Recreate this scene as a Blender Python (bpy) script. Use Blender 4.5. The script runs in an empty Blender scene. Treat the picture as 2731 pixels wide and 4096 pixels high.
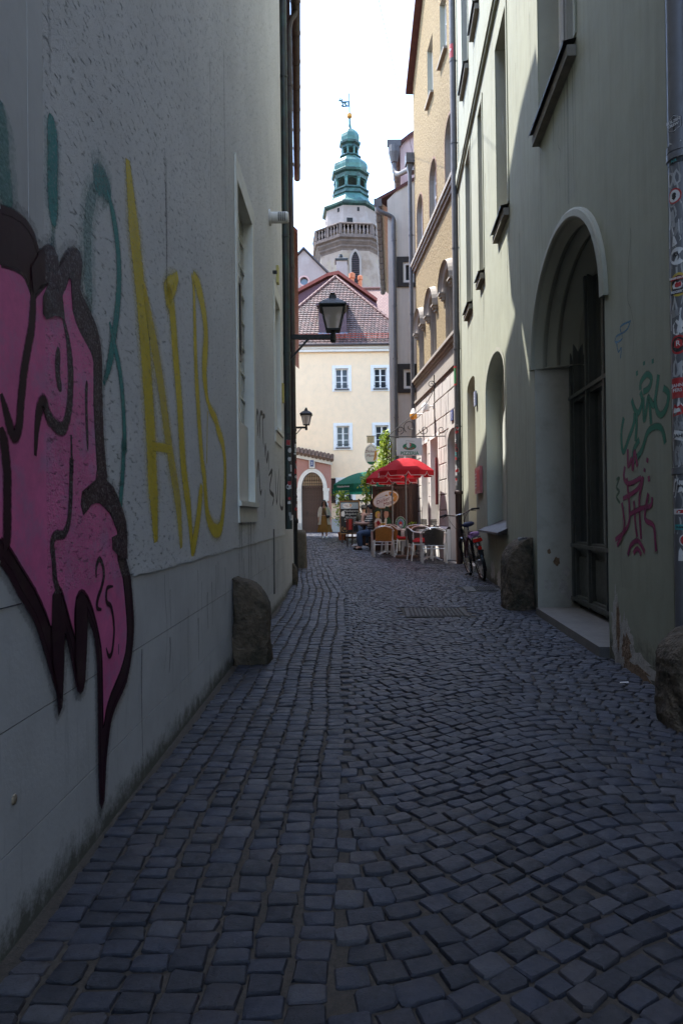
import bpy, bmesh, math, random
from math import sin, cos, pi, radians, atan2, sqrt
from mathutils import Vector, Matrix
from mathutils.geometry import tessellate_polygon
random.seed(7)
S = bpy.context.scene
COL = S.collection
# ------------------------------------------------------------------ camera, sky, sun, exposure
EYE = 1.05
PITCH, ROLL = radians(.46), radians(.7)
cam = bpy.data.objects.new('camera', bpy.data.cameras.new('camera')); COL.objects.link(cam)
cam.data.sensor_fit = 'HORIZONTAL'; cam.data.sensor_width = 24; cam.data.lens = 24
cam.data.clip_start = .05; cam.data.clip_end = 2000
_F = Vector((0, cos(PITCH), sin(PITCH))); _U = Vector((0, -sin(PITCH), cos(PITCH))); _R = Vector((1, 0, 0))
_r = cos(ROLL)*_R - sin(ROLL)*_U; _u = sin(ROLL)*_R + cos(ROLL)*_U
cam.matrix_world = Matrix(((_r.x, _u.x, -_F.x, 0), (_r.y, _u.y, -_F.y, 0), (_r.z, _u.z, -_F.z, EYE), (0, 0, 0, 1)))
S.camera = cam
SUN = Vector((-1, .6, 2.35)).normalized()
W = bpy.data.worlds.new('World'); S.world = W; W.use_nodes = True
_sky = W.node_tree.nodes.new('ShaderNodeTexSky'); _sky.sky_type = 'NISHITA'; _sky.sun_disc = False
_sky.sun_elevation = math.asin(SUN.z); _sky.sun_rotation = atan2(SUN.x, SUN.y); _sky.air_density = 1.0; _sky.dust_density = .7; _sky.ozone_density = 1.0
_bg = W.node_tree.nodes['Background']; _bg.inputs['Strength'].default_value = .15
W.node_tree.links.new(_sky.outputs['Color'], _bg.inputs['Color'])
sun = bpy.data.objects.new('sun', bpy.data.lights.new('sun', 'SUN')); COL.objects.link(sun)
sun.data.energy = 2.0; sun.data.angle = radians(.53); sun.data.color = (1, .97, .92)
sun.rotation_euler = SUN.to_track_quat('Z', 'Y').to_euler(); sun.location = (-10, 6, 24)
S.view_settings.view_transform = 'Standard'; S.view_settings.look = 'None'
S.view_settings.exposure = 2.65; S.view_settings.gamma = 1; S.view_settings.use_curve_mapping = False
S.render.engine = 'CYCLES'; S.cycles.max_bounces = 8; S.cycles.diffuse_bounces = 5; S.cycles.glossy_bounces = 3
S.cycles.transparent_max_bounces = 12; S.cycles.caustics_reflective = False; S.cycles.caustics_refractive = False
S.cycles.sample_clamp_indirect = 4.0

# ------------------------------------------------------------------ helpers
class MB:
    """collects faces and links them as one mesh object"""
    def __init__(s): s.v = []; s.f = []; s.m = []; s.uv = None; s.mi = 0
    def add(s, vs, fs):
        n = len(s.v); s.v += [tuple(p) for p in vs]
        for f in fs: s.f.append([n+i for i in f]); s.m.append(s.mi)
        return s
    def box(s, x0, x1, y0, y1, z0, z1, tf=None):
        vs = [(x, y, z) for z in (z0, z1) for y in (y0, y1) for x in (x0, x1)]
        if tf: vs = [tf(p) for p in vs]
        return s.add(vs, [(0,2,3,1),(4,5,7,6),(0,1,5,4),(2,6,7,3),(0,4,6,2),(1,3,7,5)])
    def bar(s, p, q, w, t=None, up=(0,0,1)):
        p, q = Vector(p), Vector(q); t = t or w; d = (q-p).normalized(); u = Vector(up)
        if abs(d.dot(u)) > .95: u = Vector((1,0,0)) if abs(d.x) < .9 else Vector((0,1,0))
        a = d.cross(u).normalized()*w/2; b = a.cross(d).normalized()*t/2
        vs = [e+i*a+j*b for e in (p, q) for i, j in ((-1,-1),(1,-1),(1,1),(-1,1))]
        return s.add(vs, [(3,2,1,0),(4,5,6,7),(0,1,5,4),(1,2,6,5),(2,3,7,6),(3,0,4,7)])
    def tube(s, pts, r, n=8, closed=False, cap=True):
        pts = [Vector(p) for p in pts]; N = len(pts); rs = r if isinstance(r, (list, tuple)) else [r]*N
        vs = []; a = None
        for i, p in enumerate(pts):
            d = (pts[(i+1) % N]-pts[i-1]) if closed else (pts[min(i+1, N-1)]-pts[max(i-1, 0)])
            d = d.normalized() if d.length > 1e-9 else Vector((0,0,1))
            if a is None: a = d.orthogonal().normalized()
            else:
                a = a-d*a.dot(d); a = a.normalized() if a.length > 1e-6 else d.orthogonal().normalized()
            b = d.cross(a)
            vs += [p+rs[i]*(cos(2*pi*k/n)*a+sin(2*pi*k/n)*b) for k in range(n)]
        fs = []
        for i in range(N if closed else N-1):
            j = (i+1) % N
            fs += [(i*n+k, i*n+(k+1) % n, j*n+(k+1) % n, j*n+k) for k in range(n)]
        if cap and not closed: fs += [tuple(range(n))[::-1], tuple((N-1)*n+k for k in range(n))]
        return s.add(vs, fs)
    def lathe(s, prof, n=16, c=(0,0,0), a0=0, sx=1, sy=1):
        vs = [(c[0]+sx*r*cos(a0+2*pi*k/n), c[1]+sy*r*sin(a0+2*pi*k/n), c[2]+z) for r, z in prof for k in range(n)]
        fs = [(i*n+k, i*n+(k+1) % n, (i+1)*n+(k+1) % n, (i+1)*n+k) for i in range(len(prof)-1) for k in range(n)]
        if prof[0][0] > 1e-4: fs.append(tuple(range(n))[::-1])
        if prof[-1][0] > 1e-4: fs.append(tuple((len(prof)-1)*n+k for k in range(n)))
        return s.add(vs, fs)
    def face(s, outer, holes=(), tf=lambda u, v: (u, 0, v)):
        loops = [[Vector((p[0], p[1], 0)) for p in l] for l in [outer]+list(holes)]
        tris = tessellate_polygon(loops); flat = [p for l in loops for p in l]
        return s.add([tf(p.x, p.y) for p in flat], [tuple(t) for t in tris])
    def prism(s, poly, tf, d0, d1, holes=()):
        """poly in (u, v) between depths d0 and d1; tf(u, v, d) gives the point"""
        s.face(poly, holes, lambda u, v: tf(u, v, d0)); s.face(poly, holes, lambda u, v: tf(u, v, d1))
        for l in [poly]+list(holes):
            n = len(l)
            s.add([tf(p[0], p[1], d) for d in (d0, d1) for p in l], [(i, (i+1) % n, n+(i+1) % n, n+i) for i in range(n)])
        return s
    def build(s, name, mat, parent=None, smooth=False, loc=None, fix=True):
        me = bpy.data.meshes.new(name); me.from_pydata(s.v, [], s.f)
        for m in (mat if isinstance(mat, (list, tuple)) else [mat]): me.materials.append(m)
        if isinstance(mat, (list, tuple)): me.polygons.foreach_set('material_index', s.m)
        if s.uv:
            l = me.uv_layers.new(name='UVMap')
            for lp in me.loops: l.data[lp.index].uv = s.uv[lp.vertex_index]
        if fix:
            bm = bmesh.new(); bm.from_mesh(me); bmesh.ops.recalc_face_normals(bm, faces=bm.faces); bm.to_mesh(me); bm.free()
        if smooth:
            me.polygons.foreach_set('use_smooth', [True]*len(me.polygons)); 
            if smooth != 'all': me.set_sharp_from_angle(angle=radians(40))
        me.update()
        o = bpy.data.objects.new(name, me); COL.objects.link(o)
        if parent: o.parent = parent
        if loc: o.location = loc
        return o
def XZ(d0=0): return lambda u, v, d: (u, d0+d, v)
def tag(o, label=None, cat=None, group=None, kind=None):
    if label: o['label'] = label
    if cat: o['category'] = cat
    if group: o['group'] = group
    if kind: o['kind'] = kind
    return o
def thing(name, label, cat, loc=(0,0,0), rz=0, group=None):
    o = bpy.data.objects.new(name, None); COL.objects.link(o); o.location = loc; o.rotation_euler = (0,0,rz); o.empty_display_size = .2
    return tag(o, label, cat, group)
KIDS = {}
def copy_tree(o, parent=None):
    c = o.copy(); COL.objects.link(c)
    if parent is not None: c.parent = parent
    for ch in o.children: copy_tree(ch, c)
    return c
def text(string, size, name, mat, parent, loc, rz=0, rx=pi/2, align='CENTER', ext=.002, shear=0, sx=1, bold=0, ry=0):
    cu = bpy.data.curves.new(name, 'FONT'); cu.body = string; cu.size = size; cu.align_x = align; cu.align_y = 'CENTER'
    cu.extrude = ext; cu.shear = shear; cu.offset = bold; cu.resolution_u = 2
    t = bpy.data.objects.new(name, cu); COL.objects.link(t)
    me = bpy.data.meshes.new_from_object(t.evaluated_get(bpy.context.evaluated_depsgraph_get()))
    bpy.data.objects.remove(t); bpy.data.curves.remove(cu)
    me.materials.clear(); me.materials.append(mat); me.name = name
    o = bpy.data.objects.new(name, me); COL.objects.link(o); o.parent = parent; o.location = loc; o.rotation_euler = (rx, ry, rz); o.scale = (sx, 1, 1)
    return o
def arch(x0, x1, z0, zs, zt, n=14, flip=False):
    c, r, h = (x0+x1)/2, (x1-x0)/2, zt-zs
    return [(x0, z0), (x1, z0)]+[(c+r*cos(pi*k/n), zs+h*sin(pi*k/n)) for k in range(n+1)]
def rect(x0, x1, z0, z1): return [(x0, z0), (x1, z0), (x1, z1), (x0, z1)]
def loop_band(mb, a, b, ya, yb, close=False):
    """skin between two equally long outlines a at depth ya and b at depth yb"""
    n = len(a); vs = [(p[0], ya, p[1]) for p in a]+[(p[0], yb, p[1]) for p in b]
    return mb.add(vs, [(i, (i+1) % n, n+(i+1) % n, n+i) for i in range(n if close else n-1)])
def reveal(mb, l, y0, y1): return loop_band(mb, l, l, y0, y1, True)
def ring(x0, x1, zs, zt, g, z0, n=18):
    """open arch outline grown by g, legs down to z0"""
    c, r, h = (x0+x1)/2, (x1-x0)/2+g, zt-zs+g
    return [(c+r, z0)]+[(c+r*cos(pi*k/n), zs+h*sin(pi*k/n)) for k in range(n+1)]+[(c-r, z0)]
def catmull(pts, k=6):
    P = [pts[0]]+list(pts)+[pts[-1]]; out = []
    for i in range(1, len(P)-2):
        p0, p1, p2, p3 = (Vector(q) for q in P[i-1:i+3])
        for j in range(k):
            t = j/k; out.append(.5*((2*p1)+(p2-p0)*t+(2*p0-5*p1+4*p2-p3)*t*t+(3*p1-p0-3*p2+p3)*t**3))
    out.append(Vector(P[-1])); return out
def skin_mesh(name, mat, parent, joints, bones, sub=2, loc=None):
    """one smooth body grown round a skeleton: joints {key: (x, y, z, radius)}, first key is the root"""
    me = bpy.data.meshes.new(name); ks = list(joints); ix = {k: i for i, k in enumerate(ks)}
    me.from_pydata([joints[k][:3] for k in ks], [(ix[a], ix[b]) for a, b in bones], [])
    o = bpy.data.objects.new(name, me); COL.objects.link(o)
    o.modifiers.new('s', 'SKIN').use_smooth_shade = True
    sv = me.skin_vertices[0].data
    for k in ks:
        r = joints[k][3]; sv[ix[k]].radius = r if isinstance(r, tuple) else (r, r)
    sv[0].use_root = True
    m = o.modifiers.new('d', 'SUBSURF'); m.levels = sub; m.render_levels = sub
    new = bpy.data.meshes.new_from_object(o.evaluated_get(bpy.context.evaluated_depsgraph_get()))
    bpy.data.objects.remove(o); new.materials.clear(); new.materials.append(mat); new.name = name
    new.polygons.foreach_set('use_smooth', [True]*len(new.polygons))
    o = bpy.data.objects.new(name, new); COL.objects.link(o); o.parent = parent
    if loc: o.location = loc
    return o

# ------------------------------------------------------------------ materials
def nodes(name):
    m = bpy.data.materials.new(name); m.use_nodes = True; nt = m.node_tree
    return m, nt, nt.nodes['Principled BSDF']
def nd(nt, t, **kw):
    n = nt.nodes.new(t)
    for k, v in kw.items():
        if k.startswith('i_'):
            key = k[2:]; n.inputs[int(key) if key.isdigit() else key].default_value = v
        else: setattr(n, k, v)
    return n
def lk(nt, a, b): nt.links.new(a, b)
def coords(nt, scale=(1,1,1), rot=(0,0,0), kind='Object'):
    t = nd(nt, 'ShaderNodeTexCoord'); mp = nd(nt, 'ShaderNodeMapping'); mp.inputs['Scale'].default_value = scale; mp.inputs['Rotation'].default_value = rot
    lk(nt, t.outputs[kind], mp.inputs['Vector']); return mp.outputs['Vector']
def noise(nt, vec, scale, detail=4, rough=.6):
    n = nd(nt, 'ShaderNodeTexNoise'); n.inputs['Scale'].default_value = scale; n.inputs['Detail'].default_value = detail; n.inputs['Roughness'].default_value = rough
    if vec is not None: lk(nt, vec, n.inputs['Vector'])
    return n.outputs['Fac']
def ramp(nt, fac, stops):
    r = nd(nt, 'ShaderNodeValToRGB'); e = r.color_ramp.elements
    while len(e) < len(stops): e.new(.5)
    for i, (p, c) in enumerate(stops): e[i].position = p; e[i].color = (*c, 1) if len(c) == 3 else c
    lk(nt, fac, r.inputs['Fac']); return r.outputs['Color']
def mix(nt, fac, a, b, mode='MIX'):
    n = nd(nt, 'ShaderNodeMix', data_type='RGBA', blend_type=mode)
    for s, i in ((fac, 0), (a, 6), (b, 7)):
        if isinstance(s, (int, float)): n.inputs[i].default_value = s
        elif isinstance(s, tuple): n.inputs[i].default_value = (*s, 1)
        else: lk(nt, s, n.inputs[i])
    return n.outputs[2]
def math_(nt, op, a, b=None):
    n = nd(nt, 'ShaderNodeMath', operation=op)
    for s, i in ((a, 0), (b, 1)):
        if s is None: continue
        if isinstance(s, (int, float)): n.inputs[i].default_value = s
        else: lk(nt, s, n.inputs[i])
    return n.outputs[0]
def bump(nt, b, h, strength=.5, dist=.01):
    n = nd(nt, 'ShaderNodeBump'); n.inputs['Distance'].default_value = dist
    if isinstance(strength, (int, float)): n.inputs['Strength'].default_value = strength
    else: lk(nt, strength, n.inputs['Strength'])
    lk(nt, h, n.inputs['Height']); lk(nt, n.outputs[0], b.inputs['Normal']); return n
def sc(c, k): return tuple(min(1, x*k) for x in c)
def M(name, col, rough=.75, var=.15, scale=5, bs=0, bscale=60, bdist=.004, metal=0, streak=0, dirt=None, dirt_amt=.4, dscale=1.5, spec=.4, coat=0):
    """weathered surface: mottled colour, optional rain streaks, blotches of dirt, fine relief"""
    m, nt, b = nodes(name); v = coords(nt)
    c = ramp(nt, noise(nt, v, scale, 6, .65), [(.25, sc(col, 1-var)), (.75, sc(col, 1+var))])
    if streak: c = mix(nt, math_(nt, 'MULTIPLY', ramp(nt, noise(nt, coords(nt, (3, 3, .25)), 4, 5, .6), [(.45, (0,0,0)), (.8, (1,1,1))]), streak), c, sc(col, .45))
    if dirt: c = mix(nt, math_(nt, 'MULTIPLY', ramp(nt, noise(nt, v, dscale, 7, .7), [(.48, (0,0,0)), (.7, (1,1,1))]), dirt_amt), c, dirt)
    lk(nt, c, b.inputs['Base Color']); b.inputs['Metallic'].default_value = metal; b.inputs['Specular IOR Level'].default_value = spec
    lk(nt, ramp(nt, noise(nt, v, scale*2.3, 4), [(.3, (max(0, rough-.08),)*3), (.7, (min(1, rough+.08),)*3)]), b.inputs['Roughness'])
    if coat: b.inputs['Coat Weight'].default_value = coat
    if bs: bump(nt, b, noise(nt, v, bscale, 5, .6), bs, bdist)
    return m
def plaster_relief(nt, b, smooth_left=None):
    """scratched rough render: short diagonal gouges and grit"""
    v1 = coords(nt, (16, 1, 44), (0, radians(38), 0)); v2 = coords(nt)
    g = nd(nt, 'ShaderNodeTexVoronoi', feature='F1'); g.inputs['Scale'].default_value = 1.6; lk(nt, v1, g.inputs['Vector'])
    gn = noise(nt, v1, 1.2, 5, .7)
    pit = ramp(nt, gn, [(.33, (0,0,0)), (.42, (1,1,1))])
    grit = noise(nt, v2, 130, 4, .7); lump = noise(nt, v2, 24, 4, .6)
    h = math_(nt, 'ADD', math_(nt, 'MULTIPLY', pit, .8), math_(nt, 'ADD', math_(nt, 'MULTIPLY', grit, .55), math_(nt, 'MULTIPLY', lump, .45)))
    st = .9
    if smooth_left is not None:
        t = nd(nt, 'ShaderNodeTexCoord'); sp = nd(nt, 'ShaderNodeSeparateXYZ'); lk(nt, t.outputs['Object'], sp.inputs[0])
        inside = math_(nt, 'MULTIPLY', math_(nt, 'GREATER_THAN', sp.outputs[0], smooth_left), math_(nt, 'GREATER_THAN', sp.outputs[2], .842))
        st = math_(nt, 'ADD', math_(nt, 'MULTIPLY', inside, .82), .06)
        bump(nt, b, h, st, .012); return pit, inside
    bump(nt, b, h, st, .012); return pit, None
def rough_plaster(name, col):
    m, nt, b = nodes(name); v = coords(nt)
    pit, _ = plaster_relief(nt, b)
    c = ramp(nt, noise(nt, v, 1.3, 6, .7), [(.3, sc(col, .9)), (.7, sc(col, 1.1))])
    c = mix(nt, math_(nt, 'MULTIPLY', math_(nt, 'SUBTRACT', 1.0, pit), .75), c, sc(col, .35))
    sp = ramp(nt, noise(nt, coords(nt, (30, 1, 75), (0, radians(38), 0)), 1, 4, .7), [(.30, (1,1,1)), (.42, (0,0,0))])
    c = mix(nt, math_(nt, 'MULTIPLY', sp, .6), c, sc(col, .4))
    lk(nt, c, b.inputs['Base Color']); b.inputs['Roughness'].default_value = .9; b.inputs['Specular IOR Level'].default_value = .25
    return m
def smooth_plaster(name, col, moss=(.06,.06,.035), base=.22, z0=0):
    """smooth rendered base with splash dirt in ragged patches along the foot"""
    m, nt, b = nodes(name); v = coords(nt)
    c = ramp(nt, noise(nt, v, 2.2, 7, .7), [(.3, sc(col, .88)), (.7, sc(col, 1.1))])
    c = mix(nt, math_(nt, 'MULTIPLY', ramp(nt, noise(nt, coords(nt, (9, 9, .7)), 2.5, 7, .7), [(.57, (0,0,0)), (.72, (1,1,1))]), .42), c, sc(col, .45))
    t = nd(nt, 'ShaderNodeTexCoord'); sp = nd(nt, 'ShaderNodeSeparateXYZ'); lk(nt, t.outputs['Object'], sp.inputs[0])
    hh = nd(nt, 'ShaderNodeMapRange'); lk(nt, sp.outputs[2], hh.inputs[0])
    for i, val in ((1, z0), (2, z0+base), (3, .34), (4, -.3)): hh.inputs[i].default_value = val
    d = ramp(nt, math_(nt, 'ADD', noise(nt, coords(nt, (5, 5, 4.4)), 2.6, 10, .8), hh.outputs[0]), [(.5, (0,0,0)), (.78, (1,1,1))])
    c = mix(nt, math_(nt, 'MULTIPLY', d, .85), c, moss)
    lk(nt, c, b.inputs['Base Color']); b.inputs['Roughness'].default_value = .82; b.inputs['Specular IOR Level'].default_value = .3
    bump(nt, b, noise(nt, v, 55, 6, .6), .25, .004); return m
def paint(name, col, smooth_left=None, var=.12, blotch=None, soft=True):
    """spray paint lying on the plaster: same relief, ragged soft edge across the stroke (UV v), strength in UV u"""
    m, nt, b = nodes(name); v = coords(nt)
    pit = None
    if smooth_left is not None: pit, ins = plaster_relief(nt, b, smooth_left)
    else: bump(nt, b, noise(nt, v, 70, 5), .2, .003)
    c = ramp(nt, noise(nt, v, 5, 6, .7), [(.3, sc(col, 1-var)), (.7, sc(col, 1+var))])
    if blotch: c = mix(nt, math_(nt, 'MULTIPLY', ramp(nt, noise(nt, v, 6.5, 5, .65), [(.5, (0,0,0)), (.68, (1,1,1))]), .7), c, blotch)
    if pit is not None:
        c = mix(nt, math_(nt, 'MULTIPLY', math_(nt, 'MULTIPLY', math_(nt, 'SUBTRACT', 1.0, pit), ins), .6), c, sc(col, .3))
        c = mix(nt, math_(nt, 'MULTIPLY', math_(nt, 'MULTIPLY', ramp(nt, noise(nt, v, 120, 3, .7), [(.52, (0,0,0)), (.66, (1,1,1))]), ins), .35), c, (.45,.44,.43))
    lk(nt, c, b.inputs['Base Color']); b.inputs['Roughness'].default_value = .6; b.inputs['Specular IOR Level'].default_value = .25
    if soft:
        uv = nd(nt, 'ShaderNodeUVMap'); sp = nd(nt, 'ShaderNodeSeparateXYZ'); lk(nt, uv.outputs[0], sp.inputs[0])
        e = math_(nt, 'SUBTRACT', 1.0, math_(nt, 'ABSOLUTE', math_(nt, 'SUBTRACT', math_(nt, 'MULTIPLY', sp.outputs[1], 2.0), 1.0)))
        e = math_(nt, 'ADD', math_(nt, 'MULTIPLY', e, 2.3), math_(nt, 'SUBTRACT', math_(nt, 'MULTIPLY', noise(nt, v, 80, 5, .75), 1.7), .80))
        lo = math_(nt, 'SUBTRACT', 1.0, sp.outputs[0])
        cl = nd(nt, 'ShaderNodeClamp'); lk(nt, e, cl.inputs[0])
        e = math_(nt, 'SUBTRACT', cl.outputs[0], math_(nt, 'MULTIPLY', lo, math_(nt, 'ADD', .45, math_(nt, 'MULTIPLY', noise(nt, coords(nt, (40, 1, 60)), 1.5, 4, .7), 1.1))))
        cl = nd(nt, 'ShaderNodeClamp'); lk(nt, e, cl.inputs[0]); lk(nt, cl.outputs[0], b.inputs['Alpha'])
    return m
def ribbon(mb, pts, w, strength=1, d=0, taper=True, k=5, shape=None):
    """stroke on the wall plane: pts (along, height), d = distance out of the wall"""
    P = catmull([(p[0], p[1], 0) for p in pts], k) if len(pts) > 2 else [Vector((p[0], p[1], 0)) for p in pts]
    n = len(P); vs = []; uv = []
    for i, p in enumerate(P):
        t = (P[min(i+1, n-1)]-P[max(i-1, 0)]); t = t.normalized() if t.length > 0 else Vector((0,1,0)); s = Vector((-t.y, t.x, 0))
        f = i/(n-1); hw = w/2*((min(1, .35+4*f, .35+4*(1-f))) if taper else 1)
        if shape: hw *= shape(f)
        for q, vv in ((p+s*hw, 0), (p, .5), (p-s*hw, 1)): vs.append((q.x, -d, q.y)); uv.append((strength, vv))
    if mb.uv is None: mb.uv = []
    mb.uv += uv
    mb.add(vs, [f for i in range(n-1) for f in ((3*i, 3*i+1, 3*i+4, 3*i+3), (3*i+1, 3*i+2, 3*i+5, 3*i+4))])
def blob(mb, poly, d):
    if mb.uv is None: mb.uv = []
    mb.uv += [(1, .5)]*len(poly); mb.face(poly, (), lambda u, v: (u, -d, v))
def glass(name, col=(.03,.035,.04), rough=.06):
    m, nt, b = nodes(name); b.inputs['Base Color'].default_value = (*col, 1); b.inputs['Specular IOR Level'].default_value = .32 if name == 'window_glass' else .7
    v = coords(nt); lk(nt, ramp(nt, noise(nt, v, 1.5, 3), [(.3, (rough*.6,)*3), (.7, (rough*1.6,)*3)]), b.inputs['Roughness'])
    bump(nt, b, noise(nt, v, 3, 2), .06, .02); return m
def see_glass(name, tint=(.8,.82,.8), refl=.12):
    m = bpy.data.materials.new(name); m.use_nodes = True; nt = m.node_tree; nt.nodes.remove(nt.nodes['Principled BSDF'])
    a = nd(nt, 'ShaderNodeBsdfTransparent'); a.inputs['Color'].default_value = (*tint, 1); g = nd(nt, 'ShaderNodeBsdfGlossy'); g.inputs['Roughness'].default_value = .04; lw = nd(nt, 'ShaderNodeLayerWeight'); lw.inputs['Blend'].default_value = .35; q = nd(nt, 'ShaderNodeMixShader')
    lk(nt, math_(nt, 'ADD', math_(nt, 'MULTIPLY', lw.outputs['Fresnel'], .8), refl*.3), q.inputs[0]); lk(nt, a.outputs[0], q.inputs[1]); lk(nt, g.outputs[0], q.inputs[2]); lk(nt, q.outputs[0], nt.nodes['Material Output'].inputs['Surface']); return m
WHITE = M('white_paint', (.72,.69,.64), .55, .06, 8, dirt=(.45,.43,.38), dirt_amt=.25)
IRON = M('black_iron', (.018,.018,.017), .5, .3, 20, metal=.3)
ZINC = M('zinc_sheet', (.105,.10,.10), .6, .22, 6, metal=.35, dirt=(.09,.09,.09), dirt_amt=.5, dscale=4)
GLASS = glass('window_glass')
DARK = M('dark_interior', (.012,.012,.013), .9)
WOOD = M('dark_stained_wood', (.06,.026,.016), .6, .35, 9, bs=.2, bscale=30, streak=.3)
ALU = M('brushed_aluminium', (.82,.82,.82), .35, .06, 30, metal=.65)
STONE = M('weathered_stone', (.34,.32,.28), .85, .25, 7, bs=.5, bscale=25, bdist=.01, dirt=(.11,.1,.085), dirt_amt=.6)
# spray paint outlines in wall coordinates: metres along the wall, height
G_SIL=[(1.25,1.72),(1.651,1.81),(1.715,1.827),(1.783,1.832),(1.828,1.813),(1.856,1.781),(1.906,1.812),(1.953,1.826),(1.984,1.789),(2.013,1.818),(2.06,1.865),(2.121,1.887),(2.153,1.871),(2.132,1.778),(2.183,1.744),(2.264,1.7),(2.306,1.647),(2.32,1.591),(2.318,1.504),(2.328,1.342),(2.356,1.207),(2.354,1.179),(2.425,1.159),(2.495,1.106),(2.56,1.037),(2.568,0.96),(2.556,0.897),(2.604,0.829),(2.636,0.695),(2.639,0.629),(2.615,0.548),(2.552,0.453),(2.457,0.409),(2.385,0.363),(2.35,0.297),(2.323,0.22),(2.304,0.107),(2.281,0.116),(2.273,0.238),(2.273,0.407),(2.269,0.577),(2.248,0.665),(2.22,0.709),(2.171,0.765),(2.169,0.717),(2.145,0.55),(2.117,0.525),(2.091,0.553),(2.066,0.62),(2.001,0.743),(1.987,0.637),(1.977,0.546),(1.963,0.501),(1.956,0.556),(1.913,0.634),(1.861,0.724),(1.812,0.796),(1.729,0.872),(1.686,0.919),(1.638,0.956),(1.25,1.036)]
G_PINK=[(1.25,1.652),(1.649,1.672),(1.721,1.688),(1.772,1.686),(1.802,1.659),(1.83,1.655),(1.914,1.723),(1.956,1.71),(2.023,1.741),(2.052,1.785),(2.076,1.784),(2.086,1.694),(2.141,1.646),(2.22,1.61),(2.254,1.571),(2.25,1.438),(2.268,1.282),(2.28,1.202),(2.279,1.255),(2.261,1.18),(2.145,1.137),(2.15,1.073),(2.215,1.106),(2.291,1.113),(2.388,1.08),(2.456,1.026),(2.474,0.994),(2.471,0.908),(2.525,0.836),(2.551,0.739),(2.568,0.641),(2.546,0.556),(2.478,0.495),(2.388,0.445),(2.336,0.4),(2.307,0.351),(2.303,0.569),(2.279,0.66),(2.228,0.752),(2.179,0.807),(2.131,0.831),(2.09,0.812),(2.076,0.747),(2.081,0.689),(2.032,0.764),(1.991,0.834),(1.968,0.856),(1.945,0.839),(1.915,0.752),(1.878,0.795),(1.814,0.868),(1.739,0.932),(1.687,0.978),(1.638,1.009),(1.25,1.059)]
G_DARK=[([(1.813,1.739),(1.819,1.664),(1.81,1.576),(1.786,1.507),(1.763,1.439),(1.744,1.353),(1.735,1.299),(1.713,1.264),(1.689,1.281),(1.663,1.328),(1.644,1.359)],0.046),
([(1.643,1.278),(1.657,1.241),(1.67,1.169),(1.67,1.12),(1.668,1.02),(1.656,0.979)],0.05),
([(2.009,1.652),(2.042,1.595),(2.059,1.526),(2.06,1.454),(2.044,1.379),(2.002,1.321),(1.937,1.327),(1.897,1.352),(1.877,1.38),(1.853,1.358),(1.833,1.304),(1.822,1.225)],0.05),
([(1.976,1.554),(1.967,1.483),(1.987,1.426)],0.04),
([(2.19,1.5),(2.182,1.426),(2.191,1.274)],0.026),
([(2.06,1.31),(2.064,1.194),(2.061,1.237),(2.053,1.134),(2.038,1.052),(2.001,1.012),(1.943,1.009),(1.92,0.985),(1.93,0.937),(1.94,0.878),(1.971,0.831),(1.966,0.763)],0.034),
([(2.253,0.86),(2.257,0.899),(2.286,0.92),(2.317,0.895),(2.325,0.86),(2.299,0.822),(2.267,0.791),(2.26,0.761),(2.3,0.75)],0.024),
([(2.415,0.816),(2.355,0.815),(2.349,0.77),(2.396,0.743),(2.421,0.665),(2.4,0.591),(2.366,0.58),(2.339,0.614)],0.022),
([(2.466,0.602),(2.465,0.566)],0.018)]
G_BLOB=[[(1.856,1.781),(1.906,1.812),(1.953,1.826),(1.984,1.789),(2.013,1.818),(2.06,1.865),(2.121,1.887),(2.153,1.871),(2.132,1.778),(2.086,1.694),(2.07,1.786),(2.047,1.783),(2.005,1.712),(2.021,1.65),(1.954,1.64),(1.897,1.612),(1.874,1.621),(1.875,1.67),(1.914,1.723),(1.854,1.693),(1.821,1.652),(1.808,1.724)],
[(2.131,1.126),(2.309,1.2),(2.357,1.186),(2.535,1.05),(2.474,1.001),(2.405,1.074),(2.291,1.111),(2.215,1.103),(2.15,1.067)],
[(2.403,0.99),(2.456,0.998),(2.569,0.992),(2.576,0.902),(2.472,0.921),(2.41,0.948)],
[(1.917,0.842),(1.951,0.863),(2.001,0.743),(1.983,0.638),(1.977,0.551),(1.956,0.556),(1.924,0.631),(1.911,0.753)],
[(2.084,0.808),(2.13,0.826),(2.171,0.792),(2.169,0.717),(2.145,0.55),(2.117,0.528),(2.091,0.553),(2.079,0.617)]]
G_YEL=[([(2.632,2.448),(2.685,2.267),(2.741,2.099),(2.8,1.924),(2.858,1.674),(2.907,1.412),(2.925,1.242),(2.946,1.129),(2.966,0.952)],0.183,0.75),
([(2.825,2.031),(2.958,1.834),(3.078,1.649),(3.179,1.445),(3.26,1.302),(3.36,1.138),(3.419,0.906)],0.1586,0.55),
([(2.929,1.367),(3.234,1.384)],0.1586,0.7),
([(3.408,2.272),(3.311,2.191),(3.191,2.112),(3.276,2.079),(3.343,1.857),(3.413,1.633),(3.483,1.319),(3.592,1.099),(3.66,0.863)],0.1464,0.8),
([(3.64,0.855),(3.792,1.026),(3.914,1.249)],0.122,0.8),
([(3.71,2.388),(3.764,2.31),(3.787,1.962),(3.836,1.704),(3.925,1.398),(3.986,1.302),(4.048,1.104),(4.169,1.012),(4.329,0.975),(4.506,1.008),(4.63,1.202),(4.667,1.401),(4.599,1.546),(4.424,1.637),(4.344,1.688),(4.124,1.753),(4.04,1.928)],0.122,0.75),
([(3.749,2.402),(3.909,2.358),(4.034,2.258),(4.073,2.126),(4.018,1.923),(4.1,1.749)],0.1586,0.8),
([(4.098,1.7),(4.058,1.381)],0.061,0.8)]
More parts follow.
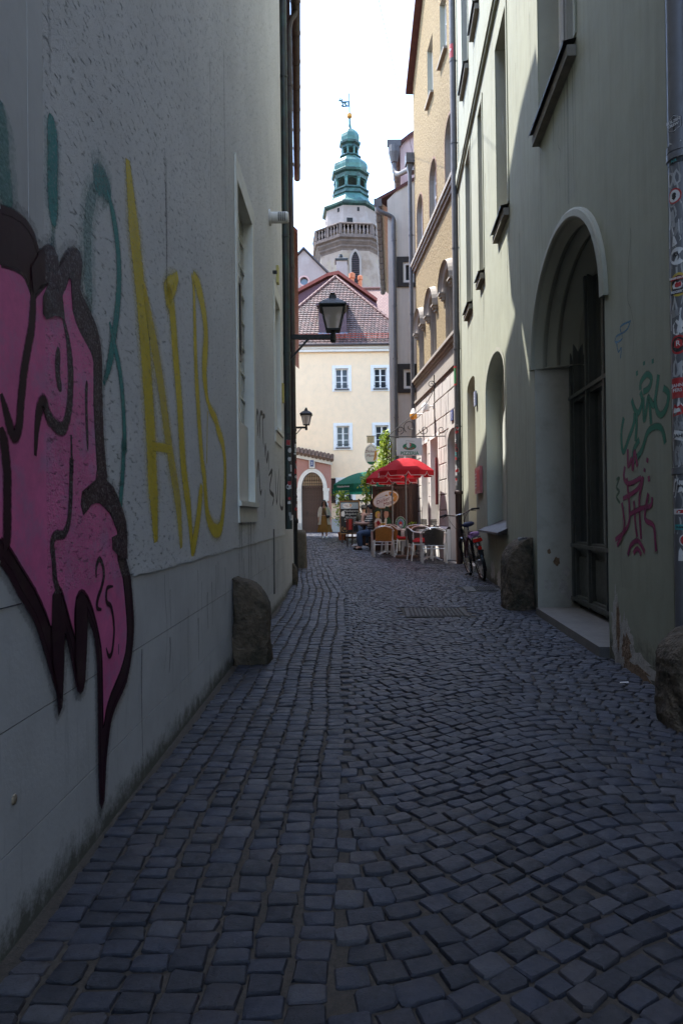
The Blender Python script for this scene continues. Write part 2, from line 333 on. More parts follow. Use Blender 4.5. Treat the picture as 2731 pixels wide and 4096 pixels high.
G_TEAL=[([(1.947,2.215),(1.954,2.122),(1.95,2.028),(1.952,1.896)],0.08625,0.9),
([(1.952,1.901),(1.942,1.814)],0.092,0.35),
([(2.223,1.73),(2.21,1.898),(2.224,2.06),(2.291,2.182)],0.1035,0.3),
([(2.276,2.18),(2.352,2.228),(2.43,2.198)],0.138,0.6),
([(2.398,2.217),(2.454,2.163),(2.502,2.067),(2.517,1.955),(2.496,1.83),(2.453,1.714),(2.406,1.605),(2.344,1.52)],0.06325,0.9),
([(2.41,1.753),(2.457,1.686),(2.515,1.6),(2.548,1.488),(2.566,1.311),(2.55,1.342),(2.541,1.246),(2.511,1.125),(2.517,1.081)],0.05175,0.9),
([(1.657,2.078),(1.66,1.963),(1.676,1.884),(1.683,1.821)],0.1035,0.4)]
G_BLK=[[(6.299,1.901),(6.377,2.053),(6.474,2.013),(6.391,1.825)],
[(6.526,1.819),(6.617,2.057),(6.822,2.099)],
[(6.848,1.763),(6.798,2.037),(6.996,2.102)],
[(6.17,1.482),(6.274,1.596),(6.326,1.449),(6.438,1.588),(6.551,1.306),(6.66,1.333)],
[(6.215,1.272),(6.166,1.439)],
[(6.917,1.675),(7.008,1.803),(7.115,1.644),(7.251,1.754),(7.275,1.557)],
[(7.27,1.507),(7.616,1.58),(7.343,1.361),(7.755,1.298),(7.576,1.189)],
[(7.939,1.603),(8.054,1.224),(8.379,1.661)],
[(8.545,1.585),(8.445,1.232),(8.804,1.179),(8.883,1.302)],
[(6.945,1.344),(6.899,1.059)]]
G_GREEN=[([(10.446,1.698),(10.392,1.595),(10.424,1.468),(10.539,1.552),(10.631,1.628),(10.651,1.699)],0.05),
([(10.603,1.793),(10.652,1.723),(10.719,1.689),(10.787,1.75),(10.757,1.815)],0.05),
([(10.758,1.827),(10.769,1.872),(10.867,1.902),(10.941,1.861),(10.9,1.812),(10.805,1.806)],0.05),
([(10.685,1.694),(10.682,1.609),(10.66,1.514)],0.05),
([(10.804,1.771),(10.814,1.627),(10.865,1.713),(10.897,1.754),(10.927,1.588)],0.05),
([(11.05,1.862),(11.018,1.778),(10.973,1.695),(10.912,1.74)],0.05),
([(10.987,1.739),(11.018,1.654),(11.083,1.622),(11.158,1.654),(11.187,1.725),(11.116,1.771)],0.05),
([(10.603,1.383),(10.758,1.443),(10.873,1.548),(11.009,1.565),(11.093,1.532),(11.131,1.451)],0.05),
([(10.602,1.371),(10.623,1.456),(10.728,1.518)],0.05),
([(10.829,1.99),(10.828,1.967)],0.04),
([(10.967,1.973),(10.966,1.946)],0.04),
([(10.704,1.958),(10.706,1.927)],0.04)]
G_MAG=[([(10.457,1.369),(10.435,1.294),(10.525,1.25),(10.75,1.276)],0.04),
([(10.517,1.479),(10.52,1.365),(10.586,1.409),(10.604,1.334),(10.641,1.454),(10.687,1.352)],0.04),
([(10.41,1.153),(10.681,1.206),(10.783,1.274),(10.711,1.132),(10.734,0.891)],0.04),
([(10.491,1.29),(10.534,1.048),(10.457,0.946),(10.239,0.869)],0.04),
([(10.616,1.135),(10.637,0.987),(10.668,0.901)],0.04),
([(10.534,1.048),(10.742,1.084),(10.901,1.099),(10.927,1.15)],0.04),
([(10.867,1.175),(10.804,1.024),(10.941,0.978),(10.966,0.876),(10.979,0.826)],0.04),
([(10.486,0.775),(10.554,0.848),(10.683,0.878),(10.795,0.81)],0.04),
([(10.594,0.794),(10.664,0.828),(10.736,0.793)],0.04),
([(10.389,1.127),(10.427,0.959),(10.277,0.83)],0.04),
([(10.867,1.391),(10.856,1.363)],0.04),
([(10.817,1.331),(10.81,1.308)],0.04),
([(10.878,1.28),(10.882,1.245)],0.04)]
G_BLUE=[([(10.608,2.302),(10.406,2.321),(10.44,2.234),(10.303,2.243),(10.325,2.277),(10.516,2.265),(10.59,2.295)],0.022),
([(10.323,2.238),(10.359,2.163),(10.418,2.175),(10.396,2.109)],0.022)]
G_SMALL=[([(10.279,1.289),(10.339,1.299),(10.276,1.236),(10.335,1.207),(10.273,1.169),(10.343,1.128)],0.03)]
G_SCRIB=[([(4.762,1.531),(4.896,1.581),(5.034,1.504),(5.213,1.55)],0.012),
([(5.032,1.476),(5.166,1.401)],0.012),
([(4.886,1.468),(4.988,1.394),(5.285,1.396),(5.433,1.364)],0.012),
([(4.358,1.401),(4.654,1.391)],0.012),
([(4.762,1.33),(4.876,1.355),(4.98,1.295)],0.012),
([(4.433,1.132),(5.088,1.112)],0.012)]
# ------------------------------------------------------------------ the street: sand bed, cobbles
def gz(y): return 0 if y < 16 else min(.011*(y-16), .242)
def lx(y): return -.834+.0087*y if y < 9 else -.756-.06*(y-9)
def rx(y): return 1.575+.0717*y if y < 15 else (2.65-.0604*(y-15) if y < 20.6 else 2.4)
m, nt, b = nodes('joint_sand'); v = coords(nt)
c = ramp(nt, noise(nt, v, 60, 6, .7), [(.3, (.035,.027,.020)), (.7, (.105,.083,.062))])
lk(nt, c, b.inputs['Base Color']); b.inputs['Roughness'].default_value = .95; bump(nt, b, noise(nt, v, 140, 5, .7), .7, .006); SAND = m
m, nt, b = nodes('blue_grey_cobble'); v = coords(nt, kind='Object')
at = nd(nt, 'ShaderNodeAttribute', attribute_name='tone')
geo = nd(nt, 'ShaderNodeNewGeometry'); wp = geo.outputs['Position']
tone = ramp(nt, at.outputs['Fac'], [(0, (.006,.006,.009)), (.22, (.016,.0165,.025)), (.42, (.036,.030,.031)), (.48, (.024,.026,.039)), (.8, (.040,.043,.061)), (.92, (.056,.046,.046)), (1, (.092,.088,.096))])
c = mix(nt, .45, tone, ramp(nt, noise(nt, wp, 70, 6, .75), [(.3, (.006,.0065,.010)), (.72, (.052,.053,.070))]))
c = mix(nt, math_(nt, 'MULTIPLY', ramp(nt, noise(nt, wp, 5, 5, .7), [(.52, (0,0,0)), (.72, (1,1,1))]), .3), c, (.085,.072,.055))
lk(nt, c, b.inputs['Base Color']); lk(nt, ramp(nt, noise(nt, wp, 30, 5, .7), [(.3, (.36,)*3), (.7, (.68,)*3)]), b.inputs['Roughness'])
b.inputs['Specular IOR Level'].default_value = .5; bump(nt, b, noise(nt, wp, 65, 6, .75), .8, .006); COBBLE = m

mb = MB(); ys = [-120, 0, 8, 16, 20, 26, 32, 38.1, 60, 260]
for i in range(len(ys)-1):
    a, e = ys[i], ys[i+1]; mb.add([(-160, a, gz(a)), (160, a, gz(a)), (160, e, gz(e)), (-160, e, gz(e))], [(0,1,2,3)])
street = tag(mb.build('street', SAND, fix=False), kind='structure')

def stone_ring(a, b, rnd, n8):
    if n8:
        k = .70+.16*rnd.random()
        P = [(a, b*k), (a*k, b), (-a*k, b), (-a, b*k), (-a, -b*k), (-a*k, -b), (a*k, -b), (a, -b*k)]
        j = .14
    else: P = [(a, b), (-a, b), (-a, -b), (a, -b)]; j = .09
    return [(x+a*rnd.uniform(-j, j), y+b*rnd.uniform(-j, j)) for x, y in P]
def stone_geo(a, b, h, rnd, n8=True):
    R0 = stone_ring(a, b, rnd, n8); n = len(R0); tx, ty = rnd.uniform(-.05, .05), rnd.uniform(-.055, .055)
    V = [(x*1.03, y*1.03, -.03) for x, y in R0]+[(x, y, h-.0045+tx*x+ty*y) for x, y in R0]+[(x*.91, y*.89, h+tx*x+ty*y) for x, y in R0]
    F = [(i, (i+1) % n, n+(i+1) % n, n+i) for i in range(n)]+[(n+i, n+(i+1) % n, 2*n+(i+1) % n, 2*n+i) for i in range(n)]
    if n8: V.append((0, 0, h+.003)); F += [(2*n+i, 2*n+(i+1) % n, 3*n) for i in range(n)]
    else: F.append(tuple(range(2*n, 3*n)))
    return V, F
rnd = random.Random(11); stones = []
HOLES = [(.66, 1.36, 7.05, 7.8), (1.70, 2.22, 9.35, 10.05)]
def put(x, y, ang, a, b):
    for h in HOLES:
        if h[0]-.03 < x < h[1]+.03 and h[2]-.03 < y < h[3]+.03: return
    stones.append((x, y, ang, a, b))
NC = 8
for ci in range(NC):
    y = .55+rnd.random()*.08
    while y < 37.6:
        l = rnd.uniform(.054, .084)*(1 if y < 14 else 1.3); yy = y+l/2
        wob = .012*sin(yy*1.9+ci*.25)+.005*sin(yy*4.3+ci*.8)
        put(lx(yy)+.03+.096*(ci+.5)+wob+rnd.uniform(-.004, .004), yy, (.0087 if y < 9 else -.06)*-1+rnd.uniform(-.05, .05), .0435+rnd.uniform(-.004, .0025), l/2-rnd.uniform(.002, .0045))
        y += l
ARC, AMP = 2.2, .245
yk = -.1; row = 0
while yk < 37.8:
    s = .01+(row % 2)*.05+rnd.uniform(0, .02); row += 1
    while True:
        th = 2*pi*s/ARC; slope = AMP*2*pi/ARC*sin(th); ang = math.atan(slope)
        y = yk+AMP*(1-cos(th))-.2+rnd.uniform(-.005, .005); w = rnd.uniform(.076, .104)*(1 if y < 14 else 1.2)
        seam = lx(y)+.034+NC*.096; x = seam+s
        if x > rx(y)+(.02 if y < 22 else 1.6): break
        if y > .5: put(x, y, ang+rnd.uniform(-.07, .07), w/2-rnd.uniform(.002, .0055), (.077 if y < 14 else .098)*cos(ang)/2-rnd.uniform(.001, .0035))
        s += w*cos(ang)
    yk += .0775 if yk < 13.6 else .099
# left strip of the little square at the end
y = 30.0
while y < 37.3:
    x = lx(y)-1.6
    while x < lx(y)+.05: put(x, y, rnd.uniform(-.05, .05), .052, .048); x += .118
    y += .11
stones.sort(key=lambda q: q[1])
def inframe(q): return 1.36 < q[1] and -.50 < q[0]/q[1] < .51
near = [q for q in stones if inframe(q)][:300]; nearset = set(near)
variants = []
for i in range(36):
    V, F = stone_geo(.044, .034, .009, rnd); mb = MB(); mb.add(V, F); o = mb.build('cobblestone', COBBLE, fix=False, smooth=True); me = o.data
    tv = rnd.random()**1.3; at_ = me.attributes.new('tone', 'FLOAT', 'POINT'); at_.data.foreach_set('value', [tv]*len(me.vertices)); variants.append(me)
    bpy.data.objects.remove(o)
for q in near:
    o = bpy.data.objects.new('cobblestone', rnd.choice(variants)); COL.objects.link(o); o.parent = street
    fl = rnd.choice((0, pi)); o.location = (q[0], q[1], rnd.uniform(-.004, .003)); o.rotation_euler = (rnd.uniform(-.02,.02), rnd.uniform(-.02,.02), q[2]+fl); o.scale = (q[3]/.044, q[4]/.034, 1)
mb = MB(); tones = []
for q in stones:
    if q in nearset: continue
    n8 = q[1] < 12.5 and q[1] > .9
    V, F = stone_geo(q[3], q[4], .0100+rnd.uniform(-.0025, .003), rnd, n8); ca, sa = cos(q[2]), sin(q[2]); z = gz(q[1])
    mb.add([(q[0]+ca*x-sa*y, q[1]+sa*x+ca*y, z+h) for x, y, h in V], F); tones += [rnd.random()**1.3]*len(V)
o = mb.build('cobblestones', COBBLE, street, fix=False, smooth=True); tag(o, kind='stuff')
o.data.attributes.new('tone', 'FLOAT', 'POINT').data.foreach_set('value', tones)

# ------------------------------------------------------------------ left side: grey house with the graffiti
def shell(mb, u0, u1, z0, z1, depth, y0=.02):
    """end walls and back of a house body, local coordinates"""
    mb.add([(u0, y0, z0), (u0, depth, z0), (u0, depth, z1), (u0, y0, z1)], [(0,1,2,3)])
    mb.add([(u1, y0, z0), (u1, depth, z0), (u1, depth, z1), (u1, y0, z1)], [(0,3,2,1)])
    mb.add([(u0, depth, z0), (u1, depth, z0), (u1, depth, z1), (u0, depth, z1)], [(0,1,2,3)])
ROOFTILE = M('red_roof_tile', (.30,.105,.07), .8, .35, 9, bs=.3, bscale=30)
def roof_slab(name, root, u0, u1, z, depth, over=.3, pitch=.9, mat=None):
    mb = MB(); r = depth/2
    mb.add([(u0, -over, z), (u1, -over, z), (u1, r, z+pitch*(r+over)), (u0, r, z+pitch*(r+over)), (u0, depth+over, z), (u1, depth+over, z),
            (u0, -over, z+.1), (u1, -over, z+.1), (u1, r, z+.12+pitch*(r+over)), (u0, r, z+.12+pitch*(r+over)), (u0, depth+over, z+.1), (u1, depth+over, z+.1)],
           [(0,1,2,3),(3,2,5,4),(6,7,8,9),(9,8,11,10),(0,1,7,6),(4,5,11,10),(0,3,9,6),(3,4,10,9),(1,2,8,7),(2,5,11,8)])
    return mb.build(name, mat or ROOFTILE, root)
GREYPL = rough_plaster('grey_rough_render', (.72,.71,.70))
GREYBASE = smooth_plaster('grey_smooth_base', (.60,.60,.605), base=.20)
CREAMTRIM = M('pale_cream_paint', (.76,.75,.68), .6, .06, 9, dirt=(.4,.38,.32), dirt_amt=.3, bs=.1)
gh = thing('grey_house', 'tall grey rough-plastered house on the left with the pink graffiti', 'house', (-.834, 0, 0), atan2(1, .0087))
W1, W2 = rect(5.21, 6.23, 1.02, 3.86), rect(7.95, 8.74, 1.95, 3.86)
mb = MB(); mb.face(rect(1.89, 9.13, .842, 11.5), [W1, W2]); mb.add([(1.89,0,.842),(9.13,0,.842),(9.13,.002,.842),(1.89,.002,.842)], [(0,1,2,3)])
# torn lower lip of the rough render
rg = random.Random(3); u = 2.66
while u < 9.1:
    du = rg.uniform(.03, .09); mb.box(u, min(u+du, 9.12), -.0002-rg.random()*.0018, .0019, .836-rg.random()*.012, .85); u += du
mb.build('wall', GREYPL, gh)
mb = MB(); mb.face(rect(-9, 1.886, .842, 11.5)); mb.box(1.80, 1.888, -.001, .004, .842, 11.4); mb.build('corner_wall', GREYBASE, gh)
for i, (z0, z1) in enumerate(((-.1, .238), (.242, .538), (.542, .838))):
    mb = MB(); mb.box(-9, 9.13, .002, .2, z0, z1); mb.build('plinth_course', GREYBASE, gh)
mb = MB(); mb.box(-9, 9.12, .006, .19, -.1, .838); mb.build('plinth_joint', M('joint_line', (.16,.16,.165), .9), gh)
mb = MB(); shell(mb, -9, 9.12, -.1, 11.5, 7, .01); mb.build('side_wall', GREYBASE, gh)
roof_slab('roof', gh, -9, 9.3, 11.45, 7, .34)
mb = MB(); mb.prism([(8.6,11.2),(9.15,9.0),(9.28,9.2),(9.56,10.1),(9.86,10.62),(10.3,10.98),(10.6,11.3),(10.3,11.65),(9.5,11.9),(8.6,11.9)], lambda u, v, d: (u, d, v), -.30, .25); mb.build('shadow_caster', WOOD, gh)  # added out of view, outlined to cast the curved shadow on the wall opposite
def grey_window(w, gb, iu0, iu1, panelz):
    u0, u1, z0, z1 = w[0][0], w[1][0], w[0][1], w[2][1]; d = .075
    mb = MB(); inner = rect(iu0, iu1, z0+.17, z1-.17)
    mb.face(w, [inner], lambda a, c: (a, -.012, c)); reveal(mb, inner, -.012, d+.03); reveal(mb, w, -.012, .03)
    win = mb.build('window', CREAMTRIM, gh)
    mb = MB(); mb.box(u0-.01, u1+.01, -.03, -.0121, z0+.13, z0+.17); mb.build('window_sill', CREAMTRIM, win)
    mb = MB(); mb.box(iu0, iu1, d-.03, d+.02, z0+.17, panelz); mb.build('infill_panel', WHITE, win)
    nx, nz = 3, 8; zz0, zz1 = panelz, z1-.17
    for i in range(nx):
        for j in range(nz):
            a0, a1 = iu0+(iu1-iu0)*i/nx, iu0+(iu1-iu0)*(i+1)/nx; c0, c1 = zz0+(zz1-zz0)*j/nz, zz0+(zz1-zz0)*(j+1)/nz
            t = rg.uniform(-.008, .008); mb = MB(); mb.add([(a0+.008, d+t, c0+.008), (a1-.008, d-t, c0+.008), (a1-.008, d-t*.5, c1-.008), (a0+.008, d+t*.5, c1-.008)], [(0,1,2,3)])
            mb.build('pane', RIPPLE, win, fix=False)
    mb = MB()
    for i in range(nx+1): a = iu0+(iu1-iu0)*i/nx; mb.box(a-.008, a+.008, d-.012, d+.012, zz0, zz1)
    for j in range(nz+1): c = zz0+(zz1-zz0)*j/nz; mb.box(iu0+.009, iu1-.009, d-.0125, d+.0118, c-.008, c+.008)
    mb.build('glazing_bar', CREAMTRIM, win)
    mb = MB(); mb.box(iu0, iu1, d+.05, d+.06, zz0, zz1); mb.build('window_backing', DARK, win)
    return win
RIPPLE = glass('old_rippled_glass', (.42,.39,.33), .12)  # pale base colour stands in for the sunlit wall mirrored in the panes
w1 = grey_window(W1, gh, 5.29, 6.10, 1.86)
mb = MB()
for a, c in (((5.36,2.35),(5.36,3.0)), ((5.60,2.35),(5.60,3.0))): mb.bar((a[0], .03, a[1]), (c[0], .03, c[1]), .022, .05)
for z in (2.36, 2.99): mb.bar((5.36, .03, z), (5.60, .03, z), .022, .05)
mb.build('vent_casement', IRON, w1)
grey_window(W2, gh, 8.05, 8.64, 2.4)
mb = MB(); V3 = [(7.6+.0, -.0, 4.42)]
mb.lathe([(.085,0),(.085,.02),(.062,.022),(.062,.20),(.05,.215),(0,.215)], 20)
vt = mb.build('flue_outlet', WHITE, gh, smooth=True, loc=(7.62, 0, 4.42)); vt.rotation_euler = (pi/2, 0, 0)
mb = MB()
for k in range(4):
    for a in range(-3, 4):
        th = pi+a*.24; mb.bar((.0625*cos(th), .0625*sin(th), .11+.022*k), (.0625*cos(th+.2), .0625*sin(th+.2), .11+.022*k), .004, .011)
mb.build('vent_slot', DARK, vt)
mb = MB(); mb.box(8.3, 8.4, -.03, -.001, 3.93, 4.14); mb.build('yellow_plate', M('yellow_enamel', (.55,.47,.16), .5), gh)
mb = MB(); mb.box(8.82, 8.9, -.03, -.001, 2.55, 2.80); mb.build('yellow_plate', M('ochre_enamel', (.45,.36,.08), .5, .4, 30), gh)
mb = MB(); mb.box(7.66, 7.72, -.008, .004, .2, .93); mb.build('conduit', ZINC, gh)
mb = MB(); mb.box(7.90, 7.94, -.05, -.001, 3.9, 3.93); mb.build('wall_hook', IRON, gh)
# graffiti on the grey wall
def graf(name, parent, mat, strokes, d0, label, taper=True, shape=None):
    mb = MB()
    for i, s in enumerate(strokes): ribbon(mb, s[0], s[1], s[2] if len(s) > 2 else 1, d0+.0001*i, taper, shape=shape)
    o = mb.build(name, mat, parent, fix=False); o['label'] = label; return o
SL = 1.89
PINK = paint('pink_spray', (.80,.175,.40), SL, .2, (.52,.26,.45), False); PDARK = paint('aubergine_spray', (.030,.004,.014), SL, .3, (.055,.035,.03), False)
PLINE = paint('aubergine_line', (.030,.004,.014), SL, .3)
YEL = paint('yellow_spray', (.88,.66,.012), SL, .12); TEAL = paint('teal_spray', (.014,.24,.22), SL, .15); BLACKP = paint('black_spray', (.02,.02,.022), SL)
graf('teal_overspray', gh, TEAL, [(s[0], s[1]*2.1, .16) for s in G_TEAL], .0005, 'faint teal overspray round the teal loops')
graf('yellow_overspray', gh, YEL, [(s[0], s[1]*1.9, .17) for s in G_YEL], .0005, 'faint yellow overspray round the tall letters')
tg = thing('teal_graffiti', 'teal sprayed loops above and beside the pink piece', None); tg.parent = gh
for i, s_ in enumerate(G_TEAL):
    mb = MB(); ribbon(mb, s_[0], s_[1], s_[2], .0008+.0001*i); mb.build('spray_stroke', TEAL, tg, fix=False)
graf('yellow_graffiti', gh, YEL, G_YEL, .0008, 'tall yellow sprayed letters between the pink piece and the window', shape=lambda f: 1)
graf('black_tag', gh, BLACKP, [(p, .06, 1) for p in G_BLK], .0008, 'thin black sprayed tags between the two windows')
mb = MB(); blob(mb, G_SIL, .0017); sil = mb.build('pink_graffiti', PDARK, gh, fix=False); sil['label'] = 'large pink bubble graffiti with dark outline at the near end of the grey wall'
mb = MB(); blob(mb, G_PINK, .0021); mb.build('pink_fill', PINK, sil, fix=False)
mb = MB(); ribbon(mb, [p for p in G_SIL[1:-1]], .03, .9, .0019, False, 2); ribbon(mb, [p for p in G_SIL[1:-1]], .11, .2, .0012, False, 2); mb.build('soft_edge', PLINE, sil, fix=False)
mb = MB()
for i, s in enumerate(G_DARK): ribbon(mb, s[0], s[1], 1, .0026+.0001*i)
ribbon(mb, [p for p in G_PINK[1:-1]], .016, .8, .0024, False, 2)
mb.build('dark_stroke', PLINE, sil, fix=False)
for i, p in enumerate(G_BLOB): mb = MB(); blob(mb, p, .0038+.0001*i); mb.build('dark_patch', PDARK, sil, fix=False)
mb = MB(); mb.lathe([(.016,0),(.012,.006),(0,.008)], 9); o = mb.build('chip', M('pale_chip', (.35,.28,.2), .9), gh, loc=(1.70, .005, .36)); o.rotation_euler = (pi/2,0,0)

# grime: rain streaks and hairline cracks in the plaster
GRIME = paint('rain_grime', (.055,.052,.045), None); CRACK = paint('crack_line', (.05,.045,.04), None)
def streaks(name, parent, items, mat, d0=.0004):
    mb = MB()
    for i, (pts, w, s_) in enumerate(items): ribbon(mb, pts, w, s_, d0+.00002*i, False, 3, shape=lambda f: 1-.6*f)
    o = mb.build(name, mat, parent, fix=False); o['kind'] = 'stuff'; return o
def run_off(u, z, l, r): return [(u, z), (u+r.uniform(-.012,.012), z-l*.4), (u+r.uniform(-.02,.02), z-l)]
def crack(u, z, n, r, dz=-.14, du=.05):
    p = [(u, z)]
    for _ in range(n): p.append((p[-1][0]+r.uniform(-du, du), p[-1][1]+dz*r.uniform(.5, 1.2)))
    return p
rs_ = random.Random(77)
streaks('rain_streaks', gh, [(run_off(rs_.uniform(2.7, 9.0), rs_.uniform(.5, .83), rs_.uniform(.15, .45), rs_), rs_.uniform(.012, .035), rs_.uniform(.25, .5)) for _ in range(46)]+[(run_off(rs_.uniform(1.5, 5.1), rs_.uniform(2.4, 5), rs_.uniform(.4, 1.3), rs_), rs_.uniform(.03, .08), rs_.uniform(.12, .22)) for _ in range(12)]+[(run_off(5.25+.9*rs_.random(), 1.02, rs_.uniform(.2, .6), rs_), .03, .4) for _ in range(9)], GRIME, .0006)
streaks('hairline_cracks', gh, [(crack(3.1, .80, 4, rs_), .005, .9), (crack(6.9, 2.6, 6, rs_), .007, .85)], CRACK, .0007)

# stickers --------------------------------------------------------------------------------------------------------------
STK = {k: M('sticker_'+k, c, .45, .06, 20, dirt=(.3,.28,.25), dirt_amt=.35, dscale=30) for k, c in dict(white=(.62,.61,.6), red=(.42,.025,.03), black=(.02,.02,.022), grey=(.25,.25,.25), teal=(.05,.32,.32), yellow=(.5,.36,.05), green=(.04,.2,.08), silver=(.36,.36,.36)).items()}
def sticker(pipe, r, ang, z, w, h, col, kind='rect', txt=None, tcol=None, tz=0, tilt=0, inner=None, lift=.0012):
    """printed sticker wrapped on a pipe at angle ang (local), pipe axis = local z"""
    hw = w/2/r; n = 8; mb = MB()
    def P(a, zz, e=0): ca, sa = cos(tilt), sin(tilt); x, y = a*w/2, zz*h/2; x, y = x*ca-y*sa, x*sa+y*ca; t = ang+x/r; return ((r+lift+e)*cos(t), (r+lift+e)*sin(t), z+y)
    def patch(k, e, col_):
        mb = MB()
        if kind in ('round', 'ellipse'):
            mb.add([P(0, 0, e)]+[P(k*cos(2*pi*i/20), k*sin(2*pi*i/20), e) for i in range(20)], [(0, 1+i, 1+(i+1) % 20) for i in range(20)])
        elif kind == 'hex':
            hx = [(0,1),(.95,.55),(.95,-.55),(0,-1),(-.95,-.55),(-.95,.55)]; mb.add([P(0,0,e)]+[P(k*x, k*y, e) for x, y in hx], [(0,1+i,1+(i+1)%6) for i in range(6)])
        elif kind == 'torn':
            R_ = random.Random(int(z*997)); pts = [(x+R_.uniform(-.28,.1), y+R_.uniform(-.2,.2)) for x, y in ((-.9,-.9),(-.2,-1),(.5,-.9),(.95,-.6),(.9,.1),(.7,.9),(0,.6),(-.5,1),(-.95,.3))]
            mb.add([P(0,0,e)]+[P(x, y, e) for x, y in pts], [(0,1+i,1+(i+1)%9) for i in range(9)])
        else:
            V = [P(-k+2*k*i/n, j*k, e) for j in (-1, 1) for i in range(n+1)]; mb.add(V, [(i, i+1, n+2+i, n+1+i) for i in range(n)])
        return mb.build('sticker', STK[col_], pipe, fix=False)
    o = patch(1, 0, col); o['kind'] = 'thing'
    if inner: patch(.78 if kind != 'rect' else .82, .0006, inner)
    if txt:
        for i, line in enumerate(txt.split('\n')):
            nl = len(txt.split('\n')); zz = z+(nl-1)*tz/2-i*tz
            t = text(line, tz if tz else h*.6, 'sticker_print', STK[tcol or 'white'], pipe, ((r+.004)*cos(ang), (r+.004)*sin(ang), zz), rz=ang+pi/2, ext=.0003, bold=.0006)
    return o
def downpipe(root, x, y, z0, z1, r, mat, label=None, clamps=(), name='downpipe', zb=None, base_mat=None, base_r=None):
    """pipe standing in front of a facade; the object sits on the pipe axis so stickers wrap it"""
    mb = MB(); mb.lathe([(r, z0), (r, z1)], 18); o = mb.build(name, mat, root, smooth=True, loc=(x, y, 0))
    if label: o['label'] = label
    for z in clamps:
        mb = MB(); mb.lathe([(r+.002, z-.02), (r+.008, z-.018), (r+.008, z+.018), (r+.002, z+.02)], 18); mb.bar((0, r*.5, z), (0, .5*r-y*.0+.09, z), .012); mb.build('pipe_clamp', mat, o, smooth=True)
    if zb:
        br = base_r or r*1.12
        mb = MB(); mb.lathe([(br, 0), (br, zb-.06), (br*1.28, zb-.05), (br*1.28, zb-.01), (br*1.12, zb+.02), (r+.001, zb+.03)], 18); mb.build('standpipe', base_mat or IRON, o, smooth=True)
    return o
BROWNPIPE = M('brown_painted_pipe', (.050,.032,.027), .5, .3, 5, dirt=(.02,.10,.085), dirt_amt=.35, dscale=5, bs=.1)
GREENPIPE = M('verdigris_black_pipe', (.040,.042,.038), .5, .35, 5, dirt=(.03,.13,.105), dirt_amt=.45, dscale=4)
def random_stickers(pipe, r, ang, z0, z1, seed, n, da=.7, size=.05):
    R_ = random.Random(seed)
    for i in range(n):
        w, h = R_.uniform(.6, 1.3)*size, R_.uniform(.7, 1.7)*size
        c = R_.choice(['white','white','red','silver','grey','black','white','teal'])
        sticker(pipe, r, ang+R_.uniform(-da, da), z0+(z1-z0)*(i+R_.random()*.8)/n, min(w, r*2.2), h, c, R_.choice(['rect','torn','round','rect']), inner=R_.choice([None,'red','black','white',None]), tilt=R_.uniform(-.2,.2), lift=.0012+.0003*(i % 5))
p1 = downpipe(gh, 9.30, -.035, .9, 11.3, .048, GREENPIPE, 'dark verdigris downpipe at the corner of the grey house', (1.6, 3.3, 4.9, 7.1, 9.6))
random_stickers(p1, .048, -2.5, 1.0, 2.2, 5, 12, .5, .055)

# pale narrow house, pink town house and the low house further down on the left ---------------------------------------------
PALE = M('pale_grey_plaster', (.46,.46,.46), .8, .08, 4, bs=.2, streak=.25, dirt=(.2,.19,.18), dirt_amt=.4)
ph = thing('narrow_house', 'narrow pale grey house front squeezed between the two dark downpipes', 'house', (-.82, 9.16, 0), atan2(1, -.004))
mb = MB(); mb.face([(.02,-.05),(1.86,-.05),(1.86,10.3),(.85,10.5),(.02,8.95)]); shell(mb, .02, 1.86, -.05, 8.95, 5); mb.build('wall', PALE, ph)
mb = MB(); mb.box(.03, 1.84, -.05, -.001, -.05, 1.1); mb.build('plinth', GREYBASE, ph)
for i, z in enumerate((1.11, 1.17, 1.25)):
    mb = MB(); mb.box(.2, .42, -.09+.02*i, -.002, z, z+(.055, .075, .28)[i]); mb.build('pilaster_base', PALE, ph)
mb = MB(); mb.add([(.0,-.06,8.95),(.85,-.06,10.5),(1.87,-.06,10.3),(1.87,5,10.3),(.85,5,10.5),(.0,5,8.95)], [(0,1,4,5),(1,2,3,4)]); mb.build('roof', ROOFTILE, ph)
SALMON = M('salmon_plaster', (.30,.155,.125), .85, .1, 3, bs=.3, streak=.3)
pk = thing('pink_town_house', 'salmon pink house with the brown gutter behind the downpipes on the left', 'house', (-.90, 11.06, 0), pi/2+radians(3.43))
mb = MB(); mb.face(rect(0, 6, -.05, 9.6)); shell(mb, 0, 6, -.05, 9.6, 6); mb.build('wall', SALMON, pk)
mb = MB(); mb.box(.0, 5.98, -.03, -.001, -.05, .7); mb.build('plinth', STONE, pk)
roof_slab('roof', pk, 0, 6, 9.6, 6, .16, mat=M('old_brown_tile', (.09,.055,.042), .85, .3, 9))
mb = MB(); mb.tube([(-.1, -.25, 9.58), (6, -.25, 9.58)], .085, 12)
gut = mb.build('gutter', BROWNPIPE, pk, smooth=True)
for k in range(8): mb = MB(); mb.lathe([(.09, -.012), (.09, .012)], 14); o = mb.build('gutter_bracket', BROWNPIPE, gut, loc=(.1+.75*k, -.25, 9.58)); o.rotation_euler = (0, pi/2, 0)
p2 = downpipe(pk, .16, -.135, .95, 8.86, .047, BROWNPIPE, 'brown downpipe carrying the street lamp bracket', (1.4, 2.5, 3.72, 5.2, 6.9, 8.2), zb=1.02)
mb = MB(); mb.tube(catmull([(0, 0, 8.8), (0, 0, 9.1), (.02, -.03, 9.3), (.06, -.09, 9.43), (.1, -.11, 9.55)]), .047, 12); mb.build('pipe_elbow', BROWNPIPE, p2, smooth=True)
random_stickers(p2, .047, -2.1, 1.15, 2.4, 9, 14, .6, .055)
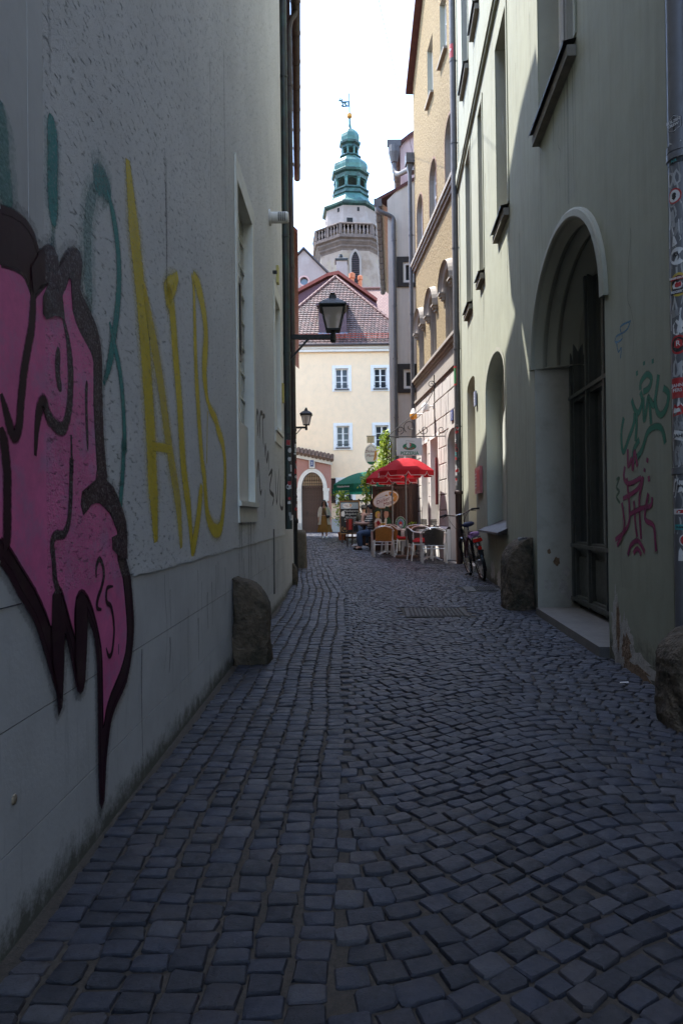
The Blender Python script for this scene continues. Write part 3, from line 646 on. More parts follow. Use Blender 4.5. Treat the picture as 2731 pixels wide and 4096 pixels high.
p3 = downpipe(pk, 2.2, -.03, .0, 3.4, .022, M('violet_grey_pipe', (.20,.17,.18), .5), 'thin grey pipe beside the brown downpipe', (1.2, 2.4)); random_stickers(p3, .022, -2, 1.0, 1.8, 2, 5, .4, .03)
lh = thing('low_house', 'low plain house front behind the second street lamp on the left', 'house', (-1.262, 17.08, 0), pi/2+radians(3.43))
mb = MB(); mb.face(rect(0, 15.6, -.1, 8.2)); shell(mb, 0, 15.6, -.1, 8.2, 6); mb.build('wall', M('beige_plaster', (.52,.44,.36), .85, .1, 3, bs=.2), lh)
roof_slab('roof', lh, 0, 15.6, 8.2, 6, .25)
# ------------------------------------------------------------------ right side: green house with the arched portal
GREEN = M('pale_green_plaster', (.305,.312,.235), .85, .09, 2.2, bs=.35, bscale=45, streak=.32, dirt=(.20,.21,.17), dirt_amt=.3, dscale=.9)
GREENFOOT = smooth_plaster('green_plaster', (.305,.312,.235), (.075,.07,.05), .5)
WARMTRIM = M('warm_grey_trim', (.335,.33,.265), .75, .08, 6, bs=.15, dirt=(.2,.19,.16), dirt_amt=.4)
OFFWHITE = M('off_white_plaster', (.44,.42,.355), .8, .06, 4, bs=.15, dirt=(.28,.25,.2), dirt_amt=.45, dscale=5)
def U(y): return (15-y)*1.00257
ge = thing('green_house', 'pale green plaster house on the right with the arched shop portal', 'house', (2.6505, 15, 0), atan2(-1, -.0717))
portal = arch(U(7.35), U(4.95), -.1, 2.64, 3.6, 20)
nich1 = arch(U(11.1), U(9.25), .86, 2.98, 3.46, 14); nich2 = arch(U(13.75), U(12.5), -.1, 3.55, 3.70, 10)
wins = [(5.62,6.93,5.0,7.3), (8.78,9.64,5.09,7.66), (11.06,11.56,5.07,7.85), (12.7,13.46,5.08,8.02), (11.3,12.03,9.65,11.9), (12.8,13.76,9.65,11.9), (8.7,9.7,9.65,11.9), (5.6,7.0,9.65,11.9)]
wr = [rect(U(w[1]), U(w[0]), w[2], w[3]) for w in wins]
def notch(a): return [(a[0][0], .55)]+list(reversed(a[2:]))+[(a[1][0], .55)]
mb = MB(); mb.face([(0,.55)]+notch(nich2)+notch(portal)+[(U(3.81),.55),(U(3.81),14),(0,14)], [nich1]+wr)
mb.build('wall', GREEN, ge)
mb = MB()
for a, e in ((0, U(13.75)), (U(12.5), U(7.35)), (U(4.95), U(3.81))): mb.face(rect(a, e, -.1, .55))
for a, e in ((U(13.75), U(12.5)), ): pass
mb.build('wall_foot', GREENFOOT, ge)
mb = MB(); shell(mb, 0, U(3.81), -.1, 14, 7, 0); mb.add([(0,0,14),(U(3.81),0,14),(U(3.81),7,14),(0,7,14)], [(0,1,2,3)]); mb.build('side_wall', GREEN, ge)
mb = MB(); mb.box(-.0, U(3.81), -.07, -.001, 8.22, 8.42); mb.box(-.0, U(3.81), -.045, -.0012, 8.16, 8.218); mb.build('string_course', GREEN, ge)
# the portal: moulded splayed arch, plain jambs, shopfront
prof = [(.085, 0), (.085, -.03), (.07, -.04), (.02, -.045), (.005, -.03), (.0, .0), (-.045, .075), (-.04, .10), (-.025, .125), (-.035, .15), (-.075, .21), (-.07, .235), (-.055, .255), (-.065, .28), (-.13, .43)]
mb = MB()
for (g0, d0), (g1, d1) in zip(prof, prof[1:]): loop_band(mb, ring(U(7.35), U(4.95), 2.64, 3.6, g0, 2.62, 28), ring(U(7.35), U(4.95), 2.64, 3.6, g1, 2.62, 28), d0, d1)
mb.build('arch_moulding', WARMTRIM, ge, smooth=True)
for sgn, uu in ((1, U(7.35)), (-1, U(4.95))):
    mb = MB(); mb.add([(uu, -.002, -.1), (uu+sgn*.035, .43, -.1), (uu+sgn*.035, .43, 2.62), (uu, -.002, 2.62)], [(0,1,2,3)])
    mb.add([(uu, -.002, 2.62), (uu+sgn*.035, .43, 2.62), (uu+sgn*.16, .43, 2.635), (uu+sgn*.0, -.002, 2.64)], [(0,1,2,3)]); mb.build('jamb', OFFWHITE, ge)
FR = M('grey_green_joinery', (.085,.09,.08), .5, .15, 8, dirt=(.05,.05,.045), dirt_amt=.3)
a0, a1 = U(7.35)+.03, U(4.95)-.03; D0 = .40
door = tag(thing('shop_door', None, None, (0,0,0)), 'grey glazed shop door with curtains in the arched portal'); door.parent = ge
def at_arch(u): c, r = (U(7.35)+U(4.95))/2, 1.2; t = max(0, 1-((u-c)/r)**2); return 2.64+(.96-.12)*sqrt(t)
mb = MB()
posts = [a0+.05, a0+.62, a0+.68+.5, a1-.62, a1-.05]
for i, p in enumerate(posts):
    w = (.06, .045, .05, .045, .06)[i]; mb.box(p-w, p+w, D0-.03, D0+.05, .12, at_arch(p)+.05)
    mb.box(p-w*.45, p+w*.45, D0-.055, D0-.0301, .12, at_arch(p))
mb.build('door_frame', FR, door)
for z in (.16, .72, 2.28): 
    mb = MB(); mb.box(a0, a1, D0-.025, D0+.045, z-.045, z+.045)
    mb.box(a0, a1, D0-.06, D0-.0251, z-.012, z+.024); mb.build('door_rail', FR, door)
for i in range(4):
    b0, b1 = posts[i]+.05, posts[i+1]-.05
    mb = MB(); mb.box(b0, b1, D0+.01, D0+.03, .2, .68); mb.box(b0+.06, b1-.06, D0-.012, D0+.0099, .27, .61); mb.build('door_panel', FR, door)
    for z0, z1 in ((.765, 2.235), (2.325, 3.5)):
        top = [(b0, z0), (b1, z0), (b1, min(z1, at_arch(b1)+.1)), (b0, min(z1, at_arch(b0)+.1))]
        mb = MB(); mb.face(top, (), lambda u, v: (u, D0+.02, v)); mb.build('pane', see_glass('shop_glass') if i+z0 < 1 else bpy.data.materials['shop_glass'], door)
CURT = M('ecru_curtain', (.42,.38,.27), .9, .15, 6)
mb = MB(); P = [(a0+.1+k*.028, D0+.10+.022*sin(k*1.9)+.012*sin(k*.7)) for k in range(int((a1-a0-.2)/.028))]
mb.add([(u, d, .8) for u, d in P]+[(u, d, at_arch(u)+.02) for u, d in P], [(i, i+1, len(P)+i+1, len(P)+i) for i in range(len(P)-1) if (i//6) % 3]); mb.build('curtain', CURT, door, smooth='all', fix=False)
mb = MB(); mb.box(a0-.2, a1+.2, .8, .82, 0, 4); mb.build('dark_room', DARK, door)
mb = MB(); mb.box(U(7.12), U(4.97), -.07, .42, -.05, .085); mb.build('door_step', M('dark_worn_step', (.15,.14,.125), .75, .2, 6, bs=.4, dirt=(.06,.055,.05), dirt_amt=.6, dscale=3), ge)
# windows
for i, (w, r) in enumerate(zip(wins, wr)):
    dep = .26; mb = MB(); reveal(mb, r, 0, dep); o = mb.build('window', WARMTRIM, ge)
    mb = MB(); fr = rect(r[0][0]+.07, r[1][0]-.07, r[0][1]+.07, r[2][1]-.07)
    mb.prism(r, lambda u, v, d: (u, d, v), dep-.06, dep-.001, [fr]); xm = (r[0][0]+r[1][0])/2; mb.box(xm-.04, xm+.04, dep-.058, dep-.002, r[0][1]+.07, r[2][1]-.07); mb.build('window_frame', WHITE, o)
    for s0, s1 in ((r[0][0]+.07, xm-.04), (xm+.04, r[1][0]-.07)): mb = MB(); mb.box(s0, s1, dep-.03, dep-.02, r[0][1]+.07, r[2][1]-.07); mb.build('pane', GLASS, o)
    mb = MB(); mb.add([(r[0][0]-.05, -.11, r[0][1]-.05), (r[1][0]+.05, -.11, r[0][1]-.05), (r[1][0]+.05, dep, r[0][1]+.02), (r[0][0]-.05, dep, r[0][1]+.02),
        (r[0][0]-.05, -.11, r[0][1]-.075), (r[1][0]+.05, -.11, r[0][1]-.075)], [(0,1,2,3), (0,1,5,4)]); mb.build('window_sill', M('stained_sill', (.06,.06,.056), .6, .3, 9) if i == 0 else bpy.data.materials['stained_sill'], o)
    mb = MB(); mb.box(r[0][0]-.04, r[1][0]+.04, -.075, -.001, r[0][1]-.17, r[0][1]-.078); mb.build('sill_apron', M('rain_stained_apron', (.20,.18,.15), .85, .25, 7, streak=.5) if i == 0 else bpy.data.materials['rain_stained_apron'], o)
    mb = MB(); t = .012; R2 = [(p[0]+(-.06 if p[0] < xm else .06), p[1]+(-.0 if p[1] < r[0][1]+.1 else .06)) for p in r]; mb.prism(R2, lambda u, v, d: (u, d, v), -.014, -.001, [[(p[0], p[1]+(.001 if p[1] < r[0][1]+.1 else 0)) for p in r]]); mb.build('window_surround', GREEN, o)
mb = MB(); reveal(mb, nich1, 0, .24); mb.face(nich1, (), lambda u, v: (u, .24, v)); n1 = mb.build('blind_window', M('niche_plaster', (.47,.49,.43), .85, .07, 3, bs=.35, bscale=30, dirt=(.3,.3,.26), dirt_amt=.3), ge)
mb = MB(); loop_band(mb, nich1[1:]+nich1[:1], [(p[0]*1.0+(.05 if p[0] > U(10.17) else -.05), p[1]+(.05 if p[1] > 2.98 else 0)) for p in nich1[1:]+nich1[:1]], -.012, -.012); mb.build('arch_band', WARMTRIM, n1)
mb = MB(); mb.add([(U(11.2), -.14, .82), (U(9.15), -.14, .82), (U(9.25), .235, .98), (U(11.1), .235, .98), (U(11.2), -.14, .79), (U(9.15), -.14, .79), (U(9.25), 0, .79), (U(11.1), 0, .79)], [(0,1,2,3), (0,4,5,1), (1,5,6,2), (0,3,7,4), (4,7,6,5)]); mb.build('zinc_sill', ZINC, n1)
graf('scribble', n1, paint('grey_marker', (.06,.06,.06), None), [(s[0], s[1], .95) for s in G_SCRIB], -.237, 'small handwritten scribble on the blind window')
mb = MB(); reveal(mb, nich2, 0, .3); mb.face(nich2, (), lambda u, v: (u, .3, v)); n2 = mb.build('side_door', M('side_door_plaster', (.50,.47,.38), .8, .06, 3, bs=.2), ge); 
mb = MB(); mb.box(U(13.7), U(12.55), -.05, .3, -.05, .12); mb.build('door_step', STONE, n2)
items = []
for w_, r_ in zip(wins, wr):
    for _ in range(7): items.append((run_off(rs_.uniform(r_[0][0]-.05, r_[1][0]+.05), r_[0][1]-.16, rs_.uniform(.3, 1.3), rs_), rs_.uniform(.02, .06), rs_.uniform(.22, .45)))
for _ in range(40): items.append((run_off(rs_.uniform(.2, 11), rs_.choice([8.15, 8.15, 6.5, 4.4, 13]), rs_.uniform(.5, 2.2), rs_), rs_.uniform(.03, .10), rs_.uniform(.12, .25)))
streaks('rain_streaks', ge, items, GRIME)
streaks('hairline_cracks', ge, [(crack(U(4.4), 2.9, 8, rs_), .006, .85), (crack(U(8.3), 2.3, 7, rs_), .006, .8), (crack(U(6.2), 4.6, 5, rs_, -.16, .1), .007, .8), (crack(U(4.6), 1.1, 4, rs_), .006, .9)], CRACK, .0005)
# graffiti and broken plaster at the near end
graf('green_tag', ge, paint('green_spray', (.012,.15,.09), None), G_GREEN, .0008, 'green sprayed lettering on the pier beside the portal', False)
graf('magenta_tag', ge, paint('magenta_spray', (.22,.02,.085), None), G_MAG, .0022, 'magenta sprayed figure below the green lettering', False)
graf('blue_tag', ge, paint('blue_spray', (.05,.20,.33), None), [(s[0], s[1], .6) for s in G_BLUE], .0008, 'faint blue sprayed tag above the green lettering', False)
graf('small_tag', ge, paint('pale_green_spray', (.02,.15,.07), None), [(s[0], s[1], .6) for s in G_SMALL], .0008, 'small green tag beside the portal jamb', False)
rp = random.Random(4)
def patchy(cx, cz, rx_, rz_, n, seed, sq=1):
    R_ = random.Random(seed); return [(cx+rx_*cos(2*pi*i/n)*R_.uniform(.6, 1.15), cz+rz_*sin(2*pi*i/n)*R_.uniform(.65, 1.15)) for i in range(n)]
LAYER = M('bare_render', (.42,.39,.35), .95, .25, 14, bs=.8, bscale=40, bdist=.01); BROWN = M('exposed_brick_rubble', (.20,.125,.07), .95, .45, 13, bs=1, bscale=22, bdist=.03)
for (cx, cz, rx_, rz_) in ((U(4.80), .22, .085, .27), (U(4.45), .05, .36, .11), (U(4.62), .17, .13, .17)):
    mb = MB(); mb.face(patchy(cx, cz, rx_*1.25, rz_*1.2, 34, 5), (), lambda u, v: (u, -.0012, v)); mb.build('render_scar', LAYER, ge)
for (cx, cz, rx_, rz_) in ((U(4.76), .27, .05, .17), (U(4.6), .14, .11, .11), (U(4.42), .03, .3, .05)):
    mb = MB(); mb.face(patchy(cx, cz, rx_, rz_, 26, 8), (), lambda u, v: (u, -.0018-.0007*cz, v)); mb.build('bare_masonry', BROWN, ge)
for (cx, cz, r_) in ((U(10.6), .2, .16), (U(10.0), .12, .13), (U(12.1), .15, .2)):
    mb = MB(); mb.face(patchy(cx, cz, r_*1.6, r_, 24, int(cx*9)), (), lambda u, v: (u, -.0011, v)); mb.build('render_scar', LAYER, ge)
for (d, z, s_) in ((.12, .66, .022), (.2, .55, .04), (.3, .45, .05), (.1, .30, .05), (.26, .28, .07), (.34, .2, .06)):
    mb = MB(); mb.face(patchy(d, z, s_, s_*1.2, 14, int(z*100)), (), lambda u, v: (U(7.35)+.035*u/.43+.0025, u, v)); mb.build('render_scar', LAYER if z < .5 else BROWN, ge)
# pipes on the green house
fp = downpipe(ge, .17, -.09, .0, 13.6, .066, ZINC, 'tall grey downpipe between the green and the yellow house', (1.9, 3.0, 4.7, 6.9, 9.2, 11.0), zb=1.58, base_mat=M('rusty_standpipe', (.045,.022,.017), .6, .4, 8), base_r=.072)
random_stickers(fp, .066, -.75, 1.75, 3.0, 21, 16, .6, .075); sticker(fp, .066, -.9, 4.1, .1, .42, 'red', inner='green'); sticker(fp, .066, -.9, 11.2, .13, .3, 'red', txt='P', tz=.12)
PIPE2 = M('dull_grey_pipe', (.155,.155,.165), .5, .25, 6, metal=.35, dirt=(.07,.07,.07), dirt_amt=.5, dscale=6)
npx, npy = 11.30, .037
np_ = downpipe(ge, npx, npy, -.05, 8, .062, PIPE2, 'grey downpipe covered in stickers at the right edge', (.30, 1.28, 3.0, 3.04))
A_ = -1.0; R = .062
for z_ in range(19): sticker(np_, R, A_+.15+.25*sin(z_*2.1), 1.0+.112*z_, .10, .12+.02*(z_ % 3), ('silver','grey','white','silver')[z_ % 4], 'torn', lift=.0006)
sticker(np_, R, A_+.1, 3.17, .085, .10, 'black', 'hex', 'BOLZEN\nCREW', 'white', .021, inner=None)
for k in range(6):
    a, e = [(0,1),(.95,.55),(.95,-.55),(0,-1),(-.95,-.55),(-.95,.55)][k], [(.95,.55),(.95,-.55),(0,-1),(-.95,-.55),(-.95,.55),(0,1)][k]
mb = MB()
HX = [(0,1),(.95,.55),(.95,-.55),(0,-1),(-.95,-.55),(-.95,.55),(0,1)]
mb.tube([((R+.0015)*cos(A_+.1+x*.037/R), (R+.0015)*sin(A_+.1+x*.037/R), 3.17+z*.043) for x, z in HX], .0011, 4); mb.build('sticker_border', STK['white'], np_)
sticker(np_, R, A_+.1, 2.965, .11, .028, 'black', 'rect', 'N R', 'teal', .018)
sticker(np_, R, A_, 2.88, .08, .09, 'silver', 'torn')
sticker(np_, R, A_+.05, 2.775, .078, .085, 'red', 'round', None, inner='white')
mb = MB(); a = A_+.05
for x, z, r_ in ((0, .006, .012), (-.006, -.008, .006), (.006, -.008, .006), (0, -.014, .007)): mb.add([((R+.003)*cos(a+(x+r_*cos(t*pi/5))/R), (R+.003)*sin(a+(x+r_*cos(t*pi/5))/R), 2.775+z+r_*1.1*sin(t*pi/5)) for t in range(10)], [tuple(range(10))])
mb.build('face_print', STK['black'], np_, fix=False)
sticker(np_, R, A_-.3, 2.66, .05, .13, 'silver', 'torn'); sticker(np_, R, A_+.2, 2.60, .07, .09, 'grey', 'torn')
sticker(np_, R, A_+.25, 2.445, .09, .095, 'white', 'round')
a = A_+.2; mb = MB(); mb.tube([((R+.003)*cos(a+x/R), (R+.003)*sin(a+x/R), 2.45+z) for x, z in ((-.02,-.005),(-.012,.016),(.004,.018),(.008,.0),(-.004,-.004),(-.012,.008),(.0,.012),(.012,-.006),(.006,-.026))], .0024, 5); mb.build('loop_print', STK['black'], np_)
sticker(np_, R, A_+.3, 2.29, .10, .13, 'yellow', 'round', None, inner='black', lift=.001); sticker(np_, R, A_+.25, 2.325, .09, .018, 'red', 'rect', 'REGENSBURG', 'white', .014, lift=.003); sticker(np_, R, A_+.25, 2.25, .09, .02, 'black', 'rect', 'REGIERT', 'white', .018, lift=.003); sticker(np_, R, A_+.25, 2.288, .05, .04, 'white', 'torn', lift=.0025); sticker(np_, R, A_+.3, 2.29, .03, .03, 'red', 'torn', lift=.0035)
sticker(np_, R, A_, 2.14, .05, .05, 'grey', 'torn'); sticker(np_, R, A_+.35, 2.06, .07, .08, 'white', 'torn')
sticker(np_, R, A_+.2, 1.965, .095, .105, 'red', 'round', None, inner='black'); sticker(np_, R, A_+.2, 1.97, .045, .055, 'red', 'hex', 'R', 'white', .04, lift=.0025, inner=None)
sticker(np_, R, A_+.25, 1.84, .07, .09, 'silver', 'torn'); sticker(np_, R, A_+.1, 1.73, .085, .11, 'red', 'rect', 'JAHN\nFERS', 'white', .026)
sticker(np_, R, A_+.1, 1.61, .065, .07, 'red', 'torn'); sticker(np_, R, A_+.0, 1.61, .04, .03, 'white', 'torn', lift=.0025); sticker(np_, R, A_+.3, 1.53, .08, .06, 'grey', 'torn')
sticker(np_, R, A_+.25, 1.47, .085, .05, 'white', 'rect', 'JAHN', 'black', .027, tilt=-.25); sticker(np_, R, A_+.2, 1.37, .07, .12, 'grey', 'torn'); sticker(np_, R, A_+.2, 1.2, .09, .07, 'white', 'torn', 'ado', 'black', .02)
sticker(np_, R, A_+.15, 1.06, .09, .03, 'white', 'rect'); sticker(np_, R, A_+.25, 1.06, .05, .022, 'red', 'torn', lift=.0022)
sticker(np_, R, A_+.15, .975, .075, .03, 'teal', 'rect', 'D.Grillo', 'black', .013); sticker(np_, R, A_+.5, .905, .06, .065, 'white', 'round', inner='red'); sticker(np_, R, A_+.4, .83, .06, .075, 'white', 'torn')
cn = thing('corner_house', 'plain wall of the house beyond the sticker-covered pipe at the right edge', 'house', (1.965, 3.8, 0), -pi/2)
mb = MB(); mb.face(rect(0, 13, -.1, 12)); shell(mb, 0, 13, -.1, 12, 6, 0); mb.add([(0,0,12),(13,0,12),(13,6,12),(0,6,12)], [(0,1,2,3)]); mb.build('wall', M('dull_grey_plaster', (.30,.30,.28), .85, .1, 3, bs=.3), cn)

# ------------------------------------------------------------------ yellow house with the hooded windows
def rough_yellow():
    m, nt, b = nodes('yellow_roughcast'); v = coords(nt)
    n = noise(nt, v, 17, 5, .72)
    c = mix(nt, ramp(nt, n, [(.38, (0,0,0)), (.6, (1,1,1))]), (.15,.105,.055), (.34,.265,.15))
    c = mix(nt, math_(nt, 'MULTIPLY', ramp(nt, noise(nt, v, .7, 5), [(.45, (0,0,0)), (.7, (1,1,1))]), .3), c, (.22,.165,.09))
    lk(nt, c, b.inputs['Base Color']); b.inputs['Roughness'].default_value = .95; b.inputs['Specular IOR Level'].default_value = .2
    bump(nt, b, n, 1.0, .05); return m
YELLOW = rough_yellow()
LIME = M('grey_sandstone', (.29,.255,.215), .85, .14, 5, bs=.35, bscale=40, streak=.3, dirt=(.2,.18,.15), dirt_amt=.4)
RUST = M('white_ashlar', (.46,.425,.385), .8, .10, 4, bs=.3, bscale=40, streak=.3, dirt=(.34,.30,.26), dirt_amt=.35)
def V(y): return (20.6-y)*1.0018
ye = thing('yellow_house', 'ochre roughcast house with hooded arched windows above white ashlar', 'house', (2.322, 20.6, 0), atan2(-5.6, .338))
L_ = 5.60
low = [(19.73, .40), (17.97, .40), (16.05, .42)]; upw = [(19.72, .46), (17.78, .46), (15.8, .46)]
holes = [arch(V(c)-r, V(c)+r, 5.2, 6.5, 6.86, 12) for c, r in low]+[arch(V(c)-r, V(c)+r, 8.72, 9.95, 10.36, 12) for c, r in upw]
tops = [rect(V(17.95)-.36, V(17.95)+.36, 12.1, 13.6), rect(V(16.3)-.36, V(16.3)+.36, 12.1, 13.6)]
mb = MB(); mb.face([(0,5.1),(L_,5.1),(L_,14.1),(2.8,16.2),(0,14.1)], holes+tops); mb.build('wall', YELLOW, ye)
mb = MB(); shell(mb, 0, L_, -.1, 14.1, 7, .0); mb.add([(0,7,14.1),(L_,7,14.1),(2.8,7,16.2)], [(0,1,2)]); mb.build('side_wall', YELLOW, ye)
mb = MB()
for (xa, za), (xb, zb) in (((-.18, 13.97), (2.8, 16.25)), ((L_+.1, 14.03), (2.8, 16.25))): mb.add([(xa, -.2, za), (xb, -.2, zb), (xb, 7, zb), (xa, 7, za), (xa, -.2, za+.14), (xb, -.2, zb+.14), (xb, 7, zb+.14), (xa, 7, za+.14)], [(0,1,2,3),(4,5,6,7),(0,1,5,4),(0,3,7,4)])
VERGE = M('dark_red_verge', (.085,.03,.025), .8, .3, 9)
mb.build('roof', VERGE, ye)
def glazing(parent, hole, d, mat=WHITE, cols=2, rows=3, fw=.06):
    x0, x1, z0, z1 = min(p[0] for p in hole), max(p[0] for p in hole), min(p[1] for p in hole), max(p[1] for p in hole)
    inn = [((p[0]-(x0+x1)/2)*(1-2*fw/(x1-x0))+(x0+x1)/2, (p[1]-(z0+z1)/2)*(1-2*fw/(z1-z0))+(z0+z1)/2) for p in hole]
    mb = MB(); mb.prism(hole, lambda u, v, e: (u, e, v), d-.05, d-.001, [inn])
    X0, X1, Z0, Z1 = x0+fw, x1-fw, z0+fw, z1-fw
    for i in range(1, cols): xx = X0+(X1-X0)*i/cols; w = .045 if cols == 2 else .03; mb.box(xx-w, xx+w, d-.048, d-.002, Z0, Z1)
    for j in range(1, rows): zz = Z0+(Z1-Z0)*j/rows; mb.box(X0, X1, d-.044, d-.004, zz-.018, zz+.018)
    mb.build('window_frame', mat, parent)
    if len(hole) == 4:
        for i in range(cols):
            for j in range(rows):
                mb = MB(); mb.box(X0+(X1-X0)*i/cols+.02, X0+(X1-X0)*(i+1)/cols-.02, d-.025, d-.018, Z0+(Z1-Z0)*j/rows+.012, Z0+(Z1-Z0)*(j+1)/rows-.012); mb.build('pane', GLASS, parent)
    else: mb = MB(); mb.face(inn, (), lambda u, v: (u, d-.022, v)); mb.build('pane', GLASS, parent)
for i, ((c, r), h) in enumerate(zip(low+upw, holes)):
    lower = i < 3; mb = MB(); dep = .30 if lower else .2; reveal(mb, h, 0, dep); zs, zt = (6.5, 6.86) if lower else (9.95, 10.36); z0 = 5.2 if lower else 8.72
    if lower:
        for g, d in ((-.0, .08), (-.06, .16)): loop_band(mb, ring(V(c)-r, V(c)+r, zs, zt, g, z0, 12), ring(V(c)-r, V(c)+r, zs, zt, g-.06, z0, 12), d, d); loop_band(mb, ring(V(c)-r, V(c)+r, zs, zt, g-.06, z0, 12), ring(V(c)-r, V(c)+r, zs, zt, g-.06, z0, 12), d, d+.08)
    o = mb.build('window', LIME, ye)
    hh = [((p[0]-V(c))*.72+V(c), z0+(p[1]-z0)*.94) for p in h] if lower else h
    glazing(o, hh, dep-.02, cols=2, rows=4)
    if lower:
        mb = MB(); R0 = [ring(V(c)-r, V(c)+r, zs+.02, zt, g, zs-.02, 16) for g in (.0, .03, .12, .2, .2, .0)]; Dp = (0, -.05, -.07, -.17, -.20, -.0)
        Dp = (-.001, -.05, -.075, -.13, -.15, -.001)
        R0[-1] = ring(V(c)-r, V(c)+r, zs+.02, zt, .24, zs-.02, 16)
        for k in range(5): loop_band(mb, R0[k], R0[k+1], Dp[k], Dp[k+1])
        for s_ in (-1, 1):
            xx = V(c)+s_*(r+.11); mb.box(xx-.13, xx+.13, -.145, -.001, zs-.06, zs-.02); mb.box(xx-.10, xx+.10, -.11, -.001, zs-.13, zs-.06); mb.box(xx-.07, xx+.07, -.07, -.001, zs-.2, zs-.13)
        mb.build('window_hood', LIME, o)
    else:
        mb = MB(); loop_band(mb, ring(V(c)-r, V(c)+r, zs, zt, .0, z0, 14), ring(V(c)-r, V(c)+r, zs, zt, .045, z0, 14), -.012, -.012); loop_band(mb, ring(V(c)-r, V(c)+r, zs, zt, .045, z0, 14), ring(V(c)-r, V(c)+r, zs, zt, .045, z0, 14), -.012, 0); mb.build('arch_band', M('russet_trim', (.20,.11,.07), .8) if i == 3 else bpy.data.materials['russet_trim'], o)
for r in tops:
    mb = MB(); reveal(mb, r, 0, .2); o = mb.build('window', WARMTRIM, ye); glazing(o, r, .18); mb = MB(); mb.box(r[0][0]-.05, r[1][0]+.05, -.09, .0, 12.02, 12.08); mb.build('window_sill', LIME, o)
def course(name, z0, z1, steps, mat):
    mb = MB(); n = len(steps)
    for k, d in enumerate(steps): mb.box(-.03, L_+.0, -d, -.0005*k-.001, z0+(z1-z0)*k/n+(.001 if k else 0), z0+(z1-z0)*(k+1)/n)
    return mb.build(name, mat, ye)
course('cornice', 4.95, 5.16, (.05, .10, .15), LIME); course('cornice', 8.42, 8.68, (.06, .11, .15), LIME)
course('frieze', 4.52, 4.949, (.02,), LIME); course('frieze_moulding', 4.38, 4.519, (.05, .09), LIME)
# white ashlar ground floor, block by block
dniche = arch(V(16.22), V(15.12), -.05, 2.78, 3.08, 12); wA, wB = rect(V(18.36), V(17.35), .82, 3.1), rect(V(19.7), V(18.8), .82, 3.1)
JOINT = M('dark_mortar', (.16,.145,.125), .95)
mb = MB(); mb.face(rect(0, L_, -.05, 4.40), [dniche, wA, wB]); mb.build('ashlar_backing', JOINT, ye)
bands = [.80, 1.20, 1.58, 1.95, 2.34, 2.75, 3.12, 3.5, 4.0, 4.38]; rb = random.Random(2)
for k in range(len(bands)-1):
    z0, z1 = bands[k]+.009, bands[k+1]-.009
    spans = [(0, V(19.7)), (V(18.8), V(18.36)), (V(17.35), V(16.22)), (V(15.12), L_)] if z0 < 3.0 else ([(0, L_)] if z0 > 3.11 else [])
    if k == 0: pass
    for s0, s1 in spans:
        n = max(1, round((s1-s0)/.42)); off = .5 if (k % 2 and n > 2) else 0
        edges = [s0]+[s0+(s1-s0)*(i+off)/n for i in range(0 if off else 1, n)]+[s1]
        for e0, e1 in zip(edges, edges[1:]):
            if e1-e0 < .05: continue
            mb = MB(); p = .045+rb.uniform(-.004, .004); g = .006; ch = .012
            mb.add([(e0+g, -.001, z0), (e1-g, -.001, z0), (e1-g, -.001, z1), (e0+g, -.001, z1), (e0+g, -p+ch, z0), (e1-g, -p+ch, z0), (e1-g, -p+ch, z1), (e0+g, -p+ch, z1), (e0+g+ch, -p, z0+ch), (e1-g-ch, -p, z0+ch), (e1-g-ch, -p, z1-ch), (e0+g+ch, -p, z1-ch)],
                   [(0,1,5,4),(1,2,6,5),(2,3,7,6),(3,0,4,7),(4,5,9,8),(5,6,10,9),(6,7,11,10),(7,4,8,11),(8,9,10,11)])
            mb.build('stone_block', RUST, ye, fix=False)
for s0, s1 in ((-.02, V(16.24)), (V(15.1), L_)):
    mb = MB(); mb.box(s0, s1, -.09, -.0015, -.05, .74); mb.add([(s0, -.115, .74), (s1, -.115, .74), (s1, -.046, .80), (s0, -.046, .80), (s0, -.115, .70), (s1, -.115, .70), (s1, -.09, .66), (s0, -.09, .66)], [(0,1,2,3), (0,1,5,4), (4,5,6,7)]); mb.build('plinth', M('white_plinth', (.66,.64,.6), .8, .06, 4, bs=.2) if s0 < 0 else bpy.data.materials['white_plinth'], ye)
PINKISH = M('red_bounce_tint', (.55,.50,.47), .6, .06, 4)  # faint pink in the colour stands in for red bounce light
mb = MB(); reveal(mb, dniche, 0, .34); mb.face(dniche, (), lambda u, v: (u, .34, v)); o = mb.build('arched_door', PINKISH, ye); mb = MB(); loop_band(mb, ring(V(16.22), V(15.12), 2.78, 3.08, .0, .8, 12), ring(V(16.22), V(15.12), 2.78, 3.08, .14, .8, 12), -.05, -.05); loop_band(mb, ring(V(16.22), V(15.12), 2.78, 3.08, .0, .8, 12), ring(V(16.22), V(15.12), 2.78, 3.08, .0, .8, 12), -.05, 0); mb.build('arch_trim', RUST, o)
mb = MB(); mb.box(V(16.1), V(15.2), .26, .339, -.02, 2.6); mb.build('door_leaf', M('grey_door', (.40,.40,.42), .5), o)
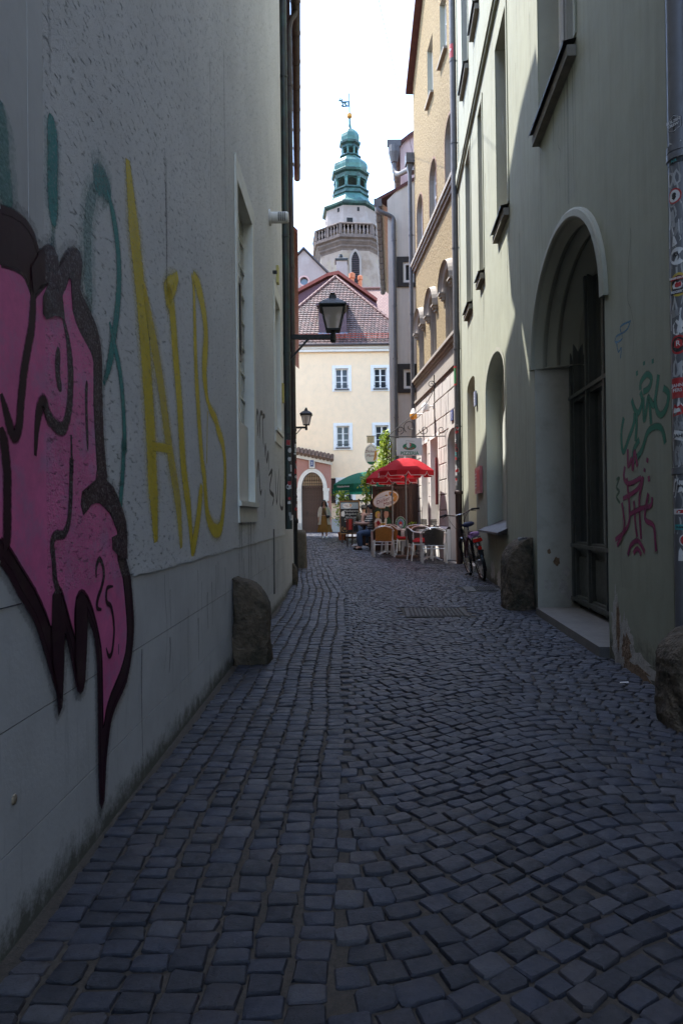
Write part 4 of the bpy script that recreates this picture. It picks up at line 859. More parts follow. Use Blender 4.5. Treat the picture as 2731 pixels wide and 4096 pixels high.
for r in (wA, wB):
    mb = MB(); reveal(mb, r, -.05, .4); loop_band(mb, [(r[0][0]-.10, .8), (r[0][0]-.10, 3.2), (r[1][0]+.10, 3.2), (r[1][0]+.10, .8)], [(r[0][0], .8), (r[0][0], 3.1), (r[1][0], 3.1), (r[1][0], .8)], -.052, -.052); o = mb.build('shop_window', WHITE, ye); glazing(o, r, .38, cols=2, rows=3)
    mb = MB(); mb.box(r[0][0]-.06, r[1][0]+.06, -.16, .38, .76, .819); mb.build('window_sill', LIME, o)
    mb = MB(); 
    for k in range(9): xx = r[0][0]+.08+k*.1; mb.tube([(xx, -.09, .82), (xx, -.09, .98)], .008, 5)
    mb.tube([(r[0][0]+.04, -.09, .92), (r[1][0]-.04, -.09, .92)], .008, 5); mb.build('sill_railing', IRON, o)
mb = MB(); mb.box(V(17.4), V(17.33), -.12, -.06, 1.35, 2.55); mb.build('folded_awning', M('wine_red_cloth', (.12,.02,.02), .8), ye)
menu = thing('menu_board', 'small pizza menu hanging in the right shop window of the yellow house', 'menu', (2.60, 17.2, 1.15), atan2(-5.6, .338))
mb = MB(); mb.box(-.2, .12, -.03, .0, -.02, .42); mb.build('board', WHITE, menu); mb = MB(); mb.add([(-.04+.12*cos(k*pi/8), -.032, .15+.12*sin(k*pi/8)) for k in range(16)], [tuple(range(16))]); mb.build('pizza_print', M('pizza_red', (.42,.09,.04), .6, .5, 30), menu, fix=False); mb = MB(); mb.add([(-.12+.04*cos(k*pi/8), -.032, .36+.03*sin(k*pi/8)) for k in range(16)], [tuple(range(16))]); mb.build('logo_print', STK['green'], menu, fix=False)
hp = thing('house_number_plate', 'small blue enamel number plate on the white ashlar of the yellow house', 'plate', (2.56, 15.62, 3.24), atan2(-5.6, .338))
mb = MB(); mb.box(-.11, .11, -.02, .02, 0, .24); mb.build('plate', M('blue_enamel', (.10,.12,.26), .4), hp); text('7', .17, 'digit', STK['white'], hp, (0, -.0215, .12))
yp = downpipe(ye, -.06, -.12, .0, 11.6, .06, ZINC, 'grey downpipe at the far corner of the yellow house', (3.0, 5.0, 7.2, 9.6), zb=.9, base_mat=IRON); random_stickers(yp, .06, -.9, .9, 2.9, 31, 16, .6, .07)
mb = MB(); mb.box(-.15, .15, -.13, .13, 11.75, 12.05); mb.lathe([(.06, 11.4), (.13, 11.75)], 4, a0=pi/4); mb.build('rain_hopper', ZINC, yp)
# ------------------------------------------------------------------ white house with dark window frames, and the taller pink house behind it
WHITEPL = M('greyish_white_plaster', (.56,.50,.43), .85, .06, 2.5, bs=.2, streak=.3, dirt=(.38,.35,.31), dirt_amt=.3)
wh = thing('white_house', 'white plaster house end with dark framed windows and a long gutter', 'house', (1.60, 22, .05))
ww = [(.28, .95, 8.43, 9.40), (.25, .92, 5.0, 5.93)]
mb = MB(); mb.face([(0,-.1),(3.4,-.1),(3.4,13.3),(.3,11.55),(0,11.25)], [rect(*w) for w in ww]); mb.add([(0,0,-.1),(0,0,11.2),(.7,8.7,11.2),(.7,8.7,-.1)], [(0,1,2,3)])
mb.build('wall', WHITEPL, wh)
DKFR = M('dark_brown_boarding', (.030,.024,.020), .7, .3, 9)
for w in ww:
    r = rect(*w); mb = MB(); i1 = rect(w[0]+.2, w[1]+.1, w[2]+.13, w[3]-.17); i1 = [(min(p[0], w[1]-.12), p[1]) for p in i1]; mb.prism(r, lambda u, v, d: (u, d, v), -.05, .05, [i1]); o = mb.build('window', DKFR, wh)
    mb = MB(); i2 = [(p[0]+(.09 if p[0] < .6 else -.03), p[1]+(.09 if p[1] < (w[2]+w[3])/2 else -.09)) for p in i1]; mb.prism(i1, lambda u, v, d: (u, d, v), .0, .05, [i2]); mb.build('window_frame', WHITE, o)
    mb = MB(); mb.face(i2, (), lambda u, v: (u, .04, v)); mb.build('pane', GLASS, o)
    mb = MB(); mb.box(w[0]+.2, w[1], -.06, -.0, w[2]+.1, w[2]+.13); mb.build('window_sill', ZINC, o)
mb = MB(); mb.add([(-.36,-.02,11.25),(.3,-.02,11.6),(3.4,-.02,13.4),(4.1,8.9,13.4),(1.0,8.9,11.6),(.34,8.9,11.25)], [(0,1,4,5),(1,2,3,4)]); mb.add([(-.36,-.03,11.2),(.3,-.03,11.54),(3.4,-.03,13.34),(3.4,-.03,13.44),(.3,-.03,11.65),(-.36,-.03,11.3)], [(0,1,4,5),(1,2,3,4)]); mb.build('roof', VERGE, wh)
mb = MB(); mb.add([(-.2,0,11.17),(.02,0,11.0),(.72,8.7,11.0),(.5,8.7,11.17)], [(0,1,2,3)]); mb.build('soffit', M('cream_boarding', (.55,.49,.40), .8), wh)
mb = MB(); N = 14
for k in range(N): 
    f0, f1 = k/N, (k+1)/N-.006; p, q = Vector((-.31,-.1,11.12)).lerp(Vector((.39,8.7,11.12)), f0), Vector((-.31,-.1,11.12)).lerp(Vector((.39,8.7,11.12)), f1); mb.tube([p, p.lerp(q, .97), p.lerp(q, .971), q], [.108,.108,.116,.116], 12)
g_ = mb.build('gutter', ZINC, wh, smooth=True)
mb = MB(); mb.box(-.44, -.19, -.16, -.10, 11.0, 11.24); mb.build('gutter_end', ZINC, g_)
dp = downpipe(wh, .19, -.09, 2.75, 10.42, .068, ZINC, 'grey downpipe on the white house end', (4.2, 6.1, 7.8, 9.9))
mb = MB(); mb.tube(catmull([(0,0,10.4),(0,0,10.55),(-.05,-.0,10.66),(-.2,-.02,10.74),(-.4,-.03,10.82),(-.5,-.02,10.92),(-.5,-.0,11.05)]), .066, 12); mb.tube(catmull([(0,0,2.78),(.0,0,2.6),(.06,0,2.5),(.2,0,2.46),(.4,0,2.40)]), .066, 12); mb.build('pipe_elbow', ZINC, dp, smooth=True)
uh = thing('pink_house', 'taller pink house end with the broad gutter and rain hopper behind the white house', 'house', (2.22, 24, .1))
PINKPL = M('pale_pink_plaster', (.56,.42,.38), .85, .07, 2.5, bs=.2, streak=.2)
mb = MB(); mb.face([(0,9),(3,9),(3,16),(.3,14.35),(0,14.0)]); mb.add([(0,0,9),(0,0,14.1),(.5,3.4,14.1),(.5,3.4,9)], [(0,1,2,3)]); mb.build('wall', PINKPL, uh)
mb = MB(); mb.add([(-.1,-.1,14.05),(.35,-.1,14.4),(3.1,-.1,16.1),(3.6,3.6,16.1),(.85,3.6,14.4),(.4,3.6,14.05)], [(0,1,4,5),(1,2,3,4)]); mb.add([(-.1,-.11,14.0),(.35,-.11,14.33),(3.1,-.11,16.03),(3.1,-.11,16.15),(.35,-.11,14.46),(-.1,-.11,14.12)], [(0,1,4,5),(1,2,3,4)]); mb.build('roof', VERGE, uh)
mb = MB(); p, q = Vector((-.22,-.1,14.0)), Vector((.27,3.4,14.0))
for k in range(6): a, e = p.lerp(q, k/6), p.lerp(q, (k+.97)/6); mb.tube([a, a.lerp(e, .96), a.lerp(e, .961), e], [.16,.16,.172,.172], 14)
g_ = mb.build('gutter', ZINC, uh, smooth=True)
mb = MB(); mb.box(-.46, .02, -.16, -.05, 13.98, 14.2); mb.lathe([(.12,13.4),(.2,13.75),(.2,13.98)], 12, (-.22,-.1,0)); mb.build('gutter_box', ZINC, g_)
mb = MB(); mb.tube(catmull([(-.22,-.1,13.5),(-.22,-.12,13.15),(-.1,-.3,12.9),(.1,-.8,12.75),(.25,-1.2,12.62),(.28,-1.4,12.4)]), .085, 12); mb.build('pipe_elbow', ZINC, g_, smooth=True)

# ------------------------------------------------------------------ cream house that closes the street
CREAM = M('cream_plaster', (.85,.62,.395), .85, .05, 2, bs=.25, bscale=35, streak=.03, dirt=(.6,.48,.33), dirt_amt=.3, dscale=3)
ch = thing('cream_house', 'cream three-storey house with red hipped tile roof closing the street', 'house', (0, 38, 0))
wn = [(-.43, .64, 8.07, 9.53), (1.72, 2.79, 8.07, 9.53), (-.40, .67, 4.80, 6.32), (1.76, 2.83, 4.80, 6.32), (-.33, .80, 1.75, 3.28)]
op = [rect(a+.17, e-.17, z0+.15, z1-.16) for a, e, z0, z1 in wn]
mb = MB(); mb.face(rect(-4.6, 4.2, .98, 10.3), op); shell(mb, -4.6, 4.2, 0, 10.3, 14, 0); mb.build('wall', CREAM, ch)
mb = MB(); mb.box(-4.6, 4.2, -.03, .0, 0, .98); mb.build('plinth', M('grey_plinth_paint', (.42,.41,.37), .85, .08, 3), ch)
for w, h in zip(wn, op):
    mb = MB(); o_ = rect(*w); mb.prism(o_, lambda u, v, d: (u, d, v), -.03, -.0005, [h]); reveal(mb, h, -.03, .2); o = mb.build('window', WHITE, ch)
    glazing(o, h, .16, cols=2, rows=3, fw=.07)
    mb = MB(); mb.box(h[0][0]-.04, h[1][0]+.04, -.10, .1, h[0][1]-.07, h[0][1]); mb.build('window_sill', ZINC, o)
    mb = MB(); mb.tube([(h[0][0], -.02, h[0][1]+.17), (h[1][0], -.02, h[0][1]+.17)], .012, 5); mb.build('sill_bar', IRON, o)
    mb = MB(); xs = [h[0][0]+.08+k*.07 for k in range(11)]; mb.add([(x, .24+.02*(k % 2), z) for z in (h[0][1], h[2][1]) for k, x in enumerate(xs)], [(k, k+1, 12+k, 11+k) for k in range(10) if k not in (4,5)]); mb.build('curtain', M('grey_net_curtain', (.20,.20,.21), .9) if w is wn[0] else bpy.data.materials['grey_net_curtain'], o, fix=False)
mb = MB(); mb.box(-4.65, 4.25, -.16, .0, 10.28, 10.44); mb.box(-4.65, 4.25, -.26, .0, 10.441, 10.58); mb.build('cornice', WHITE, ch)
mb = MB(); mb.tube([(-4.75, -.38, 10.62), (4.35, -.38, 10.62)], .075, 10); mb.build('gutter', M('dark_copper_gutter', (.07,.05,.045), .5, .2), ch, smooth=True)
mb = MB(); mb.box(-4.6, 4.2, 0, .4, .1, 10.2); 
m, nt, b = nodes('beaver_tail_tile'); v = coords(nt); at = nd(nt, 'ShaderNodeAttribute', attribute_name='tone')
c = ramp(nt, at.outputs['Fac'], [(0, (.026,.014,.011)), (.4, (.060,.024,.017)), (.75, (.095,.036,.025)), (1, (.15,.072,.055))])
c = mix(nt, .35, c, ramp(nt, noise(nt, v, 25, 5, .7), [(.3, (.045,.03,.028)), (.7, (.18,.12,.105))]))
lk(nt, c, b.inputs['Base Color']); b.inputs['Roughness'].default_value = .5; b.inputs['Specular IOR Level'].default_value = .6; TILE = m
HX0, HX1, HY0, HZ0 = -4.72, 4.32, -.36, 10.66; AP = Vector((-.2, 4.3, 15.97))
roof = MB(); roof.add([(HX0,HY0,HZ0),(HX1,HY0,HZ0),tuple(AP),(AP.x,12,AP.z),(HX0,14,HZ0),(HX1,14,HZ0)], [(0,1,2),(0,2,3,4),(1,5,3,2)]); rf = roof.build('roof', TILE, ch)
sl = Vector((0, AP.y-HY0, AP.z-HZ0)); SLEN = sl.length; sl.normalize(); nrm = Vector((0, -sl.z, sl.y))
tiles = []; row = 0; s = -.03; rt = random.Random(6)
while s < SLEN-.1:
    f = s/SLEN; x0 = HX0+(AP.x-HX0)*f; x1 = HX1+(AP.x-HX1)*f; x = x0+(row % 2)*.105
    while x < x1-.08: tiles.append((x, s)); x += .21
    s += .195; row += 1
mb = MB(); tn = []
for x, s in tiles:
    tv = rt.random(); j = rt.uniform(-.008, .008); B = Vector((0, HY0, HZ0))
    def P(dx, ds, h): q = B+sl*(s+ds+j)+nrm*h; return (x+dx, q.y, q.z)
    pr = [(-.1,.20),(-.1,.06),(-.065,.012),(0,-.008),(.065,.012),(.1,.06),(.1,.20)]
    hh = lambda ds: .045-.18*ds*.9
    top = [P(dx, ds, .066-.22*ds+rt.uniform(-.003,.003)) for dx, ds in pr]; bot = [P(dx, ds, .02-.16*ds) for dx, ds in pr[1:6]]
    mb.add(top+bot, [tuple(range(7))]+[(1+i, 2+i, 8+i, 7+i) for i in range(4)]); tn += [tv]*12
o = mb.build('roof_tiles', TILE, ch, fix=False); tag(o, kind='stuff'); o.data.attributes.new('tone', 'FLOAT', 'POINT').data.foreach_set('value', tn)
HIPM = M('hip_tile_red', (.125,.05,.037), .6, .25, 8, spec=.5)
hipm = None
for cx in (HX0, HX1):
    A0 = Vector((cx, HY0, HZ0+.05)); d = AP+Vector((0,0,.08))-A0; n = 21
    for k in range(n):
        if hipm is None:
            q = MB(); q.tube([(0,0,0),(0,0,.30),(0,0,.302),(0,0,.36)], [.075,.085,.10,.10], 10); oo = q.build('hip_tile', HIPM, None, smooth=True); hipm = oo.data; bpy.data.objects.remove(oo)
        o = bpy.data.objects.new('hip_tile', hipm); COL.objects.link(o); o.parent = rf; o.location = A0+d*(k/n); o.rotation_euler = d.to_track_quat('Z', 'Y').to_euler()
mb = MB()
for s, hh in ((.42, .10), (.42, .22), (.42, .34)): q = Vector((0, HY0, HZ0))+sl*s+nrm*hh; mb.tube([(-4.3, q.y, q.z), (3.9, q.y, q.z)], .018, 5)
SNOW = M('red_painted_steel', (.33,.07,.045), .5, .2, 8); g_ = mb.build('snow_guard', SNOW, rf)
sm = None
for k in range(28):
    q = Vector((0, HY0, HZ0))+sl*.42; e = q+nrm*.4; mb = MB()
    if sm is None: mb.bar((0, q.y, q.z), (0, e.y, e.z), .03, .012); mb.bar((0, q.y, q.z+.02), (0, q.y+.25, q.z+.3), .02); oo = mb.build('guard_post', SNOW, None); sm = oo.data; bpy.data.objects.remove(oo)
    o = bpy.data.objects.new('guard_post', sm); COL.objects.link(o); o.parent = g_; o.location = (-4.2+.3*k, 0, 0)
DORM = M('purple_brown_copper', (.075,.040,.048), .55, .25, 4, metal=.2)
mb = MB(); mb.box(-1.15, .42, .30, 3.0, 11.42, 12.95); mb.build('dormer', DORM, ch)
mb = MB(); mb.add([(-1.3,.1,12.95),(.57,.1,12.95),(.57,3.2,13.75),(-1.3,3.2,13.75),(-1.3,.1,13.05),(.57,.1,13.05),(.57,3.2,13.85),(-1.3,3.2,13.85)], [(0,1,2,3),(4,5,6,7),(0,1,5,4),(0,3,7,4),(1,2,6,5)]); mb.build('dormer_roof', DORM, ch)
mb = MB(); mb.box(-1.2, .47, .16, .30, 11.34, 11.42); mb.build('dormer_flashing', M('blue_grey_flashing', (.12,.15,.20), .5, metal=.4), ch)
# brown shutter beside the ground-floor window
sh = MB(); sh.box(-.64, -.30, -.11, -.035, 1.86, 1.92); sh.box(-.64, -.30, -.11, -.035, 3.18, 3.24); sh.box(-.64, -.59, -.11, -.035, 1.921, 3.179); sh.box(-.35, -.30, -.11, -.035, 1.921, 3.179)
SHUT = M('brown_shutter_paint', (.045,.026,.022), .6, .2, 6); so = sh.build('shutter', SHUT, ch); slm = None
for k in range(22):
    mb = MB()
    if slm is None: mb.bar((-.588, -.075, 1.95), (-.352, -.075, 1.95), .06, .012, up=(0,-.6,.8)); oo = mb.build('slat', SHUT, None); slm = oo.data; bpy.data.objects.remove(oo)
    o = bpy.data.objects.new('slat', slm); COL.objects.link(o); o.parent = so; o.location = (0, 0, k*.0575)

# ------------------------------------------------------------------ pink gateway in front of it
gw = thing('gateway', 'pink gateway wall with white arch and brown plank gate left of the cream house', 'gateway', (0, 37.3, .22))
GP = M('dusty_pink_plaster', (.33,.155,.115), .85, .10, 2.5, bs=.25, streak=.25, dirt=(.30,.17,.14), dirt_amt=.5); GW_ = M('chipped_white_paint', (.60,.54,.45), .8, .08, 5, bs=.25, dirt=(.40,.37,.33), dirt_amt=.5, dscale=4)
go = arch(-2.18, -.98, -.1, 2.42, 3.32, 20)
mb = MB(); mb.face([(-4.2,-.1),(-.55,-.1),(-.55,3.72),(-1.0,3.82),(-1.6,3.95),(-2.4,4.12),(-4.2,4.25)], [go]); mb.add([(-.55,0,-.1),(-.55,.66,-.1),(-.55,.66,3.72),(-.55,0,3.72)], [(0,1,2,3)]); mb.build('wall', GP, gw)
mb = MB(); reveal(mb, go, 0, .62); mb.build('arch_reveal', M('worn_reveal', (.46,.43,.39), .85, .18, 5, bs=.4, dirt=(.25,.23,.2), dirt_amt=.7, dscale=3), gw)
mb = MB(); A0, A1 = ring(-2.18,-.98,2.42,3.32,0,-.1,24), ring(-2.18,-.98,2.42,3.32,.21,-.1,24); A1 = [(p[0] if p[1] > 2.3 or True else p[0], p[1]) for p in A1]
loop_band(mb, A0, A1, -.05, -.05); loop_band(mb, A0, A0, -.05, 0); loop_band(mb, A1, A1, -.05, 0); mb.build('arch_trim', GW_, gw)
for x0, x1 in ((-2.52, -2.16), (-1.0, -.64)): mb = MB(); mb.box(x0, x1, -.09, .05, 2.30, 2.44); mb.box(x0+.04, x1-.04, -.07, .05, 1.75, 2.30); mb.build('impost', GW_, gw)
for x0, x1 in ((-2.5, -2.18), (-.98, -.66)): mb = MB(); mb.box(x0, x1, -.12, .05, -.1, .55); mb.build('kerb_stone', STONE, gw)
top = [(-.45,3.72),(-1.0,3.84),(-1.6,3.97),(-2.4,4.14),(-4.2,4.28)]
mb = MB()
for (xa, za), (xb, zb) in zip(top, top[1:]): mb.add([(xa,-.1,za-.02),(xb,-.1,zb-.02),(xb,-.18,zb+.22),(xa,-.18,za+.22),(xa,.3,za+.22),(xb,.3,zb+.22)], [(0,1,2,3),(3,2,5,4)])
mb.build('coping_moulding', GW_, gw)
CT = M('mossy_tile', (.13,.075,.05), .85, .4, 10, bs=.3, dirt=(.07,.06,.03), dirt_amt=.6, dscale=8); ct = None
def topz(x):
    for (xa, za), (xb, zb) in zip(top, top[1:]):
        if xb <= x <= xa: return za+(zb-za)*(x-xa)/(xb-xa)
    return 3.72
for k in range(18):
    for j, (yy, zz) in enumerate(((-.20, .26), (-.02, .36), (.16, .46))):
        mb = MB()
        if ct is None: mb.tube([(0,-.02,0),(0,.24,.12)], .105, 8); mb.box(-.10,.10,0,.24,-.02,.03); oo = mb.build('coping_tile', CT, None, smooth=True); ct = oo.data; bpy.data.objects.remove(oo)
        o = bpy.data.objects.new('coping_tile', ct); COL.objects.link(o); o.parent = gw; x = -.5-.205*k; o.location = (x, yy, topz(x)+zz-.04); o.rotation_euler = (0, rt.uniform(-.06,.06)+.13, 0)
mb = MB(); mb.box(-1.73, -1.43, -.12, -.0, 3.55, 4.02); mb.build('keystone', GW_, gw)
mb = MB(); mb.box(-1.68, -1.48, -.14, -.121, 3.62, 3.98); o = mb.build('number_plate', M('dark_blue_enamel', (.07,.08,.14), .4), gw); text('2', .2, 'digit', STK['white'], o, (-1.58, -.143, 3.8))
GATE = M('brown_gate_board', (.105,.060,.042), .65, .25, 7, streak=.4); gt = thing('gate', None, None); gt.parent = gw; gm = None
for k in range(13):
    mb = MB()
    if gm is None: mb.box(-.042, .042, -.02, .02, 0, 2.52); mb.box(-.025, .025, -.032, -.0201, .02, 2.5); oo = mb.build('board', GATE, None); gm = oo.data; bpy.data.objects.remove(oo)
    o = bpy.data.objects.new('board', gm); COL.objects.link(o); o.parent = gt; o.location = (-2.135+.0925*k, .52+.004*(k % 2), .0)
mb = MB(); mb.box(-2.2, -.96, .44, .56, 2.52, 2.62); mb.box(-2.2, -.96, .48, .54, 0, .16); mb.build('gate_rail', GATE, gt)
mb = MB(); mb.box(-2.2, -.95, .56, .58, 0, 2.5); mb.build('gate_backing', DARK, gt)
mb = MB()
for k in range(12):
    x = -2.12+.1*k; top_ = 2.42+.9*sqrt(max(0, 1-((x+1.58)/.6)**2)); mb.tube([(x,.5,2.6),(x,.5,top_)], .012, 5)
    if top_ > 2.95: mb.lathe([(.0,-.1),(.035,0),(0,.1)], 6, (x, .5, 2.9)); mb.lathe([(.0,-.06),(.03,0),(0,.06)], 6, (x, .5, 3.12))
mb.tube([(-2.15,.5,2.72),(-1.0,.5,2.72)], .012, 5); mb.build('iron_grille', M('rusty_iron', (.06,.03,.02), .8, .3), gt)
mb = MB(); mb.box(-2.3, -.9, 2.2, 2.3, 0, 3.9); mb.build('courtyard_wall', M('warm_lit_plaster', (.66,.38,.20), .85), gw)  # orange colour stands in for the warm light in the court
for x, z, w, h in ((-.80, 1.52, .14, .2), (-.78, 1.1, .15, .12), (-.78, .97, .15, .1), (-1.27, 1.05, .09, .17)):
    mb = MB(); y = -.055 if x > -1 else .44; mb.box(x-w/2, x+w/2, y-.015, y, z-h/2, z+h/2); mb.build('small_notice', STK['white'], gw)
mb = MB(); mb.tube([(-1.87,.46,1.0),(-1.87,.42,1.02),(-1.87,.42,1.16),(-1.87,.46,1.18)], .012, 6); mb.build('gate_handle', IRON, gt)

# ------------------------------------------------------------------ roofs and gable behind, church tower
LAV = M('pale_church_plaster', (.30,.25,.235), .85, .07, .5, bs=.2, streak=.2, dirt=(.42,.38,.37), dirt_amt=.6, dscale=.35)
gb = thing('gabled_house', 'tall pale gable with a round window rising behind the cream house', 'house', (-3.05, 60, .2))
oc = [(.36*cos(2*pi*k/24), 21.75+.36*sin(2*pi*k/24)) for k in range(24)]
mb = MB(); mb.face([(-7,0),(7,0),(7,17.3),(0,24.5),(-7,17.3)], [oc]); reveal(mb, oc, 0, .4); mb.build('wall', LAV, gb)
mb = MB(); o2 = [(.50*cos(2*pi*k/24), 21.75+.50*sin(2*pi*k/24)) for k in range(24)]; loop_band(mb, oc, o2, -.03, -.03, True); loop_band(mb, o2, o2, -.03, 0, True); w_ = mb.build('round_window', M('rose_trim', (.45,.30,.28), .8), gb); mb = MB(); mb.face(oc, (), lambda u, v: (u, .3, v)); mb.build('pane', glass('blueish_glass', (.10,.13,.17), .1), w_)
mb = MB()
for sg in (-1, 1): mb.add([(0,-.2,24.55),(sg*7.3,-.2,17.05),(sg*7.3,-.2,17.2),(0,-.2,24.75),(0,14,24.75),(sg*7.3,14,17.2)], [(0,1,2,3),(3,2,5,4)])
mb.build('roof', M('dark_roof_edge', (.06,.05,.055), .7), gb)
rh = thing('rear_house', 'house behind the cream house with dark red gable edge and white chimney', 'house', (-1.2, 50, .2))
mb = MB(); mb.face([(-5,0),(4,0),(4,16.5),(1.2,18.55),(.4,18.4),(-5,15.6)]); mb.build('wall', M('dark_purple_cladding', (.085,.035,.05), .7, .2, 3), rh)
mb = MB(); mb.add([(-5,-.3,15.7),(.4,-.3,18.5),(1.2,-.3,18.65),(4,-.3,16.6),(-5,-.3,15.95),(.4,-.3,18.75),(1.2,-.3,18.9),(4,-.3,16.85),(-5,8,15.95),(.4,8,18.75),(1.2,8,18.9),(4,8,16.85)], [(0,1,5,4),(1,2,6,5),(2,3,7,6),(4,5,9,8),(5,6,10,9),(6,7,11,10)]); mb.build('roof', M('bright_red_tile', (.20,.048,.034), .75, .25, 6, bs=.3), rh)
mb = MB(); mb.box(1.02, 1.86, 1.6, 2.4, 15, 20.35); mb.build('chimney', LAV, rh); mb = MB(); mb.box(.94, 1.94, 1.52, 2.48, 20.35, 20.5); mb.add([(.94,1.52,20.5),(1.94,1.52,20.5),(1.94,2.48,20.5),(.94,2.48,20.5),(1.44,2,20.75)], [(0,1,4),(1,2,4),(2,3,4),(3,0,4)]); mb.lathe([(.13,20.6),(.18,20.75),(.13,20.95),(.0,20.97)], 10, (1.38,2,0)); mb.build('chimney_cap', IRON, rh)
th = thing('tiled_house', 'house with a plain pinkish tile roof beside the church tower foot', 'house', (2.6, 54, .2))
m, nt, b = nodes('small_pink_tiles'); bk = nd(nt, 'ShaderNodeTexBrick'); bk.inputs['Scale'].default_value = 1; bk.inputs['Brick Width'].default_value = .24; bk.inputs['Row Height'].default_value = .2; bk.inputs['Mortar Size'].default_value = .02
t = nd(nt, 'ShaderNodeTexCoord'); mp = nd(nt, 'ShaderNodeMapping'); mp.inputs['Rotation'].default_value = (-.85, 0, 0); lk(nt, t.outputs['Object'], mp.inputs[0]); lk(nt, mp.outputs[0], bk.inputs['Vector'])
for k, c in (('Color1', (.24,.14,.11,1)), ('Color2', (.19,.10,.08,1)), ('Mortar', (.12,.07,.06,1))): bk.inputs[k].default_value = c
lk(nt, bk.outputs['Color'], b.inputs['Base Color']); b.inputs['Roughness'].default_value = .7; bump(nt, b, bk.outputs['Fac'], -.6, .03)
mb = MB(); mb.add([(-2.2,-5,13),(6,-5,13),(6,0,18.95),(-2.2,0,18.95)], [(0,1,2,3)]); mb.add([(-2.2,0,18.95),(6,0,18.95),(6,5,13),(-2.2,5,13)], [(0,1,2,3)]); mb.build('roof', m, th)
mb = MB(); mb.box(-2.1, 5.9, -4.7, 4.7, 0, 13.2); mb.add([(-2.1,-4.9,13),(-2.1,4.9,13),(-2.1,0,18.8)], [(0,1,2)]); mb.build('wall', LAV, th)
mb = MB(); mb.tube([(-2.2,0,19.0),(6,0,19.0)], .13, 8); mb.build('ridge_tile', HIPM, th)
CLAY = M('orange_clay', (.50,.17,.08), .8, .12, 8)
for x, h, r in ((-1.55, 1.0, .2), (-.92, .8, .17)): mb = MB(); mb.lathe([(r*.85, 17.5), (r*.85, 18.9+h*.6), (r*1.15, 18.9+h*.65), (r*1.15, 18.9+h), (r*.7, 18.95+h), (r*.7, 18.7+h)], 12, (x, -.8, 0)); mb.build('chimney_pot', CLAY, th, smooth=True)
mb = MB(); mb.box(2.25, 2.85, -3.2, -2.2, 15.5, 18.2); mb.build('roof_box', M('sky_blue_sheet', (.28,.45,.62), .4), th)

COPPER = M('green_copper', (.048,.135,.118), .5, .4, 1.2, dirt=(.015,.032,.036), dirt_amt=.9, dscale=.9, metal=.25, spec=.6)
COPPERD = M('dark_aged_copper', (.025,.055,.055), .5, .4, 1.5, dirt=(.07,.22,.19), dirt_amt=.5, dscale=1.2, metal=.25)
def tower_stone():
    m, nt, b = nodes('tower_stone'); v = coords(nt); vo = nd(nt, 'ShaderNodeTexBrick'); lk(nt, coords(nt, (1,1,1), (pi/2,0,0)), vo.inputs['Vector'])
    c = ramp(nt, noise(nt, v, .5, 6, .65), [(.35, (.21,.15,.115)), (.5, (.285,.22,.18)), (.65, (.31,.245,.21))])
    q = nd(nt, 'ShaderNodeTexVoronoi', feature='F1', distance='CHEBYCHEV'); q.inputs['Scale'].default_value = .9; lk(nt, v, q.inputs['Vector'])
    c = mix(nt, math_(nt, 'MULTIPLY', ramp(nt, q.outputs['Color'], [(.72, (0,0,0)), (.74, (1,1,1))]), .5), c, (.30,.24,.17))
    lk(nt, c, b.inputs['Base Color']); b.inputs['Roughness'].default_value = .9; bump(nt, b, noise(nt, v, 3, 6), .4, .1); return m
TST = tower_stone()
tw = thing('church_tower', 'octagonal church tower with balustrade and green copper lantern spire', 'tower', (1.9, 100, .2), radians(-16))
OA = -pi/2
def tz(z):
    k = [(50, 50), (51, 50.2), (52.1, 51.4), (54.7, 53.9), (56.3, 55.1), (57.2, 56.1), (58.3, 57.2), (58.85, 58.0), (61, 59.9), (66, 64.5)]
    if z <= 50: return z
    for (a, p), (e, q) in zip(k, k[1:]):
        if z <= e: return p+(q-p)*(z-a)/(e-a)
    return z
def octo(mb, prof): mb.lathe([(r*1.07, tz(z)-.2) for r, z in prof], 8, a0=OA)
mb = MB(); octo(mb, [(4.75,0),(4.65,38.7)]); tw_w = mb.build('shaft', TST, tw)
mb = MB(); octo(mb, [(4.66,38.5),(4.75,38.75),(4.95,39.0),(4.95,39.2),(5.25,39.6),(5.25,39.85),(5.55,40.05),(5.55,40.3),(4,40.3)]); mb.build('corbel_cornice', M('sooty_stone', (.135,.10,.088), .9, .35, 1.2, bs=.5, bscale=4, bdist=.1, dirt=(.08,.06,.055), dirt_amt=.8, dscale=.8), tw)
SOOT = bpy.data.materials['sooty_stone']
mb = MB(); octo(mb, [(5.15,40.3),(5.5,40.3),(5.5,40.5),(5.15,40.5)]); mb.build('balustrade_base', SOOT, tw); mb = MB(); octo(mb, [(5.1,41.85),(5.55,41.85),(5.6,42.0),(5.5,42.1),(5.1,42.1),(5.1,41.85)]); mb.build('handrail', SOOT, tw)
bal = None; pier = None
